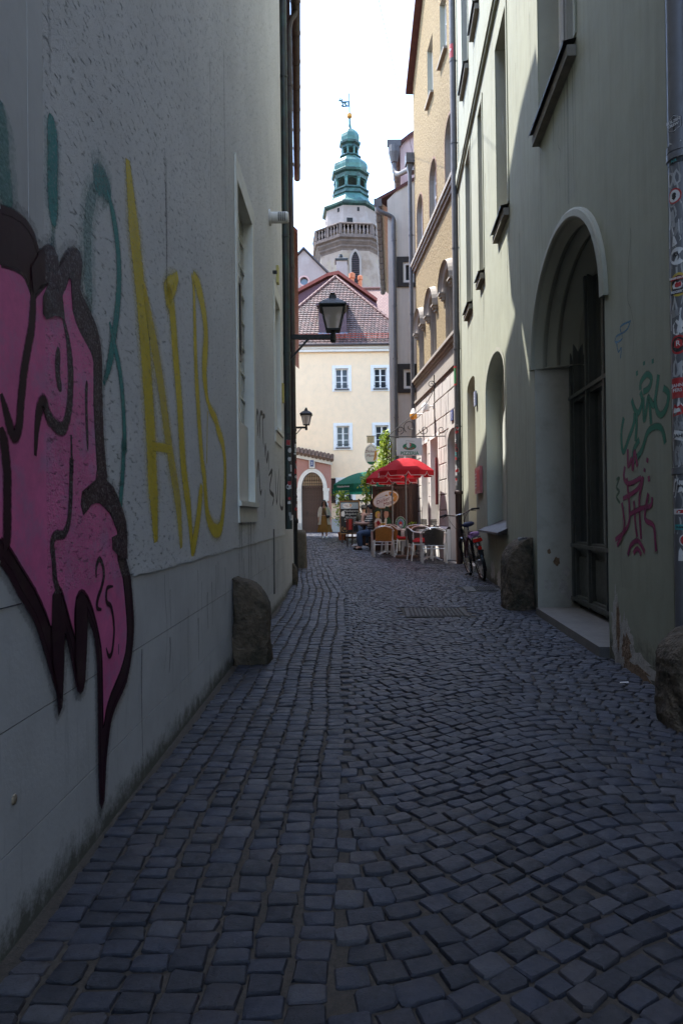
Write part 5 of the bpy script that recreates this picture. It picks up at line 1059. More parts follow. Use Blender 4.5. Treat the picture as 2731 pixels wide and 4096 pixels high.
for k in range(8):
    a, e = OA+k*pi/4, OA+(k+1)*pi/4; A0, A1 = Vector((5.7*cos(a), 5.7*sin(a), 40.3)), Vector((5.7*cos(e), 5.7*sin(e), 40.3))
    for j in range(9):
        if j in (0, 4): 
            if pier is None: mb = MB(); mb.box(-.2,.2,-.2,.2,0,1.36); oo = mb.build('balustrade_pier', SOOT, None); pier = oo.data; bpy.data.objects.remove(oo)
            o = bpy.data.objects.new('balustrade_pier', pier)
        else:
            if bal is None: mb = MB(); mb.lathe([(.14,0),(.14,.1),(.08,.16),(.17,.5),(.15,.75),(.07,1.05),(.12,1.2),(.14,1.36)], 8); oo = mb.build('baluster', M('grey_pink_stone', (.21,.16,.145), .9, .3, 2), None, smooth=True); bal = oo.data; bpy.data.objects.remove(oo)
            o = bpy.data.objects.new('baluster', bal)
        COL.objects.link(o); o.parent = tw; o.location = A0.lerp(A1, j/8 if j else 0); o.rotation_euler = (0, 0, a+pi/8)
mb = MB(); octo(mb, [(3.78,39),(3.7,45.4)]); mb.build('upper_storey', M('grey_plaster_storey', (.26,.21,.19), .9, .08, .6, dirt=(.38,.33,.32), dirt_amt=.6, dscale=.5), tw)
for fa, z, w, h in ((-.23, 44.35, .3, .55), (.55, 44.3, .3, .55), (.22, 42.0, .85, 1.3), (-1.0, 43.4, .25, .5)):
    a = -pi/2+fa; k = math.floor((a-OA)/(pi/4)); ac = OA+(k+.5)*pi/4; rr = 4.0*cos(pi/8)+.03; t_ = rr*math.tan(a-ac); p = Vector((rr*cos(ac)-t_*sin(ac), rr*sin(ac)+t_*cos(ac), z)); s_ = Vector((-sin(ac), cos(ac), 0))*w/2; dn = Vector((cos(ac), sin(ac), 0))*.06
    mb = MB(); mb.add([p-s_, p+s_, p+s_+Vector((0,0,h)), p-s_+Vector((0,0,h)), p-s_-dn, p+s_-dn, p+s_-dn+Vector((0,0,h)), p-s_-dn+Vector((0,0,h))], [(0,1,2,3),(4,5,6,7),(0,1,5,4),(1,2,6,5),(2,3,7,6),(3,0,4,7)]); mb.build('window', DARK, tw)
mb = MB(); octo(mb, [(3.7,45.3),(4.05,45.5),(4.15,45.75),(4.05,45.95),(3.6,46.0)]); mb.build('eaves_cornice', COPPERD, tw)
mb = MB(); octo(mb, [(4.1,45.9),(3.45,46.25),(2.9,46.75),(2.6,47.3),(2.42,47.75)]); mb.build('skirt_roof', COPPER, tw)
mb = MB(); octo(mb, [(2.42,47.7),(2.62,47.85),(2.62,48.05),(2.38,48.15),(2.38,48.45),(2.6,48.55),(2.6,48.75),(2.2,48.8)]); mb.build('lantern_base', COPPERD, tw)
def lantern(z0, z1, r, cw, name):
    z0, z1, r = tz(z0), tz(z1), r*1.07
    for k in range(8):
        a = OA+k*pi/4; mb = MB(); mb.box(-cw, cw, -cw*.8, cw*.8, z0-.2, z1-.2); mb.box(-cw*1.5, cw*1.5, -cw*1.2, cw*1.2, z0-.2, z0-.2+.15*(z1-z0)); mb.box(-cw*1.4, cw*1.4, -cw*1.1, cw*1.1, z1-.2-.12*(z1-z0), z1-.2)
        o = mb.build('column', COPPER, tw, loc=(r*cos(a), r*sin(a), 0)); o.rotation_euler = (0, 0, a+pi/2)
    for k in range(8):
        a, e = OA+k*pi/4, OA+(k+1)*pi/4; A0, A1 = Vector((r*cos(a), r*sin(a), 0)), Vector((r*cos(e), r*sin(e), 0)); mb = MB(); n = 8; h = (z1-z0)*.30; ztop = z1-.2
        up = [A0.lerp(A1, i/n)+Vector((0,0,ztop)) for i in range(n+1)]; lo = [A0.lerp(A1, i/n)+Vector((0,0,ztop-h+h*.85*sin(pi*i/n))) for i in range(n+1)]; mb.add(up+lo, [(i, i+1, n+2+i, n+1+i) for i in range(n)]); mb.build('arch_panel', COPPERD, tw, fix=False)
lantern(48.7, 51.0, 2.12, .19, 'lantern')
mb = MB(); octo(mb, [(2.05,50.9),(2.4,51.0),(2.45,51.2),(2.25,51.3),(2.3,51.6),(2.65,51.75),(2.75,52.0),(2.5,52.15)]); mb.build('lantern_cornice', COPPERD, tw)
mb = MB(); octo(mb, [(2.5,52.1),(2.38,52.3),(2.46,52.8),(2.42,53.3),(2.15,53.8),(1.6,54.1),(1.35,54.35),(1.35,54.7)]); mb.build('lower_dome', COPPER, tw)
mb = MB(); octo(mb, [(1.3,54.5),(1.55,54.6),(1.55,54.75),(1.2,54.85)]); mb.build('small_lantern_base', COPPERD, tw)
lantern(54.8, 56.3, 1.1, .11, 'small')
mb = MB(); octo(mb, [(1.05,56.2),(1.25,56.35),(1.2,56.65),(1.5,56.85),(1.55,57.1),(1.35,57.2)]); mb.build('small_lantern_cornice', COPPERD, tw)
mb = MB(); octo(mb, [(1.35,57.15),(1.28,57.3),(1.34,57.8),(1.28,58.3),(1.0,58.65),(.5,58.85),(.25,59.3),(.15,60.2),(.12,61.0)]); mb.build('upper_dome', COPPER, tw)
mb = MB(); mb.lathe([(0,-.44),(.2,-.4),(.36,-.25),(.44,0),(.36,.25),(.2,.4),(0,.44)], 14, (0,0,60.0)); mb.build('gilt_ball', M('gilded_ball', (.50,.25,.07), .4, .25, 5, metal=.7), tw, smooth=True)
mb = MB(); mb.tube([(0,0,59.5),(0,0,63.3)], .10, 6)
mb.build('finial_rod', COPPERD, tw)
mb = MB(); c_, s_ = cos(radians(16)), sin(radians(16))
def vf(u, v, d): return (u*c_-d*s_, u*s_+d*c_, 61.2+v)
mb.prism([(-.1,.15),(-1.05,.1),(-1.25,.3),(-1.05,.5),(-1.2,.85),(-1.35,1.0),(-1.5,.85),(-1.6,1.1),(-1.35,1.3),(-1.1,1.1),(-1.2,1.4),(-1.5,1.35),(-1.3,1.5),(-.95,1.25),(-1.0,.95),(-.1,1.0)], vf, -.03, .03, [[(-.25,.3),(-.25,.85),(-.55,.6)],[(-.6,.3),(-.85,.3),(-.9,.75)]]); mb.build('weather_vane', COPPERD, tw)
pw = [(-.55,33),(.55,33),(.55,37.0),(.42,37.5),(.2,37.95),(0,38.15),(-.2,37.95),(-.42,37.5),(-.55,37.0)]
ac = OA+pi/4*.5; rr = 5.0*cos(pi/8)+.03; tx = Vector((-sin(ac), cos(ac), 0)); ra = Vector((cos(ac), sin(ac), 0))
mb = MB(); mb.prism([(p[0]*1.55, p[1]+(.35 if p[1] > 33 else 0)) for p in pw], lambda u, v, d: tuple(ra*(rr+d)+tx*(u-.05)+Vector((0,0,v))), 0, .1, [pw]); o = mb.build('lancet_window', M('lancet_stone', (.27,.225,.205), .9, .1, 1), tw)
mb = MB(); mb.prism(pw, lambda u, v, d: tuple(ra*(rr+d)+tx*(u-.05)+Vector((0,0,v))), .01, .02); mb.build('lancet_void', DARK, o)
for k in range(18):
    z = 33.2+k*.26; w = .53 if z < 37 else .53*(38.2-z)/1.3; mb = MB(); p = ra*(rr+.04)-tx*.05+Vector((0,0,z)); mb.bar(p-tx*w, p+tx*w, .1, .05); mb.build('louvre', DORM, o)
# visitors on the balcony
for i, (fa, c) in enumerate(((.38, (.08,.09,.16)), (.60, (.16,.05,.05)))):
    a = -pi/2+fa; pe = thing('person', ('tower visitor in a blue top behind the balustrade', 'tower visitor in a dark red top behind the balustrade')[i], 'person', (1.9+4.75*cos(a-radians(16)+radians(16)), 100+4.75*sin(a), 40.35), 0, 'visitors on the tower balcony')
    skin_mesh('body', M('visitor_cloth_%s' % ('blue', 'red')[i], c, .8), pe, dict(p=(0,0,.9,.16), c=(0,0,1.35,.19), n=(0,0,1.5,.06), l=(-.22,0,1.4,.06), le=(-.28,-.05,1.12,.05), r=(.22,0,1.4,.06), re=(.28,-.05,1.12,.05), k=(.1,0,.45,.09), f=(.1,0,0,.07), k2=(-.1,0,.45,.09), f2=(-.1,0,0,.07)), [('p','c'),('c','n'),('c','l'),('l','le'),('c','r'),('r','re'),('p','k'),('k','f'),('p','k2'),('k2','f2')], 1)
    mb = MB(); mb.lathe([(0,-.13),(.09,-.08),(.11,.02),(.08,.1),(0,.14)], 10, (0,0,1.68)); mb.build('head', M('visitor_skin', (.40,.22,.16), .6) if i == 0 else bpy.data.materials['visitor_skin'], pe, smooth=True)
# ------------------------------------------------------------------ street things near the walls
GUARD = M('mossy_guard_stone', (.105,.078,.053), .92, .7, 14, bs=1, bscale=14, bdist=.06, dirt=(.014,.017,.008), dirt_amt=.95, dscale=5)
def guard_stone(loc, w, d, h, label, rz=0, mode='round', lean=0, mat=None):
    """worn stone post leaning on a wall: (x, y) block with rounded head, built as rings and roughened"""
    R_ = random.Random(int(loc[1]*100)); prof = []
    mb = MB(); n = 30; rings = 26
    for i in range(rings+1):
        f = i/rings; z = h*f; s = 1.0
        if mode == 'round': s = sqrt(max(.0, 1-max(0, (f-.62)/.38)**2.2)) if f > .62 else 1
        elif mode == 'flat': s = 1 if f < .93 else .9-.25*(f-.93)/.07
        s = max(s, .04); base = 1.06-.08*f
        for k in range(n):
            a = 2*pi*k/n; ca, sa = cos(a), sin(a); e = .42
            x = (abs(ca)**e)*(1 if ca > 0 else -1)*w/2; y = (abs(sa)**e)*(1 if sa > 0 else -1)*d/2
            if mode == 'round': x = -w/2+(x+w/2)*s; y *= (.75+.25*s)
            else: x *= s; y *= s
            j = 1+R_.uniform(-.03, .03)+.03*sin(5*a+9*f)+.025*sin(13*f+3*a); mb.v.append((x*base*j+lean*z, y*base*j, z-.05 if i == 0 else z+R_.uniform(-.006, .006)))
    mb.f = [[i*n+k, i*n+(k+1) % n, (i+1)*n+(k+1) % n, (i+1)*n+k] for i in range(rings) for k in range(n)]+[[rings*n+k for k in range(n)]]; mb.m = [0]*len(mb.f)
    o = mb.build('guard_stone', mat or GUARD, None, smooth='all', loc=loc); o.rotation_euler = (0, 0, rz)
    return tag(o, label, 'guard stone', 'worn guard stones along the house walls')
guard_stone((-.66, 4.98, 0), .255, .24, .62, 'mossy quarter-round guard stone under the tall window of the grey house', 0, 'round')
guard_stone((-.775, 10.7, 0), .14, .2, .36, 'low worn guard stone at the foot of the narrow grey house', 0, 'round')
guard_stone((-.885, 14.35, 0), .28, .34, .80, 'flat-topped brownish guard stone beside the brown downpipes', 0, 'flat', mat=M('sandy_guard_stone', (.15,.125,.095), .9, .3, 9, bs=.9, bscale=26, bdist=.02, dirt=(.05,.05,.03), dirt_amt=.6, dscale=4))
guard_stone((1.955, 7.66, 0), .28, .40, .80, 'broad blackened guard stone left of the arched portal', radians(184), 'round')
guard_stone((1.715, 3.38, 0), .26, .26, .50, 'dark guard stone in front of the sticker-covered pipe', radians(184), 'round')
cr = MB(); rc = random.Random(9); P = [(rc.uniform(-.07,.07), rc.uniform(-.05,.05), rc.uniform(0,.07)) for _ in range(16)]; cr.add(P, [(i, (i+1) % 16, (i+5) % 16) for i in range(16)]+[(i, (i+3) % 16, (i+7) % 16) for i in range(16)])
tag(cr.build('crumpled_wrapper', M('dark_foil_wrapper', (.03,.03,.035), .3, .4, 20), loc=(2.02, 7.64, .74)), 'crumpled dark wrapper lying on the blackened guard stone', 'litter')
hc = thing('manhole_cover', 'rectangular cast iron cover set in the cobbles of the lane', 'manhole cover', (1.01, 7.42, 0), radians(-3))
CAST = M('worn_cast_iron', (.032,.029,.027), .55, .25, 12, metal=.3, bs=.4, bscale=80)
mb = MB(); mb.box(-.33,.33,-.35,.35,-.03,.012); mb.build('frame', CAST, hc); 
mb = MB(); mb.box(-.30,.30,-.32,.32,.0121,.016)
for i in range(14):
    for j in range(14): mb.box(-.29+.042*i, -.265+.042*i, -.31+.0452*j, -.285+.0452*j, .016, .019)
o = mb.build('lid', CAST, hc); text('WASSER', .09, 'cast_lettering', CAST, hc, (0, .05, .0195), rx=0, ext=.002)
gr = thing('drain_grate', 'dark iron grate with a pale stone edge beside the bicycle', 'grate', (1.96, 9.7, 0), radians(-4))
mb = MB(); mb.box(-.24,.24,-.33,.33,-.03,.014); mb.build('stone_edge', M('worn_kerb', (.10,.095,.085), .85, .3, 8, bs=.4), gr)
mb = MB(); mb.box(.02-.1,.22,-.28,.28,.0141,.016); mb.build('pit', DARK, gr)
for k in range(9): mb = MB(); mb.box(-.08+.033*k,-.062+.033*k,-.28,.28,.0161,.024); mb.build('bar', CAST, gr)

def street_lamp(loc, s, arm, label, brace=True):
    """wrought bracket lamp: loc is the lantern axis at arm height, arm reaches the wall on the left"""
    t = thing('street_lamp', label, 'street lamp', loc, 0, 'bracket lanterns on the left house fronts')
    mb = MB(); mb.bar((-arm,0,0), (.03,0,0), .045*s, .075*s); mb.lathe([(.035*s,-.1*s),(.05*s,-.07*s),(.04*s,.06*s),(.05*s,.09*s)], 12); mb.box(-arm-.01,-arm+.02,-.06,.06,-.5*s,.14*s)
    if brace: mb.bar((-arm,0,-.46*s), (-arm+.42*s,0,-.0), .03*s)
    mb.build('bracket', IRON, t)
    b0, b1, z0, z1 = .105*s, .185*s, .10*s, .46*s; mb = MB()
    for sx, sy in ((1,1),(-1,1),(-1,-1),(1,-1)): mb.bar((sx*b0,sy*b0,z0), (sx*b1,sy*b1,z1), .022*s)
    for z, b in ((z0, b0), (z1, b1)):
        for a, e in (((1,1),(-1,1)),((-1,1),(-1,-1)),((-1,-1),(1,-1)),((1,-1),(1,1))): mb.bar((a[0]*b,a[1]*b,z), (e[0]*b,e[1]*b,z), .026*s)
    mb.box(-b0,b0,-b0,b0,z0-.015*s,z0+.004); mb.build('frame', IRON, t)
    for a, e in (((1,1),(-1,1)),((-1,1),(-1,-1)),((-1,-1),(1,-1)),((1,-1),(1,1))):
        mb = MB(); mb.add([(a[0]*b0,a[1]*b0,z0),(e[0]*b0,e[1]*b0,z0),(e[0]*b1,e[1]*b1,z1),(a[0]*b1,a[1]*b1,z1)], [(0,1,2,3)]); mb.build('pane', LAMPGLASS, t, fix=False)
    mb = MB(); c = .235*s; mb.lathe([(.29*s,z1-.01*s),(.33*s,z1+.02*s),(.33*s,z1+.04*s),(.21*s,z1+.12*s),(.10*s,z1+.17*s),(.075*s,z1+.23*s),(.045*s,z1+.235*s),(.06*s,z1+.27*s),(0,z1+.29*s)], 4, a0=pi/4); mb.build('hood', IRON, t)
    mb = MB(); mb.lathe([(.035*s,z0),(.035*s,z0+.10*s)], 8); mb.build('socket', IRON, t)
    mb = MB(); mb.lathe([(.06*s,z0+.10*s),(.062*s,z0+.30*s),(0,z0+.305*s)], 14); mb.build('mantle', LAMPMANTLE, t, smooth=True)
    return t
m = bpy.data.materials.new('clear_lantern_glass'); m.use_nodes = True; nt = m.node_tree; nt.nodes.remove(nt.nodes['Principled BSDF'])
tr = nd(nt, 'ShaderNodeBsdfTransparent'); tr.inputs['Color'].default_value = (.86,.86,.88,1); gl = nd(nt, 'ShaderNodeBsdfGlossy'); gl.inputs['Roughness'].default_value = .15; tl_ = nd(nt, 'ShaderNodeBsdfTranslucent'); tl_.inputs['Color'].default_value = (.85,.83,.84,1); mz = nd(nt, 'ShaderNodeMixShader'); mz.inputs[0].default_value = .72; ms = nd(nt, 'ShaderNodeMixShader'); ms.inputs[0].default_value = .06
lk(nt, tr.outputs[0], mz.inputs[1]); lk(nt, tl_.outputs[0], mz.inputs[2]); lk(nt, mz.outputs[0], ms.inputs[1]); lk(nt, gl.outputs[0], ms.inputs[2]); lk(nt, ms.outputs[0], nt.nodes['Material Output'].inputs['Surface']); LAMPGLASS = m
LAMPMANTLE = M('smoked_lamp_tube', (.06,.06,.062), .25, .1, 20)
street_lamp((-.09, 10.0, 3.71), .87, .70, 'large black lantern on a braced bracket, nearer of the two lamps on the left', True)
street_lamp((-1.10, 22, 3.97), .86, .50, 'small black lantern further down the lane in front of the cream facade', True)
bx = MB(); bx.box(-.15,0,-.05,.05,-.05,.06); tag(bx.build('junction_box', WHITE, loc=(-.70, 9.62, 3.28)), 'small pale junction box on the corner pipe below the large lantern', 'junction box')

# ------------------------------------------------------------------ cafe chairs, tables and parasols
RATTAN_O = M('amber_rattan', (.42,.17,.04), .5, .25, 30, bs=.4, bscale=90); RATTAN_G = M('grey_brown_rattan', (.085,.070,.062), .5, .25, 30, bs=.4, bscale=90)
CUSH = M('red_cushion_cloth', (.42,.012,.016), .85, .1, 10)
def make_chair(label, rat):
    """stacking cafe chair facing +y (its back towards -y)"""
    t = thing('cafe_chair', label, 'chair', (0,0,0), 0, 'aluminium cafe chairs outside the pizzeria')
    for s in (-1, 1):
        mb = MB()
        for o_ in (0, .028): # twin tubes: rear leg rises to the back hoop, front leg bends into the arm
            mb.tube(catmull([(s*(.25+o_),-.25,.0),(s*(.235+o_),-.22,.25),(s*(.225+o_),-.20,.45)], 4), .0125, 8)
        mb.build('leg', ALU, t, smooth=True); mb = MB()
        for o_ in (0, .028): mb.tube(catmull([(s*(.25+o_),.25,.0),(s*(.25+o_),.24,.3),(s*(.255+o_),.23,.58),(s*(.26+o_),.17,.665),(s*(.262+o_),.02,.675)], 5), .0125, 8)
        mb.build('leg', ALU, t, smooth=True)
    mb = MB(); mb.tube(catmull([(-.262,.03,.675),(-.262,-.10,.68),(-.24,-.21,.71),(-.17,-.27,.77),(0,-.295,.80),(.17,-.27,.77),(.24,-.21,.71),(.262,-.10,.68),(.262,.03,.675)], 6), .0135, 8); mb.build('arm_hoop', ALU, t, smooth=True)
    mb = MB(); 
    for a, e in (((-.235,-.20,.40),(.235,-.20,.40)), ((-.25,.23,.40),(.25,.23,.40)), ((-.24,-.2,.40),(-.25,.23,.40)), ((.24,-.2,.40),(.25,.23,.40)), ((-.24,-.22,.33),(.24,-.22,.33))): mb.tube([a, e], .011, 6)
    mb.build('stretcher', ALU, t, smooth=True)
    mb = MB()
    for k in range(23): # upright woven canes
        f = (k-11)/11; x = .205*f; yb = -.215-.02*(1-f*f); yt = -.20-.085*(1-f*f); zt = .775-.055*f*f
        mb.tube([(x*.93,yb+.01,.42),(x,(yb+yt)/2-.012,.60),(x*1.0,yt,zt)], .0098, 5)
    for z in (.44, .50, .58, .66, .72): mb.tube(catmull([(-.20,-.205,z),(-.1,-.225-.05*(z-.4),z),(0,-.235-.09*(z-.4),z),(.1,-.225-.05*(z-.4),z),(.20,-.205,z)], 3), .006, 5)
    mb.build('backrest', rat, t, smooth=True)
    mb = MB(); mb.box(-.225,.225,-.2,.23,.405,.43); mb.build('seat', rat, t)
    return t
def cushion(chair, loc, rz, label, flop=0):
    mb = MB(); n = 9; vs = []
    for j in range(n):
        for i in range(n):
            u, v = -1+2*i/(n-1), -1+2*j/(n-1); h = .042*(max(0, (1-u**4)*(1-v**4)))**.5; vs.append((.205*u*(1-.05*v*v), .205*v*(1-.05*u*u), h))
    N = n*n; vs += [(x, y, -h*.6) for x, y, h in vs]
    fs = [(j*n+i, j*n+i+1, (j+1)*n+i+1, (j+1)*n+i) for j in range(n-1) for i in range(n-1)]; mb.add(vs, fs+[tuple(N+q for q in f[::-1]) for f in fs])
    o = mb.build('seat_cushion', CUSH, smooth='all', loc=(loc[0]+(-sin(rz))*.01, loc[1], loc[2]+.458)); o.rotation_euler = (flop, 0, rz); tag(o, label, 'cushion', 'red cushions on the cafe chairs')
ORA = make_chair('amber woven cafe chair nearest the middle of the lane, back to the viewer', RATTAN_O); ORA.location = (1.06, 17.6, .017); ORA.rotation_euler = (0,0,radians(2))
GRE = make_chair('grey-brown woven cafe chair nearest the bicycle, back to the viewer', RATTAN_G); GRE.location = (2.06, 15.36, 0); GRE.rotation_euler = (0,0,radians(-4))
more = [(ORA, (1.60, 18.15), -78, 'amber woven cafe chair turned sideways behind the parasol pole'), (ORA, (1.42, 19.15), -170, 'amber woven cafe chair on the far side of the left table'), (ORA, (1.92, 18.3), 165, 'amber woven cafe chair at the shop window, behind the parasol base'),
        (GRE, (1.83, 16.15), -84, 'grey-brown woven cafe chair turned sideways between the two tables'), (GRE, (2.02, 17.2), -178, 'grey-brown woven cafe chair on the far side of the right table, by the wall')]
cushion(ORA, ORA.location, radians(2), 'red cushion on the nearest amber chair'); cushion(GRE, GRE.location, radians(-4), 'red cushion on the nearest grey-brown chair')
for src, (x, y), a, lab in more:
    c = copy_tree(src); c.location = (x, y, gz(y)); c.rotation_euler = (0,0,radians(a)); c['label'] = lab; cushion(c, c.location, radians(a), 'red cushion on the '+lab.replace('woven cafe ', '').replace(', behind the parasol base', '').replace(', by the wall', ''))
TOP = M('pale_table_top', (.55,.52,.48), .35, .08, 10)
def cafe_table(loc, label, w=.62):
    t = thing('cafe_table', label, 'table', loc, 0, 'small tables outside the pizzeria')
    mb = MB(); mb.box(-w/2,w/2,-w/2,w/2,.715,.74); mb.build('tabletop', TOP, t); mb = MB(); mb.box(-w/2-.008,w/2+.008,-w/2-.008,w/2+.008,.70,.7149); mb.build('edge_band', ALU, t)
    mb = MB(); mb.tube([(0,0,.03),(0,0,.70)], .03, 10); mb.build('column', ALU, t, smooth=True)
    for k in range(4): a = pi/4+k*pi/2; mb = MB(); mb.tube(catmull([(0,0,.09),(.15*cos(a),.15*sin(a),.07),(.33*cos(a),.33*sin(a),.015)], 4), .017, 7); mb.build('leg', ALU, t, smooth=True)
    return t
cafe_table((1.22, 18.45, .025), 'square cafe table between the amber chairs'); cafe_table((2.12, 16.3, 0), 'square cafe table between the grey-brown chairs by the ashlar wall')
st_ = MB(); st_.lathe([(.035,0),(.035,.07),(.02,.08),(.02,.1),(0,.1)], 12); tag(st_.build('table_lantern', IRON, smooth=True, loc=(2.2, 16.25, .74)), 'small dark table ornament on the right cafe table', 'ornament')
def canopy(nseg, R0, zr, zt, drop, mat, parent, scal=True, curve=.55, rot=0, vent=False):
    """taut parasol cloth: panels sagging between ribs and a scalloped hanging valance"""
    mb = MB(); sub = 6; rows = 7; n = nseg*sub; vs = []
    for j in range(rows+1):
        f = j/rows
        for k in range(n):
            a = rot+2*pi*k/n; loc_ = (k % sub)/sub; chord = cos(pi/nseg)/cos((loc_-.5)*2*pi/nseg); sag = sin(pi*loc_)
            r = R0*f*(chord*(.4+.6*f)+1*(1-(.4+.6*f))) ; z = zt-(zt-zr)*(f**1.35)+curve*.09*sin(pi*f)-.02*sag*f*(1-f)*2
            vs.append((r*cos(a), r*sin(a), z))
    fs = [(j*n+k, j*n+(k+1) % n, (j+1)*n+(k+1) % n, (j+1)*n+k) for j in range(rows) for k in range(n)]
    mb.add(vs, fs); o = mb.build('canopy', mat, parent, smooth='all', fix=False)
    mb = MB(); sub2 = 16; vs = []
    for e in range(nseg):
        for k in range(sub2+1):
            l = k/sub2; a = rot+2*pi*(e+l)/nseg; chord = cos(pi/nseg)/cos((l-.5)*2*pi/nseg); r = R0*chord
            q = (l*2) % 1 if scal else .5; h = drop*(1-.75*max(0, 1-abs(l-.5)/.10)) if scal else drop
            vs += [(r*cos(a), r*sin(a), zr), (r*1.0*cos(a), r*1.0*sin(a), zr-h)]
    fs = []
    for e in range(nseg):
        b0 = e*(sub2+1)*2; fs += [(b0+2*k, b0+2*k+2, b0+2*k+3, b0+2*k+1) for k in range(sub2)]
    mb.add(vs, fs); va = mb.build('valance', mat, o, fix=False)
    if scal:
        mb = MB()
        for e in range(nseg):
            b0 = e*(sub2+1)*2; mb.tube([Vector(vs[b0+2*k+1]) for k in range(sub2+1)], .006, 4)
        mb.build('piping', WHITE, va)
    return o
def cloth(name, col):
    m, nt, b = nodes(name); v = coords(nt); c = ramp(nt, noise(nt, v, 3, 5), [(.3, sc(col, .9)), (.7, sc(col, 1.08))]); out = nt.nodes['Material Output']
    lk(nt, c, b.inputs['Base Color']); b.inputs['Roughness'].default_value = .8; b.inputs['Specular IOR Level'].default_value = .2; bump(nt, b, noise(nt, v, 9, 4), .25, .02)
    t = nd(nt, 'ShaderNodeBsdfTranslucent'); lk(nt, c, t.inputs['Color']); ms = nd(nt, 'ShaderNodeMixShader'); ms.inputs[0].default_value = .38
    lk(nt, b.outputs[0], ms.inputs[1]); lk(nt, t.outputs[0], ms.inputs[2]); lk(nt, ms.outputs[0], out.inputs['Surface']); return m
REDC = cloth('red_parasol_cloth', (.46,.022,.032)); GRNC = cloth('green_parasol_cloth', (.018,.15,.10))
def parasol(loc, R0, zr, zt, drop, mat, label, group, scal, rot=0, base='stone', nseg=8, pole_tilt=0):
    t = thing('parasol', label, 'parasol', loc, 0, group)
    mb = MB(); mb.tube([(0,0,.06),(0,0,zt+.0)], .021, 10); mb.lathe([(.0,zt+.09),(.02,zt+.07),(.028,zt+.03),(.05,zt-.01)], 8); mb.build('pole', M('grey_parasol_pole', (.25,.25,.25), .35, .1, 10, metal=.7) if 'grey_parasol_pole' not in bpy.data.materials else bpy.data.materials['grey_parasol_pole'], t, smooth=True)
    canopy(nseg, R0, zr, zt, drop, mat, t, scal, rot=rot)
    for k in range(nseg): a = rot+2*pi*k/nseg; mb = MB(); mb.bar((.03*cos(a),.03*sin(a),zt-.03), (R0*.98*cos(a),R0*.98*sin(a),zr-.005), .012); mb.bar((.03*cos(a),.03*sin(a),zr-.12), (R0*.5*cos(a),R0*.5*sin(a),zr+(zt-zr)*.52), .010); mb.build('rib', IRON, t)
    mb = MB(); mb.lathe([(.27,0),(.28,.03),(.27,.075),(.06,.09),(.05,.3),(.03,.3)] if base == 'stone' else [(.3,0),(.29,.05),(.18,.09),(.05,.12),(.05,.3),(.03,.3)], 18); mb.build('base', M('brown_stone_base', (.13,.075,.05), .8, .25, 8, bs=.3) if 'brown_stone_base' not in bpy.data.materials else bpy.data.materials['brown_stone_base'], t, smooth=True)
    return t
parasol((1.61, 17.02, .01), .72, 2.17, 2.50, .13, REDC, 'front red scalloped parasol, right in front of the pizzeria sign', 'red parasols of the pizzeria', True, rot=pi/8)
parasol((1.40, 18.75, .03), .73, 2.07, 2.44, .13, REDC, 'rear red scalloped parasol half hidden by the front one', 'red parasols of the pizzeria', True, rot=.2)
g1 = parasol((.98, 26.2, .11), 1.38, 2.18, 2.68, .17, GRNC, 'dark green beer garden parasol nearer the chalkboard', 'green parasols of the beer garden', False, rot=pi/8)
g2 = parasol((1.25, 29.5, .14), 1.75, 2.12, 2.75, .17, GRNC, 'second green parasol showing lower behind the nearer green one', 'green parasols of the beer garden', False, rot=pi/8)
for g_, r_, zz in ((g1, 1.38, 2.09), (g2, 1.75, 2.03)):
    for k in range(3):
        a = -pi/2+(k-1)*pi/4; rr = r_*cos(pi/8)+.006; text('Weissbierbrauer', .095, 'valance_lettering', STK['white'], g_, (rr*cos(a), rr*sin(a), zz), rz=a+pi/2, ext=.001, bold=.002)

# ------------------------------------------------------------------ signs
ps = thing('pizzeria_sign', 'white hanging sign of the pizzeria with green oval on a scrolled bracket', 'sign', (1.66, 16.5, 2.53))
SIGNW = M('sign_white', (.66,.63,.63), .4, .04, 6); SGREEN = M('sign_green', (.012,.16,.075), .4, .08, 8); SRED = M('sign_red', (.50,.03,.03), .4, .08, 8)
mb = MB(); mb.box(-.31,.31,-.025,.025,0,.42); mb.build('board', SIGNW, ps)
text('PIZZERIA', .118, 'lettering', SGREEN, ps, (0,-.027,.05), ext=.001, bold=.0022, sx=.92)
mb = MB(); mb.face([(.165*cos(2*pi*k/28), .215+.085*sin(2*pi*k/28)) for k in range(28)], (), lambda u, v: (u, -.0275, v)); mb.build('green_oval', SGREEN, ps, fix=False)
for i, chn in enumerate('DA LUIGI'): a = radians(212+i*16.5); text(chn, .052, 'lettering', SRED, ps, (.125*cos(a), -.030, .215+.062*sin(a)), ext=.001, bold=.0015, ry=0)
mb = MB(); mb.face([(-.02+.055*cos(t), .245+.06*sin(t)) for t in [2*pi*k/18 for k in range(18)]], (), lambda u, v: (u, -.0285, v)); mb.build('pizza_print', SIGNW, ps, fix=False)
mb = MB(); mb.face([(-.01,.20),(.03,.22),(.045,.26),(.02,.30),(-.01,.31),(.012,.27),(.008,.235)], (), lambda u, v: (u, -.0295, v)); mb.build('red_swirl', SRED, ps, fix=False)
mb = MB(); mb.tube([(-.06,-.029,.29),(-.09,-.029,.33),(-.08,-.029,.36),(-.04,-.029,.36),(.0,-.029,.35),(.06,-.029,.345),(.1,-.029,.335),(.12,-.029,.345)], .005, 5); mb.build('cook_outline', STK['silver'], ps)
def scroll(c, r, turns, a0, d=1, tail=None, n=22): return ([Vector(tail)] if tail else [])+[Vector((c[0]+r*(1-.75*k/n)*cos(a0+d*2*pi*turns*k/n), 0, c[1]+r*(1-.75*k/n)*sin(a0+d*2*pi*turns*k/n))) for k in range(n+1)]
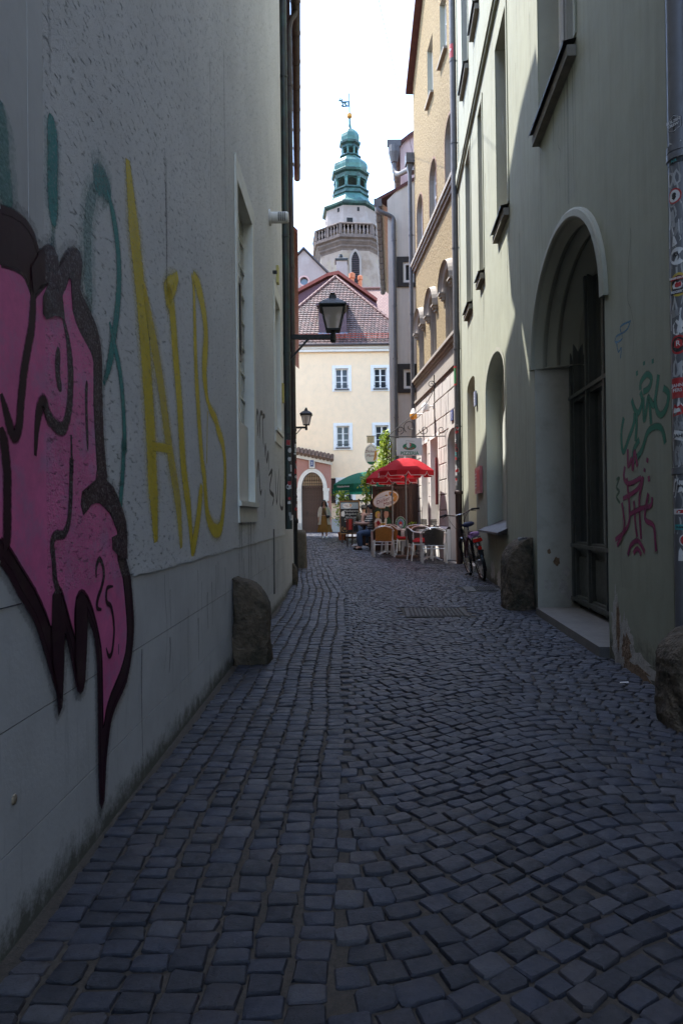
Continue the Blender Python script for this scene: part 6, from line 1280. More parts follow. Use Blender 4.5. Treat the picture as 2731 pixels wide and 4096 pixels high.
mb = MB(); mb.tube([(-.52,0,.46),(.92,0,.46)], .012, 6); mb.tube(catmull([(-.5,0,.48),(-.2,0,.75),(.2,0,1.05),(.45,0,1.3),(.62,0,1.62),(.66,0,1.75)], 4), .010, 6); mb.tube([(.62,0,.46),(.62,0,1.95)], .012, 6)
mb.tube(scroll((-.22,.62), .10, 1.3, -pi/2), .009, 5); mb.tube(scroll((.02,.70), .16, 1.2, -2.2, -1), .009, 5); mb.tube(scroll((.55,1.72), .09, 1.3, 0), .009, 5); mb.tube(scroll((.36,.62), .12, 1.2, pi), .009, 5); mb.tube(scroll((.78,.62), .10, 1.2, 0, -1), .009, 5)
for x in (-.26, .26): mb.tube([(x,0,.40),(x,0,.47)], .006, 5)
mb.build('scrolled_bracket', IRON, ps)
cl = thing('wall_lamp', 'small amber glass wall lamp on the far end of the ashlar front', 'lamp', (2.09, 19.5, 3.93)); mb = MB(); mb.tube([(.02,0,.05),(.3,0,.05)], .022, 6); mb.build('arm', WHITE, cl)
mb = MB(); mb.lathe([(.02,.22),(.05,.17),(.10,.06)], 14); mb.build('shade', WHITE, cl, smooth=True); mb = MB(); mb.lathe([(.10,.06),(.11,.0),(.09,-.08),(0,-.11)], 14); mb.build('globe', M('amber_glass', (.62,.25,.02), .25, .2, 10), cl, smooth=True)
fl = thing('floodlight', 'white drum floodlight above the pizzeria sign bracket', 'lamp', (2.22, 17.75, 3.92)); mb = MB(); mb.tube([(0,0,0),(.24,0,0)], .022, 6); mb.box(.18,.22,-.05,.05,-.07,.07); mb.build('arm', WHITE, fl); mb = MB(); mb.lathe([(.10,-.12),(.10,.02),(.06,.08),(0,.09)], 14); mb.build('housing', WHITE, fl, smooth=True)
# red notice and plate on the green house
rn = thing('red_notice', 'pink and red notice board screwed to the green wall above the bicycle', 'notice', (2.425, 11.95, 1.44), atan2(-1, -.0717))
mb = MB(); mb.box(-.36,.36,-.04,.0,0,.46); mb.build('board', M('pink_print', (.50,.16,.17), .35, .1, 8), rn); mb = MB(); mb.box(-.05,.33,-.045,-.041,.05,.40); mb.build('red_panel', M('red_print', (.50,.02,.04), .35, .25, 14), rn)
for k in range(5): mb = MB(); mb.box(-.31,-.10+.02*(k % 2),-.044,-.041,.1+.06*k,.12+.06*k); mb.build('text_line', STK['white'], rn)
bp = thing('blue_plate', 'small bluish enamel plate on the green wall above the red notice', 'plate', (2.435, 12.22, 3.02), atan2(-1, -.0717)); mb = MB(); mb.box(-.10,.10,-.03,.0,0,.26); mb.build('plate', M('pale_blue_enamel', (.22,.24,.34), .4), bp); text('5', .17, 'digit', STK['white'], bp, (0,-.032,.13))

# ------------------------------------------------------------------ beer garden of the tavern
bo = thing('timber_booth', 'dark brown timber booth of the tavern behind the amber chairs', 'booth', (1.04, 19.9, .04)); rbk = random.Random(12)
for k in range(11): mb = MB(); mb.box(-.06+.093*k, -.06+.093*(k+1)-.006, .0+.006*(k % 2), .03+.006*(k % 2), .04, 1.82); mb.build('board', WOOD, bo)
for x in (-.09, .97): mb = MB(); mb.box(x-.045, x+.045, -.03, .06, 0, 1.92); mb.build('post', WOOD, bo)
mb = MB(); mb.box(-.14, 1.02, -.04, .07, 1.82, 1.90); mb.build('top_rail', WOOD, bo)
mb = MB(); mb.box(-.1, 1.5, .4, 2.6, 2.3, 2.36); mb.build('canopy_roof', WOOD, bo)
mb = MB(); mb.box(1.0, 1.5, .5, .55, 0, 2.3); mb.box(-.1,-.04,2.5,2.56,0,2.3); mb.box(1.46,1.5,.55,2.6,0,2.3); mb.build('side_wall', WOOD, bo)
# oval tavern sign
ov = thing('oval_sign', 'tilted white oval tavern sign fixed to the top of the timber booth', 'sign', (1.29, 19.83, 1.56)); ov.rotation_euler = (0, radians(-20), 0)
GOLD = M('sign_gold', (.46,.27,.09), .5, .15, 8); CREAMS = M('sign_cream', (.80,.78,.74), .5, .04, 6); DRED = M('sign_dark_red', (.22,.02,.02), .5)
el = lambda a, b, n=32: [(a*cos(2*pi*k/n), b*sin(2*pi*k/n)) for k in range(n)]
mb = MB(); mb.prism(el(.395,.245), lambda u, v, d: (u, d, v), 0, .03); mb.build('board', GOLD, ov)
mb = MB(); mb.face(el(.375,.225), (), lambda u, v: (u, -.002, v)); mb.build('face', CREAMS, ov, fix=False)
text('Dicker', .15, 'lettering', DRED, ov, (-.10,-.004,-.0), ext=.0005, shear=.35); text('Mann', .15, 'lettering', DRED, ov, (.03,-.004,-.125), ext=.0005, shear=.35); text('Haus Bausenlohe', .04, 'lettering', M('pale_blue_ink', (.25,.38,.5), .6), ov, (-.12,-.004,.105), ext=.0005, shear=.35)
mb = MB(); mb.face([(.16,.17),(.27,.14),(.345,.05),(.355,-.05),(.30,-.12),(.22,-.17),(.18,-.10),(.24,-.04),(.2,.04),(.13,.08)], (), lambda u, v: (u, -.004, v)); mb.build('painted_figure', M('sign_orange', (.60,.27,.06), .5, .4, 20), ov, fix=False)
mb = MB(); mb.face([(.17,.10),(.22,.12),(.25,.07),(.22,.02),(.17,.04)], (), lambda u, v: (u, -.006, v)); mb.build('painted_figure', M('sign_blue', (.08,.14,.25), .5), ov, fix=False)
mb = MB(); mb.face([(.0,.11),(.06,.13),(.12,.09),(.06,.075)], (), lambda u, v: (u, -.006, v)); mb.build('painted_figure', GOLD, ov, fix=False)
# painted couple board
cp = thing('couple_board', 'cut-out board with a painted couple in green hats above a black menu panel', 'sign', (1.17, 19.72, .5))
def flat(name, pts, col, y, parent=cp): mb = MB(); mb.prism(pts, lambda u, v, d: (u, d, v), y, y+.012 if y > -.004 else y+.002); return mb.build(name, col, parent)
HATG = M('hat_green', (.02,.055,.03), .6, .2, 12); JACK = M('jacket_green', (.02,.11,.045), .6, .2, 12); FLESH = M('painted_flesh', (.62,.36,.25), .6, .08, 9); HAIRY = M('painted_blond', (.66,.46,.10), .6, .2, 20); BLOUSE = M('painted_blouse', (.72,.68,.62), .6); BODICE = M('painted_bodice', (.35,.02,.03), .6); BEERC = M('painted_beer', (.65,.42,.05), .5); BLKB = M('black_menu_board', (.012,.012,.012), .5)
flat('menu_panel', [(-.20,-.15),(.24,-.15),(.26,.10),(.18,.22),(.05,.26),(-.08,.23),(-.20,.12)], BLKB, 0)
flat('woman_figure', [(-.20,.28),(-.16,.24),(-.04,.24),(.0,.36),(-.03,.48),(-.10,.53),(-.18,.50),(-.23,.40)], BLOUSE, 0)
flat('bodice', [(-.17,.25),(-.07,.25),(-.05,.38),(-.12,.46),(-.18,.38)], BODICE, -.003)
flat('arm', [(-.22,.40),(-.22,.28),(-.13,.20),(-.02,.30),(-.0,.36),(-.05,.36),(-.13,.29),(-.17,.40)], FLESH, -.006)
flat('woman_head', [(-.16,.52),(-.08,.52),(-.05,.60),(-.06,.70),(-.13,.73),(-.19,.68),(-.20,.58)], HAIRY, -.003)
flat('woman_face', [(-.12,.54),(-.07,.55),(-.055,.62),(-.07,.67),(-.12,.66),(-.14,.6)], FLESH, -.006)
flat('woman_hat', [(-.25,.70),(-.02,.74),(.0,.77),(-.09,.80),(-.11,.84),(-.18,.83),(-.19,.765),(-.26,.73)], HATG, -.009)
flat('man_figure', [(.05,.24),(.24,.20),(.27,.36),(.24,.50),(.16,.56),(.08,.52),(.04,.40)], JACK, 0)
flat('man_shirt', [(.06,.30),(.12,.32),(.14,.48),(.11,.53),(.07,.48)], BLOUSE, -.003)
flat('man_head', [(.08,.52),(.15,.52),(.19,.60),(.18,.72),(.10,.74),(.06,.68),(.055,.58)], FLESH, -.003)
flat('man_hat', [(.0,.74),(.06,.73),(.20,.70),(.30,.67),(.29,.71),(.21,.76),(.19,.84),(.11,.86),(.08,.78)], HATG, -.009)
for x in (-.02, .055): flat('beer_glass', [(x-.022,.27),(x+.03,.27),(x+.034,.37),(x-.026,.37)], BEERC, -.012); flat('beer_foam', [(x-.026,.371),(x+.034,.371),(x+.03,.40),(x-.02,.405)], BLOUSE, -.012)
text('Altstadtler', .085, 'lettering', STK['white'], cp, (.03,-.003,.165), ext=.0005, shear=.2); text('Weisse', .085, 'lettering', STK['white'], cp, (.03,-.003,-.02), ext=.0005, shear=.2)
# round brewery sign
rs = thing('round_sign', 'black board with round green and white brewery emblem beside the painted couple', 'sign', (1.70, 19.70, .5))
mb = MB(); mb.prism([(-.17,-.1),(.17,-.1),(.17,.30)]+[(.17*cos(pi*k/16), .36+.20*sin(pi*k/16)) for k in range(17)]+[(-.17,.30)], lambda u, v, d: (u, d, v), 0, .02); mb.build('board', BLKB, rs)
for a, b_, col, y in ((.155,.20,SIGNW,-.002),(.145,.19,SGREEN,-.004),(.10,.135,SIGNW,-.006),(.09,.125,M('emblem_blue', (.10,.22,.38), .5),-.008)):
    mb = MB(); mb.face([(u, v+.36) for u, v in el(a, b_)], (), lambda u, v: (u, y, v)); mb.build('emblem_ring', col, rs, fix=False)
mb = MB(); mb.face([(-.04,.30),(.04,.30),(.05,.38),(0,.43),(-.05,.38)], (), lambda u, v: (u, -.010, v)); mb.build('emblem_shield', SRED, rs, fix=False); mb = MB(); mb.face([(-.05,.27),(.05,.27),(.03,.33),(-.03,.33)], (), lambda u, v: (u, -.012, v)); mb.build('emblem_horse', SIGNW, rs, fix=False)
for i, chn in enumerate('BRAUEREI'): a = radians(160-i*20); text(chn, .034, 'lettering', SIGNW, rs, (.122*cos(a), -.007, .36+.163*sin(a)), ext=.0005)
text('Unser Biergarten', .045, 'lettering', STK['white'], rs, (0,-.004,-.02), ext=.0005, shear=.3, sx=.9)
# chalkboard
cb = thing('chalkboard', 'tall framed chalkboard with the weekend offer standing before the green parasols', 'chalkboard', (.30, 25.2, .10)); cb.rotation_euler = (radians(-4), 0, radians(2))
FRM = M('light_wood_frame', (.30,.17,.07), .6, .2, 10); mb = MB(); mb.box(-.36,.36,-.02,.02,.34,1.56); mb.build('panel', BLKB, cb)
for x0, x1, z0, z1 in ((-.37,-.335,.33,1.57),(.335,.37,.33,1.57),(-.334,.334,.33,.365),(-.334,.334,1.535,1.57)): mb = MB(); mb.box(x0,x1,-.035,.03,z0,z1); mb.build('frame_rail', FRM, cb)
for x in (-.28, .28): mb = MB(); mb.bar((x,.0,.0),(x,.0,.34),.045); mb.build('leg', WOOD, cb); mb = MB(); mb.bar((x,.35,.0),(x,.03,1.4),.035); mb.build('leg', WOOD, cb)
CHALK = M('chalk', (.62,.60,.56), .9, .15, 60)
mb = MB(); mb.box(-.325,.325,-.0235,-.0215,1.27,1.50); mb.build('header_print', M('pale_blue_print', (.36,.42,.46), .6), cb); mb = MB(); mb.face([(u-.08, v+1.385) for u, v in el(.17,.10)], (), lambda u, v: (u, -.0245, v)); o = mb.build('oval_print', CREAMS, cb, fix=False); mb = MB(); mb.face([(.03,1.32),(.07,1.38),(.06,1.44),(.01,1.45)], (), lambda u, v: (u, -.026, v)); mb.build('painted_figure', bpy.data.materials['sign_orange'], cb, fix=False)
text('Dicker', .06, 'lettering', DRED, cb, (-.13,-.0255,1.40), ext=.0004, shear=.35); text('Mann', .06, 'lettering', DRED, cb, (-.07,-.0255,1.35), ext=.0004, shear=.35)
for s_, z, sz in (('Wochenend', 1.19, .115), ('Angebot', 1.08, .115), ('Nürnberger', .96, .085), ('Schweinsbraten', .89, .08), ('in Dunkelbier', .81, .085), ('mit Kloß', .73, .08), ('und Salat', .66, .08)): text(s_, sz, 'chalk_lettering', CHALK, cb, (.05,-.023,z), ext=.0004, shear=.25, bold=.0006)
text('30', .11, 'lettering', GOLD, cb, (-.19,-.023,.53), ext=.0004, bold=.003)
mb = MB()
for sgn in (-1, 1):
    for k in range(8): a = -pi/2+sgn*(.35+k*.30); p = Vector((-.19+.115*cos(a), -.0235, .53+.105*sin(a))); d = Vector((cos(a+sgn*.7), 0, sin(a+sgn*.7)))*.026; q = Vector((-d.z, 0, d.x))*.4; mb.add([p-d, p+q, p+d, p-q], [(0,1,2,3)])
mb.build('laurel_print', GOLD, cb, fix=False)
mb = MB(); mb.face([(-.31,1.0),(-.20,.98),(-.17,1.06),(-.19,1.16),(-.25,1.2),(-.31,1.14)], (), lambda u, v: (u, -.0235, v)); mb.build('chef_print', CREAMS, cb, fix=False)
# hanging oval sign on the ivy corner
hs = thing('hanging_tavern_sign', 'oval hanging tavern sign among the vine leaves above the parasols', 'sign', (1.0, 22.5, 2.8)); mb = MB(); E2 = [(u, v+.32) for u, v in el(.215,.34)]; mb.prism(E2, lambda u, v, d: (u, d, v), 0, .03); mb.build('board', CREAMS, hs)
mb = MB(); mb.face([p for p in E2 if p[1] < .10]+[], (), lambda u, v: (u, -.003, v)); mb.build('green_field', SGREEN, hs, fix=False)
text('Dicker', .13, 'lettering', DRED, hs, (-.03,-.003,.42), ext=.0005, shear=.3); text('Mann', .13, 'lettering', DRED, hs, (-.02,-.003,.28), ext=.0005, shear=.3)
for i, chn in enumerate('BRAUSTUBEN'): a = radians(150-i*13); text(chn, .05, 'lettering', BLKB, hs, (.165*cos(a), -.003, .33+.27*sin(a)), ext=.0005)
mb = MB(); mb.face([(.06,.1),(.15,.15),(.19,.3),(.17,.45),(.12,.42),(.1,.25)], (), lambda u, v: (u, -.004, v)); mb.build('painted_figure', bpy.data.materials['sign_orange'], hs, fix=False)
mb = MB(); mb.box(-.13,.11,-.01,.03,.70,.92); mb.build('crest_plate', M('pale_gold', (.55,.48,.30), .5, .2, 8), hs); mb = MB(); mb.tube([(-.0,.015,.66),(0,.015,.70)], .01, 5); mb.tube([(-.15,.015,.93),(.95,.015,.93)], .012, 5); mb.build('bracket', IRON, hs)
# vine
LEAF = M('vine_leaf', (.10,.20,.02), .5, .5, 2.5, spec=.35)
def leafy(mat, col2=None):
    m, nt, b = nodes(mat); oi = nd(nt, 'ShaderNodeAttribute', attribute_name='tone'); c = ramp(nt, oi.outputs['Fac'], [(0, (.06,.12,.012)), (.5, (.24,.36,.03)), (1, (.52,.58,.08))]); lk(nt, c, b.inputs['Base Color']); b.inputs['Roughness'].default_value = .5
    t = nd(nt, 'ShaderNodeBsdfTranslucent'); lk(nt, c, t.inputs['Color']); ms = nd(nt, 'ShaderNodeMixShader'); ms.inputs[0].default_value = .4; lk(nt, b.outputs[0], ms.inputs[1]); lk(nt, t.outputs[0], ms.inputs[2]); lk(nt, ms.outputs[0], nt.nodes['Material Output'].inputs['Surface']); return m
LEAFM = leafy('leaf_green')
def leaves(name, parent, pts, size, seed):
    R_ = random.Random(seed); mb = MB(); tn = []
    for p in pts:
        n = Vector((R_.gauss(0,.6), R_.gauss(-.5,.6), R_.gauss(.5,.5))).normalized(); a = n.orthogonal().normalized(); a = Matrix.Rotation(R_.uniform(0, 6.28), 3, n) @ a; b_ = n.cross(a); s = size*R_.uniform(.6, 1.3); p = Vector(p)
        mb.add([p-a*s, p-a*s*.2+b_*s*.55+n*s*.1, p+a*s, p-a*s*.2-b_*s*.55+n*s*.1], [(0,1,2),(0,2,3)]); tn += [R_.random()]*4
    o = mb.build(name, LEAFM, parent, fix=False); o.data.attributes.new('tone', 'FLOAT', 'POINT').data.foreach_set('value', tn); o['kind'] = 'stuff'; return o
vn = thing('climbing_vine', 'sunlit climbing vine spilling from the white house corner over the parasols', 'vine', (1.5, 22.0, .05)); R_ = random.Random(20)
mb = MB()
for k in range(5): mb.tube(catmull([(.06+.02*k,-.12,0),(.0+.03*k,-.15,1.2),(-.15+.06*k,-.2,2.4),(-.1+.05*k,-.25,3.0+.1*k),(-.02*k,-.3,3.5)], 4), .016, 5)
mb.tube(catmull([(0,-.2,2.5),(-.3,-.3,2.55),(-.6,-.4,2.35),(-.75,-.5,2.0)], 4), .012, 5); mb.build('stem', WOOD, vn)
pts = []
for k in range(900): 
    f = R_.random(); z = 2.35+1.35*f; w = .30*(1-f*.55); pts.append((-.06-.12*(1-f)+R_.gauss(0, w*.45), -.25+R_.gauss(0,.13), z+R_.gauss(0,.05)))
for k in range(700): f = R_.random(); pts.append((.15-.95*f+R_.gauss(0,.07), -.3-.2*f+R_.gauss(0,.14), 2.62-.5*f*f+R_.gauss(0,.10)))
for k in range(160): f = R_.random(); pts.append((-.72+R_.gauss(0,.07), -.5+R_.gauss(0,.1), 2.2-.75*f))
leaves('leaves', vn, pts, .055, 3)
# fence, shrub, tables and chairs of the beer garden
lf = thing('lattice_fence', 'dark timber lattice fence behind the chalkboard', 'fence', (.15, 27.0, .12))
for z in (.1, .9, 1.55): mb = MB(); mb.box(0,1.1,-.03,.03,z,z+.07); mb.build('rail', WOOD, lf)
for k in range(5): mb = MB(); mb.box(.27*k-.03,.27*k+.03,-.035,.035,0,1.66); mb.build('post', WOOD, lf)
for k in range(5): mb = MB(); mb.bar((.22*k,0,.95),(.22*k+.22,0,1.55),.035,.02); mb.bar((.22*k+.22,.02,.95),(.22*k,.02,1.55),.035,.02); mb.build('lattice_slat', WOOD, lf)
sb = thing('potted_shrub', 'tall leafy shrub in a pot just left of the chalkboard', 'shrub', (.02, 27.6, .12)); mb = MB(); mb.lathe([(.13,0),(.18,.32),(.19,.34),(.17,.34),(.15,.3),(0,.3)], 14); mb.build('pot', CLAY, sb, smooth=True); mb = MB(); mb.tube(catmull([(0,0,.3),(.02,0,.9),(-.02,0,1.5),(0,0,1.95)], 4), .016, 5); mb.build('stem', WOOD, sb)
leaves('leaves', sb, [(R_.gauss(0,.15), R_.gauss(0,.13), .55+1.55*R_.random()) for _ in range(650)], .05, 5)
s2 = thing('flower_pot_plant', 'small bright green plant beside the round brewery sign', 'plant', (2.02, 19.7, .04)); mb = MB(); mb.lathe([(.09,0),(.12,.22),(.10,.22),(0,.2)], 12); mb.build('pot', CLAY, s2, smooth=True); mb = MB(); mb.tube([(0,0,.2),(0,0,.75)], .01, 5); mb.build('stem', WOOD, s2); leaves('leaves', s2, [(R_.gauss(0,.07), R_.gauss(0,.06), .25+.6*R_.random()) for _ in range(160)], .04, 6)
def garden_table(loc, label):
    t = thing('tavern_table', label, 'table', loc); mb = MB(); mb.box(-.38,.38,-.38,.38,.72,.76); mb.build('tabletop', WOOD, t); mb = MB(); mb.box(-.04,.04,-.04,.04,.06,.72); mb.build('column', WOOD, t)
    for a in (0, pi/2): mb = MB(); c_, s_ = cos(a), sin(a); mb.bar((-.32*c_,-.32*s_,.03),(.32*c_,.32*s_,.03),.07,.06); mb.build('foot', WOOD, t)
    return t
garden_table((.72, 21.9, .07), 'dark timber tavern table where the two guests sit')
for x, lab, c, h in ((.58, 'small glass of water on the tavern table', (.35,.36,.36), .13), (.80, 'glass of amber beer on the tavern table', (.45,.22,.04), .15)): mb = MB(); mb.lathe([(.028,0),(.034,h),(.03,h),(.026,.01),(0,.01)], 10); tag(mb.build('drinking_glass', M('glass_%d' % int(x*100), c, .1, .1, 9), smooth=True, loc=(x, 21.75, .83)), lab, 'glass')
def rchair(loc, rz, label):
    t = thing('folding_chair', label, 'chair', loc, rz)
    for s_ in (-1, 1): mb = MB(); mb.bar((s_*.2,-.2,0),(s_*.2,-.17,.92),.03); mb.build('leg', WOOD, t); mb = MB(); mb.bar((s_*.2,.2,0),(s_*.2,.18,.45),.03); mb.build('leg', WOOD, t)
    mb = MB(); mb.box(-.21,.21,-.2,.2,.44,.47); mb.build('seat', WOOD, t)
    mb = MB(); mb.box(-.21,.21,-.225,-.195,.55,.92); mb.build('backrest', M('red_back_cloth', (.30,.012,.016), .8, .15, 8) if 'red_back_cloth' not in bpy.data.materials else bpy.data.materials['red_back_cloth'], t); return t
rchair((.45, 22.9, .08), radians(-115), 'red-backed folding chair beside the chalkboard')
for x, y, lab in ((.50, 22.15, 'rounded grey stone foot at the left of the tavern table'), (.66, 20.9, 'rounded grey stone foot nearer the amber chair')): mb = MB(); mb.lathe([(.2,0),(.19,.06),(.12,.11),(0,.125)], 16); tag(mb.build('weight_stone', M('light_grey_stone', (.36,.36,.37), .8, .15, 9) if 'light_grey_stone' not in bpy.data.materials else bpy.data.materials['light_grey_stone'], smooth=True, loc=(x, y, gz(y))), lab, 'weight stone', 'parasol weight stones')
# ------------------------------------------------------------------ people
SKIN = M('warm_skin', (.42,.23,.155), .55, .06, 12); SKIN2 = M('light_skin', (.52,.31,.23), .55, .06, 12)
HAIR = M('black_hair', (.012,.010,.010), .45, .3, 30); HAIRB = M('dark_brown_hair', (.030,.018,.012), .5, .3, 30)
def fingers(J, B, w, d, side, tag_):
    """five fingers rooted in the palm joint w, pointing along d"""
    w = Vector(w[:3]); d = Vector(d).normalized(); u = Vector((0,1,0)).cross(d); u = u.normalized() if u.length > .1 else Vector((1,0,0)); v = Vector((0,1,0))
    for i, (off, l) in enumerate(((-.027,.062),(-.009,.075),(.010,.072),(.027,.058))):
        k1, k2 = '%sf%da' % (tag_, i), '%sf%db' % (tag_, i); p = w+v*off+d*.035; q = p+d*l*.55; r = q+(d*.8+u*side*.5).normalized()*l*.45
        J[k1] = (*q, .0092); J[k2] = (*r, .0075); B += [(tag_, k1), (k1, k2)]
    p = w-v*.035+d*.0; J[tag_+'t1'] = (*(p+d*.02), .011); J[tag_+'t2'] = (*(p-v*.012+d*.05), .009); B += [(tag_, tag_+'t1'), (tag_+'t1', tag_+'t2')]
def face_bits(parent, c, f, glasses=False, skin=None):
    """eyes, brows, nose and mouth on a head centred at c that looks along f"""
    c = Vector(c); f = Vector(f).normalized(); s = Vector((0,0,1)).cross(f).normalized(); up = f.cross(s)
    mb = MB(); mb.add([c+f*.088+up*.012, c+f*.112-up*.022, c+f*.086-up*.026+s*.017, c+f*.086-up*.026-s*.017], [(0,1,2),(0,3,1),(1,3,2)]); mb.build('nose', skin, parent)
    mb = MB(); mb.bar(c+f*.086-up*.052-s*.022, c+f*.086-up*.052+s*.022, .012); mb.build('mouth', M('lip_red', (.30,.07,.06), .5) if 'lip_red' not in bpy.data.materials else bpy.data.materials['lip_red'], parent)
    if glasses:
        mb = MB()
        for k in (-1, 1): p = c+f*.093+s*.033*k+up*.01; mb.add([p+s*.027*cos(t)+up*.020*sin(t) for t in [2*pi*i/10 for i in range(10)]], [tuple(range(10))])
        mb.bar(c+f*.094-s*.06+up*.018, c+f*.094+s*.06+up*.018, .006)
        for k in (-1, 1): mb.bar(c+f*.09+s*.06*k+up*.016, c-f*.0+s*.078*k+up*.012, .006)
        mb.build('sunglasses', IRON, parent)
    else:
        for k in (-1, 1):
            p = c+f*.086+s*.032*k+up*.012; mb = MB(); mb.lathe([(0,-.009),(.009,0),(0,.009)], 8, p); mb.build('eye', DARK, parent); mb = MB(); mb.bar(p+up*.022-s*.016, p+up*.022+s*.016, .006); mb.build('eyebrow', HAIRB, parent)
    for k in (-1, 1):
        mb = MB(); p = c+s*.078*k; mb.lathe([(0,-.03),(.014,-.015),(.018,.012),(0,.03)], 8, p, sx=.5); mb.build('ear', skin, parent)
def hair_cap(parent, c, f, mat, length=0, seed=1):
    """hair shell over the skull with strands falling behind when length > 0"""
    c = Vector(c); f = Vector(f).normalized(); s = Vector((0,0,1)).cross(f).normalized(); mb = MB(); n, m_ = 18, 9; vs = []
    for j in range(m_+1):
        th = pi*.60*j/m_
        for k in range(n):
            a = 2*pi*k/n; fr = max(0, cos(a)); t = th*(1-.42*fr); r = Vector((0,0,1))*cos(t)*.118+(f*cos(a)*.103+s*sin(a)*.092)*sin(t); vs.append(c+Vector((0,0,.012))+r)
    fs = [(j*n+k, j*n+(k+1) % n, (j+1)*n+(k+1) % n, (j+1)*n+k) for j in range(m_) for k in range(n)]; mb.add(vs, fs)
    R_ = random.Random(seed)
    if length:
        for k in range(22):
            a = pi*(.33+1.34*k/21); p = c+f*cos(a)*.08+s*sin(a)*.088+Vector((0,0,.03)); L = length*R_.uniform(.75, 1.1); o_ = s*sin(a)*R_.uniform(.02,.07)+f*cos(a)*.05+f*R_.uniform(-.02,.03)
            mb.tube(catmull([p, p+o_*.5-Vector((0,0,L*.4)), p+o_*.9-Vector((0,0,L*.75)), p+o_*.8-Vector((0,0,L))], 3), [.024]*4+[.022]*3+[.016]*2+[.006], 6)
    return mb.build('hair', mat, parent, smooth='all')
wo = thing('person', 'woman with long black hair and sunglasses walking in a mustard skirt and open beige cardigan', 'person', (-.75, 29.7, gz(29.7)), radians(-3))
J = dict(p=(0,0,.88,.13), w=(0,0,1.03,.105), c=(0,.005,1.24,.125), n=(0,0,1.40,.048), h0=(0,-.01,1.49,.062), h1=(0,-.015,1.555,.088), h2=(0,-.005,1.62,.062),
  hl=(.085,0,.83,.09), kl=(.09,-.08,.46,.06), al=(.10,-.15,.09,.036), tl=(.11,-.29,.035,.034), hr=(-.085,0,.83,.09), kr=(-.09,.0,.46,.06), ar=(-.09,.16,.11,.036), tr=(-.10,.05,.035,.034),
  sl=(.165,.01,1.335,.055), el=(.235,.04,1.08,.042), wl=(.245,-.07,.86,.028), Pl=(.245,-.085,.79,.028), sr=(-.165,.01,1.335,.055), er=(-.23,-.01,1.08,.042), wr=(-.24,-.11,.86,.028), Pr=(-.24,-.13,.79,.028))
B = [('p','w'),('w','c'),('c','n'),('n','h0'),('h0','h1'),('h1','h2'),('p','hl'),('hl','kl'),('kl','al'),('al','tl'),('p','hr'),('hr','kr'),('kr','ar'),('ar','tr'),('c','sl'),('sl','el'),('el','wl'),('wl','Pl'),('c','sr'),('sr','er'),('er','wr'),('wr','Pr')]
fingers(J, B, J['Pl'], (0,-.15,-1), -1, 'Pl'); fingers(J, B, J['Pr'], (0,-.15,-1), 1, 'Pr')
skin_mesh('body', SKIN, wo, J, B)
face_bits(wo, (0,-.015,1.545), (0,-1,-.05), True, SKIN); hair_cap(wo, (0,-.01,1.555), (0,-1,0), HAIR, .46, 3)
MUST = M('mustard_cloth', (.26,.125,.025), .85, .12, 6, bs=.3, bscale=25); BEIGE = M('beige_knit', (.55,.48,.38), .9, .08, 9, bs=.3, bscale=60); BROWNT = M('brown_top', (.16,.085,.03), .85)
def skirt(parent, mat, z0, z1, r0, r1, folds, seed, sway=0):
    mb = MB(); n = 44; R_ = random.Random(seed); ph = R_.uniform(0,6); vs = []
    for j in range(9):
        f = j/8; z = z1+(z0-z1)*f
        for k in range(n): a = 2*pi*k/n; r = (r1+(r0-r1)*f**.85)*(1+.13*f*sin(folds*a+ph)+.05*f*sin(2.3*folds*a)); vs.append((1.12*r*cos(a)+sway*f*f, .88*r*sin(a)+.02*f, z))
    return mb.add(vs, [(j*n+k, j*n+(k+1) % n, (j+1)*n+(k+1) % n, (j+1)*n+k) for j in range(8) for k in range(n)]).build('skirt', mat, parent, smooth='all')
skirt(wo, MUST, .27, .98, .27, .125, 6, 4, .02)
skin_mesh('top', BROWNT, wo, dict(w=(0,0,.92,.16), c=(0,.0,1.23,.172), s1=(.12,.01,1.34,.09), s2=(-.12,.01,1.34,.09)), [('w','c'),('c','s1'),('c','s2')])
skin_mesh('cardigan_sleeves', BEIGE, wo, dict(c=(0,.06,1.30,.10), sl=(.172,.012,1.335,.072), el=(.24,.04,1.08,.062), wl=(.248,-.05,.90,.05), sr=(-.172,.012,1.335,.072), er=(-.235,-.01,1.08,.062), wr=(-.243,-.09,.90,.05)), [('c','sl'),('sl','el'),('el','wl'),('c','sr'),('sr','er'),('er','wr')])
mb = MB(); n = 30; vs = []
for j in range(9): # open front: the cloth runs round the back from one lapel to the other
    f = j/8; z = 1.36-.76*f
    for k in range(n+1): a = -pi/2+.42+.16*f+(2*pi-.84-.32*f)*k/n; r = (.165+.085*f)*(1+.06*f*sin(7*a)); vs.append((1.12*r*cos(a), .86*r*sin(a)+.015, z))
mb.add(vs, [(j*(n+1)+k, j*(n+1)+k+1, (j+1)*(n+1)+k+1, (j+1)*(n+1)+k) for j in range(8) for k in range(n)]).build('cardigan', BEIGE, wo, smooth='all')
for x, y, z in ((.105,-.21,.0), (-.095,.11,.0)): mb = MB(); mb.lathe([(.05,0),(.055,.03),(.045,.075),(.03,.095),(0,.1)], 12, (x,y,z), sx=.8, sy=2.2); mb.build('shoe', WHITE, wo, smooth=True)
bg = skin_mesh('shoulder_bag', M('dark_bag_leather', (.018,.014,.018), .45), None, dict(a=(.0,0,0,.06), b=(.10,0,-.02,.07), c=(.2,.02,.02,.05)), [('a','b'),('b','c')]); tag(bg, 'dark crossbody bag hanging at the hip of the walking woman', 'bag'); bg.location = (-.68, 29.5, gz(29.7)+.96)
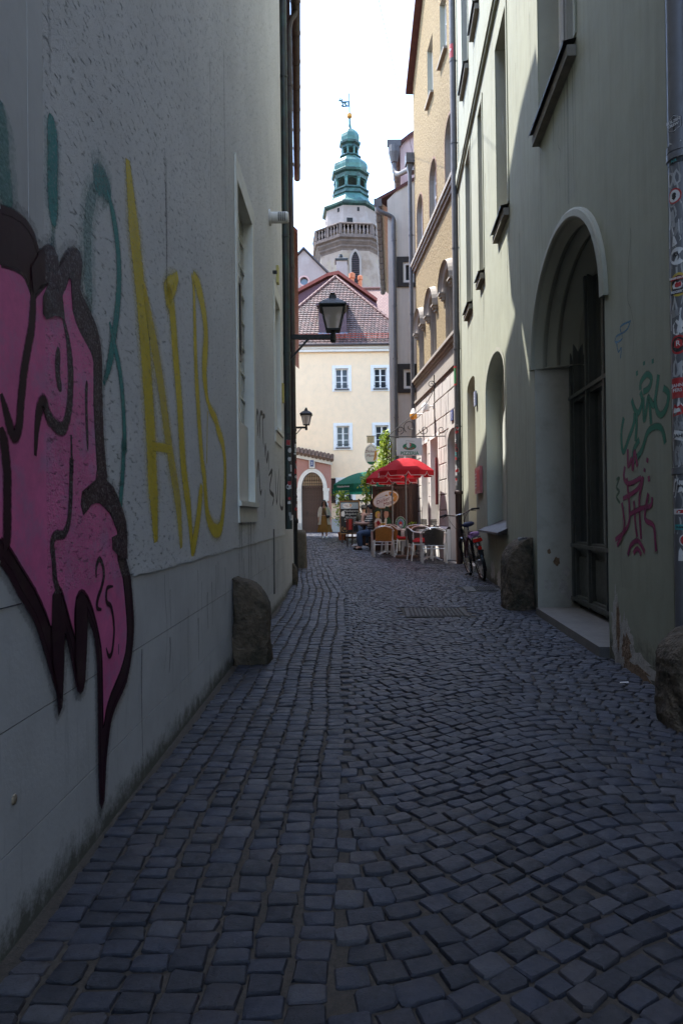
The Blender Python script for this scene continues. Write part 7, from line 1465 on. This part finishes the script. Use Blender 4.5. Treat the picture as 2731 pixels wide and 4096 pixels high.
mb = MB(); mb.tube(catmull([(.02,.02,.03),(-.04,.0,.16),(-.12,.03,.32),(-.16,.10,.39),(-.10,.28,.36),(.06,.34,.2),(.2,.2,.05)], 4), .012, 5); mb.build('strap', bpy.data.materials['dark_bag_leather'], bg)

def seated(label, loc, rz, shirt, pants, hair, skin, long=0, cap=None, look=(0,-1,0), bare_arms=False, lean=0, stripes=False):
    """person on a seat .46 m high facing -y with forearms forward on the table"""
    t = thing('person', label, 'person', loc, rz, 'guests seated in the beer garden'); l = lean
    J = dict(p=(0,0,.54,.14), w=(0,-.02-l*.3,.72,.12), c=(0,-.03-l,.95,.14), n=(0,-.045-l*1.2,1.11,.052), h0=(0,-.06-l*1.3,1.19,.064), h1=(0,-.065-l*1.4,1.26,.09), h2=(0,-.055-l*1.4,1.33,.064),
      hl=(.10,-.02,.53,.10), kl=(.13,-.45,.50,.068), al=(.14,-.42,.09,.042), tl=(.14,-.58,.035,.038), hr=(-.10,-.02,.53,.10), kr=(-.13,-.45,.50,.068), ar=(-.14,-.40,.09,.042), tr=(-.14,-.56,.035,.038),
      sl=(.19,-.03-l,1.04,.062), el=(.25,-.16-l,.80,.048), wl=(.14,-.40-l,.80,.032), Pl=(.11,-.46-l,.81,.030), sr=(-.19,-.03-l,1.04,.062), er=(-.25,-.16-l,.80,.048), wr=(-.14,-.40-l,.82,.032), Pr=(-.10,-.46-l,.83,.030))
    B = [('p','w'),('w','c'),('c','n'),('n','h0'),('h0','h1'),('h1','h2'),('p','hl'),('hl','kl'),('kl','al'),('al','tl'),('p','hr'),('hr','kr'),('kr','ar'),('ar','tr'),('c','sl'),('sl','el'),('el','wl'),('wl','Pl'),('c','sr'),('sr','er'),('er','wr'),('wr','Pr')]
    fingers(J, B, J['Pl'], (-.3,-1,-.1), 1, 'Pl'); fingers(J, B, J['Pr'], (.3,-1,-.1), -1, 'Pr'); skin_mesh('body', skin, t, J, B)
    G = {k: (*J[k][:3], J[k][3]+(.05 if k in 'pwc' else .03)) for k in ('p','w','c','sl','sr')}; GB = [('p','w'),('w','c'),('c','sl'),('c','sr')]
    if not bare_arms:
        for k in ('el','er'): G[k] = (*J[k][:3], J[k][3]+.018)
        GB += [('sl','el'),('sr','er')]
    else: G['sl'] = (.15,-.03-l,1.05,.09); G['sr'] = (-.15,-.03-l,1.05,.09)
    skin_mesh('shirt', shirt, t, G, GB)
    skin_mesh('trousers', pants, t, {k: (*J[k][:3], J[k][3]+.016) for k in ('p','hl','kl','al','hr','kr','ar')}, [('p','hl'),('hl','kl'),('kl','al'),('p','hr'),('hr','kr'),('kr','ar')])
    c = (0,-.065-l*1.4,1.255); face_bits(t, c, look, False, skin); hair_cap(t, c, look, hair, long, 5)
    for s_ in (-1, 1): mb = MB(); mb.lathe([(.045,0),(.05,.03),(.04,.07),(0,.09)], 12, (s_*.14,-.49,0), sx=.9, sy=2.3); mb.build('shoe', IRON, t, smooth=True)
    if cap: mb = MB(); mb.lathe([(.112,.03),(.112,.06),(.095,.12),(.05,.15),(0,.155)], 18, c); mb.build('cap', cap, t, smooth=True)
    return t
m, nt, b = nodes('striped_jersey'); w_ = nd(nt, 'ShaderNodeTexWave', wave_type='BANDS', bands_direction='Z'); w_.inputs['Scale'].default_value = 4.6; w_.inputs['Distortion'].default_value = .6; lk(nt, coords(nt), w_.inputs['Vector'])
lk(nt, ramp(nt, w_.outputs['Fac'], [(.47, (.66,.65,.62)), (.53, (.02,.022,.035))]), b.inputs['Base Color']); b.inputs['Roughness'].default_value = .85; STRIPE = m
JEANS = M('blue_jeans', (.06,.10,.18), .85, .2, 12); BLACKC = M('black_cotton', (.012,.012,.014), .85); TAN = M('tan_shirt', (.085,.085,.065), .85); CAPM = M('grey_cap_cloth', (.12,.12,.11), .85)
seated('guest in a black sleeveless top sitting behind the tavern table', (.90, 22.75, .08), radians(8), BLACKC, JEANS, HAIRB, SKIN2, 0, None, (.45,-1,-.25), True, .05)
seated('guest in a navy and white striped shirt sitting half behind the timber booth', (.96, 20.75, .06), radians(-80), STRIPE, JEANS, HAIR, SKIN2, 0, None, (0,-1,0), False, .03)
seated('guest in a tan shirt and grey cap seen from behind, right of the chalkboard', (.80, 24.9, .1), radians(172), TAN, JEANS, HAIRB, SKIN2, 0, CAPM)
for x, y, lab in ((.90, 22.8, 'dark stool under the guest in the black top'), (.98, 20.74, 'dark stool under the guest in the striped shirt'), (.80, 24.86, 'dark stool under the guest with the grey cap')):
    t = thing('stool', lab, 'stool', (x, y, gz(y))); mb = MB(); mb.box(-.17,.17,-.17,.17,.36,.41); mb.build('seat', WOOD, t)
    for a in (-1, 1):
        for e in (-1, 1): mb = MB(); mb.bar((a*.14,e*.14,0),(a*.13,e*.13,.36),.035); mb.build('leg', WOOD, t)

# ------------------------------------------------------------------ bicycle leaning on its stand
bk = thing('bicycle', 'black city bicycle with red rear lights parked by the green wall', 'bicycle', (2.275, 11.02, 0)); bk.rotation_euler = (-.215, 0, pi/2+.01)
FRAME = M('black_bike_enamel', (.010,.010,.012), .3, .2, 10, spec=.6); RUB = M('tyre_rubber', (.012,.012,.012), .85); CHR = M('dull_chrome', (.55,.55,.56), .25, .1, 20, metal=1); REDP = M('red_reflector', (.55,.012,.008), .25, .1, 20); NAVY = M('navy_saddle', (.012,.016,.05), .55); LILAC = M('lilac_cloth', (.30,.16,.30), .8, .2, 20); MAROON = M('maroon_cable', (.045,.008,.014), .5)
RW = .335
def circ(c, r, a0=0, a1=2*pi, n=36, y=0): return [(c[0]+r*cos(a0+(a1-a0)*k/n), y, c[1]+r*sin(a0+(a1-a0)*k/n)) for k in range(n+(0 if abs(a1-a0) >= 6.28 else 1))]
for cx in (0, 1.06):
    mb = MB(); mb.tube(circ((cx, RW), RW-.021), .021, 8, closed=True); wl = mb.build('wheel', RUB, bk, smooth=True)
    mb = MB(); mb.tube(circ((cx, RW), RW-.050), .010, 6, closed=True); mb.build('rim', CHR, wl, smooth=True)
    mb = MB(); mb.lathe([(.026,-.05),(.03,-.045),(.018,-.03),(.018,.03),(.03,.045),(.026,.05)], 10); o = mb.build('hub', CHR, wl, smooth=True, loc=(cx, 0, RW)); o.rotation_euler = (pi/2, 0, 0)
    mb = MB()
    for k in range(28): a = 2*pi*k/28; s_ = 1 if k % 2 else -1; mb.tube([(cx+.026*cos(a+.9*s_*(1 if k % 4 < 2 else -1)), s_*.04, RW+.026*sin(a+.9*s_*(1 if k % 4 < 2 else -1))), (cx+.28*cos(a), 0, RW+.28*sin(a))], .0013, 3)
    mb.build('spokes', CHR, wl)
    mb = MB(); a0, a1 = (radians(5), radians(205)) if cx == 0 else (radians(20), radians(190)); A = circ((cx, RW), RW+.02, a0, a1, 20, -.027)+circ((cx, RW), RW+.032, a0, a1, 20, 0)+circ((cx, RW), RW+.02, a0, a1, 20, .027); mb.add(A, [(k, k+1, 22+k, 21+k) for k in range(20)]+[(21+k, 22+k, 43+k, 42+k) for k in range(20)]); mb.build('mudguard', FRAME, bk, smooth='all')
mb = MB(); BBp, ST, HT, HBt = (.44,0,.28), (.29,0,.78), (.86,0,.86), (.90,0,.66)
mb.tube([BBp, ST], .017, 8); mb.tube([BBp, HBt], .019, 8); mb.tube([(.385,0,.46), (.88,0,.77)], .016, 8); mb.tube([HT, HBt], .021, 8)
for s_ in (-.055, .055): mb.tube([(.44,s_*.5,.28), (0,s_,RW)], .010, 6); mb.tube([(.30,s_*.4,.72), (0,s_,RW)], .008, 6)
mb.build('frame', FRAME, bk, smooth=True)
mb = MB()
for s_ in (-.055, .055): mb.tube(catmull([(.90,s_*.5,.68),(.94,s_,.58),(1.06,s_,RW)], 4), .012, 6)
mb.build('fork', FRAME, bk, smooth=True)
mb = MB(); mb.tube([(.86,0,.86),(.84,0,.98),(.86,0,1.10)], .014, 8); mb.build('stem', FRAME, bk, smooth=True)
mb = MB(); mb.tube(catmull([(.70,.325,1.135),(.77,.24,1.145),(.85,.10,1.10),(.87,0,1.095),(.85,-.10,1.10),(.77,-.24,1.145),(.70,-.325,1.135)], 5), .0125, 8); mb.build('handlebar', CHR, bk, smooth=True)
for s_ in (-1, 1):
    mb = MB(); mb.tube([(.775,s_*.225,1.145),(.69,s_*.34,1.135)], [.018,.016], 8); mb.build('grip', RUB, bk, smooth=True); mb = MB(); mb.tube([(.80,s_*.20,1.13),(.77,s_*.30,1.10)], .006, 5); mb.build('brake_lever', IRON, bk)
mb = MB(); mb.tube(catmull([(.80,.2,1.13),(.95,.15,1.0),(.93,.06,.8),(.95,.05,.7)], 4), .004, 4); mb.tube(catmull([(.80,-.2,1.13),(.96,-.12,1.02),(.9,-.04,.82),(.6,0,.6)], 4), .004, 4); mb.build('brake_cable', IRON, bk)
mb = MB(); mb.tube([(.29,0,.78),(.265,0,.90)], .013, 8); mb.build('seat_post', CHR, bk, smooth=True)
mb = MB(); n = 14; vs = []
for j, (x, w, z, h) in enumerate(((.13,.02,.925,.02),(.14,.085,.93,.035),(.18,.105,.935,.045),(.24,.085,.935,.042),(.31,.045,.94,.035),(.39,.03,.94,.03),(.41,.012,.935,.015))): vs += [(x, w*cos(2*pi*k/n), z+h*sin(2*pi*k/n)) for k in range(n)]
mb.add(vs, [(j*n+k, j*n+(k+1) % n, (j+1)*n+(k+1) % n, (j+1)*n+k) for j in range(6) for k in range(n)]+[tuple(range(n)), tuple(range(6*n, 7*n))]); mb.build('saddle', NAVY, bk, smooth='all')
mb = MB()
for s_ in (-.065, .065): mb.tube([(-.26,s_,.735),(.16,s_,.735)], .007, 6); mb.tube([(-.20,s_,.735),(0,s_,RW)], .006, 6); mb.tube([(-.05,s_,.735),(0,s_,RW)], .006, 6)
for x in (-.26,-.1,.06): mb.tube([(x,-.065,.735),(x,.065,.735)], .007, 6)
mb.build('luggage_rack', FRAME, bk, smooth=True)
cz = skin_mesh('rolled_cloth', LILAC, None, dict(a=(-.20,.06,.775,.035), b=(-.12,0,.785,.045), c=(-.2,-.06,.775,.035), d=(-.05,.05,.78,.04), e=(-.16,.10,.73,.028)), [('a','b'),('b','c'),('b','d'),('a','e')]); tag(cz, 'lilac cloth bundled on the luggage rack of the bicycle', 'cloth'); cz.location = bk.location; cz.rotation_euler = bk.rotation_euler
mb = MB(); mb.prism([(-.07,.655),(.07,.655),(.075,.675),(.065,.71),(-.065,.71),(-.075,.675)], lambda u, v, d: (-.275+d, u, v), -.02, .02); mb.build('tail_light', REDP, bk)
mb = MB(); mb.prism(el(.03,.03,16), lambda u, v, d: (-.325+d, u, v+.56), -.012, .012); mb.build('reflector', REDP, bk); mb = MB(); mb.box(-.345,-.325,-.035,.035,.42,.53); mb.build('mud_flap', RUB, bk)
mb = MB(); mb.tube(catmull([(-.05,.10,.74),(-.02,.16,.60),(.10,.18,.46),(.22,.14,.42),(.30,.08,.55),(.30,.02,.74),(.2,-.04,.80),(.05,.05,.80),(-.05,.10,.74)], 5), .014, 7); mb.build('cable_lock', MAROON, bk, smooth=True)
mb = MB(); mb.lathe([(0,-.004),(.085,-.004),(.09,0),(.085,.004),(0,.004)], 24); o = mb.build('chainring', CHR, bk, loc=(.44,-.05,.28)); o.rotation_euler = (pi/2,0,0)
mb = MB(); mb.prism([(-.03,.26),(.44,.19),(.54,.22),(.56,.28),(.52,.36),(.44,.38),(-.02,.41)], lambda u, v, d: (u, -.065+d, v), -.012, .012); mb.build('chain_guard', FRAME, bk)
for s_, ex, ez in ((1, .47, .115), (-1, .41, .445)): mb = MB(); mb.bar((.44,s_*.075,.28), (ex,s_*.085,ez), .022, .012); cr_ = mb.build('crank', CHR, bk); mb = MB(); mb.box(ex-.045,ex+.045,s_*.10 if s_ > 0 else -.19, .19 if s_ > 0 else -.10, ez-.012, ez+.012); mb.build('pedal', IRON, cr_)
mb = MB(); mb.tube([(.10,.03,.30),(.13,.13,.10),(.135,.155,.085)], .009, 6); mb.build('kickstand', CHR, bk)
# an overhead wire between the roofs
mb = MB(); mb.tube([(2.3,20.6,12.0),(.55,12.5,11.8),(-.95,8.9,11.55)], .006, 5); tag(mb.build('overhead_wire', IRON), 'thin dark wire crossing the sky between the roofs', 'wire')
# bits of litter and fallen leaves on the cobbles
rl = random.Random(31)
for i, (x, y, lab) in enumerate(((1.72, 4.2, 'pale wrapper lying on the cobbles by the peeling pier'),)):
    mb = MB(); mb.add([(-.03,-.008,.014),(.026,-.01,.016),(.03,.006,.02),(-.02,.010,.015)], [(0,1,2,3)]); tag(mb.build('paper_scrap', WHITE, loc=(x,y,0)), lab, 'litter')
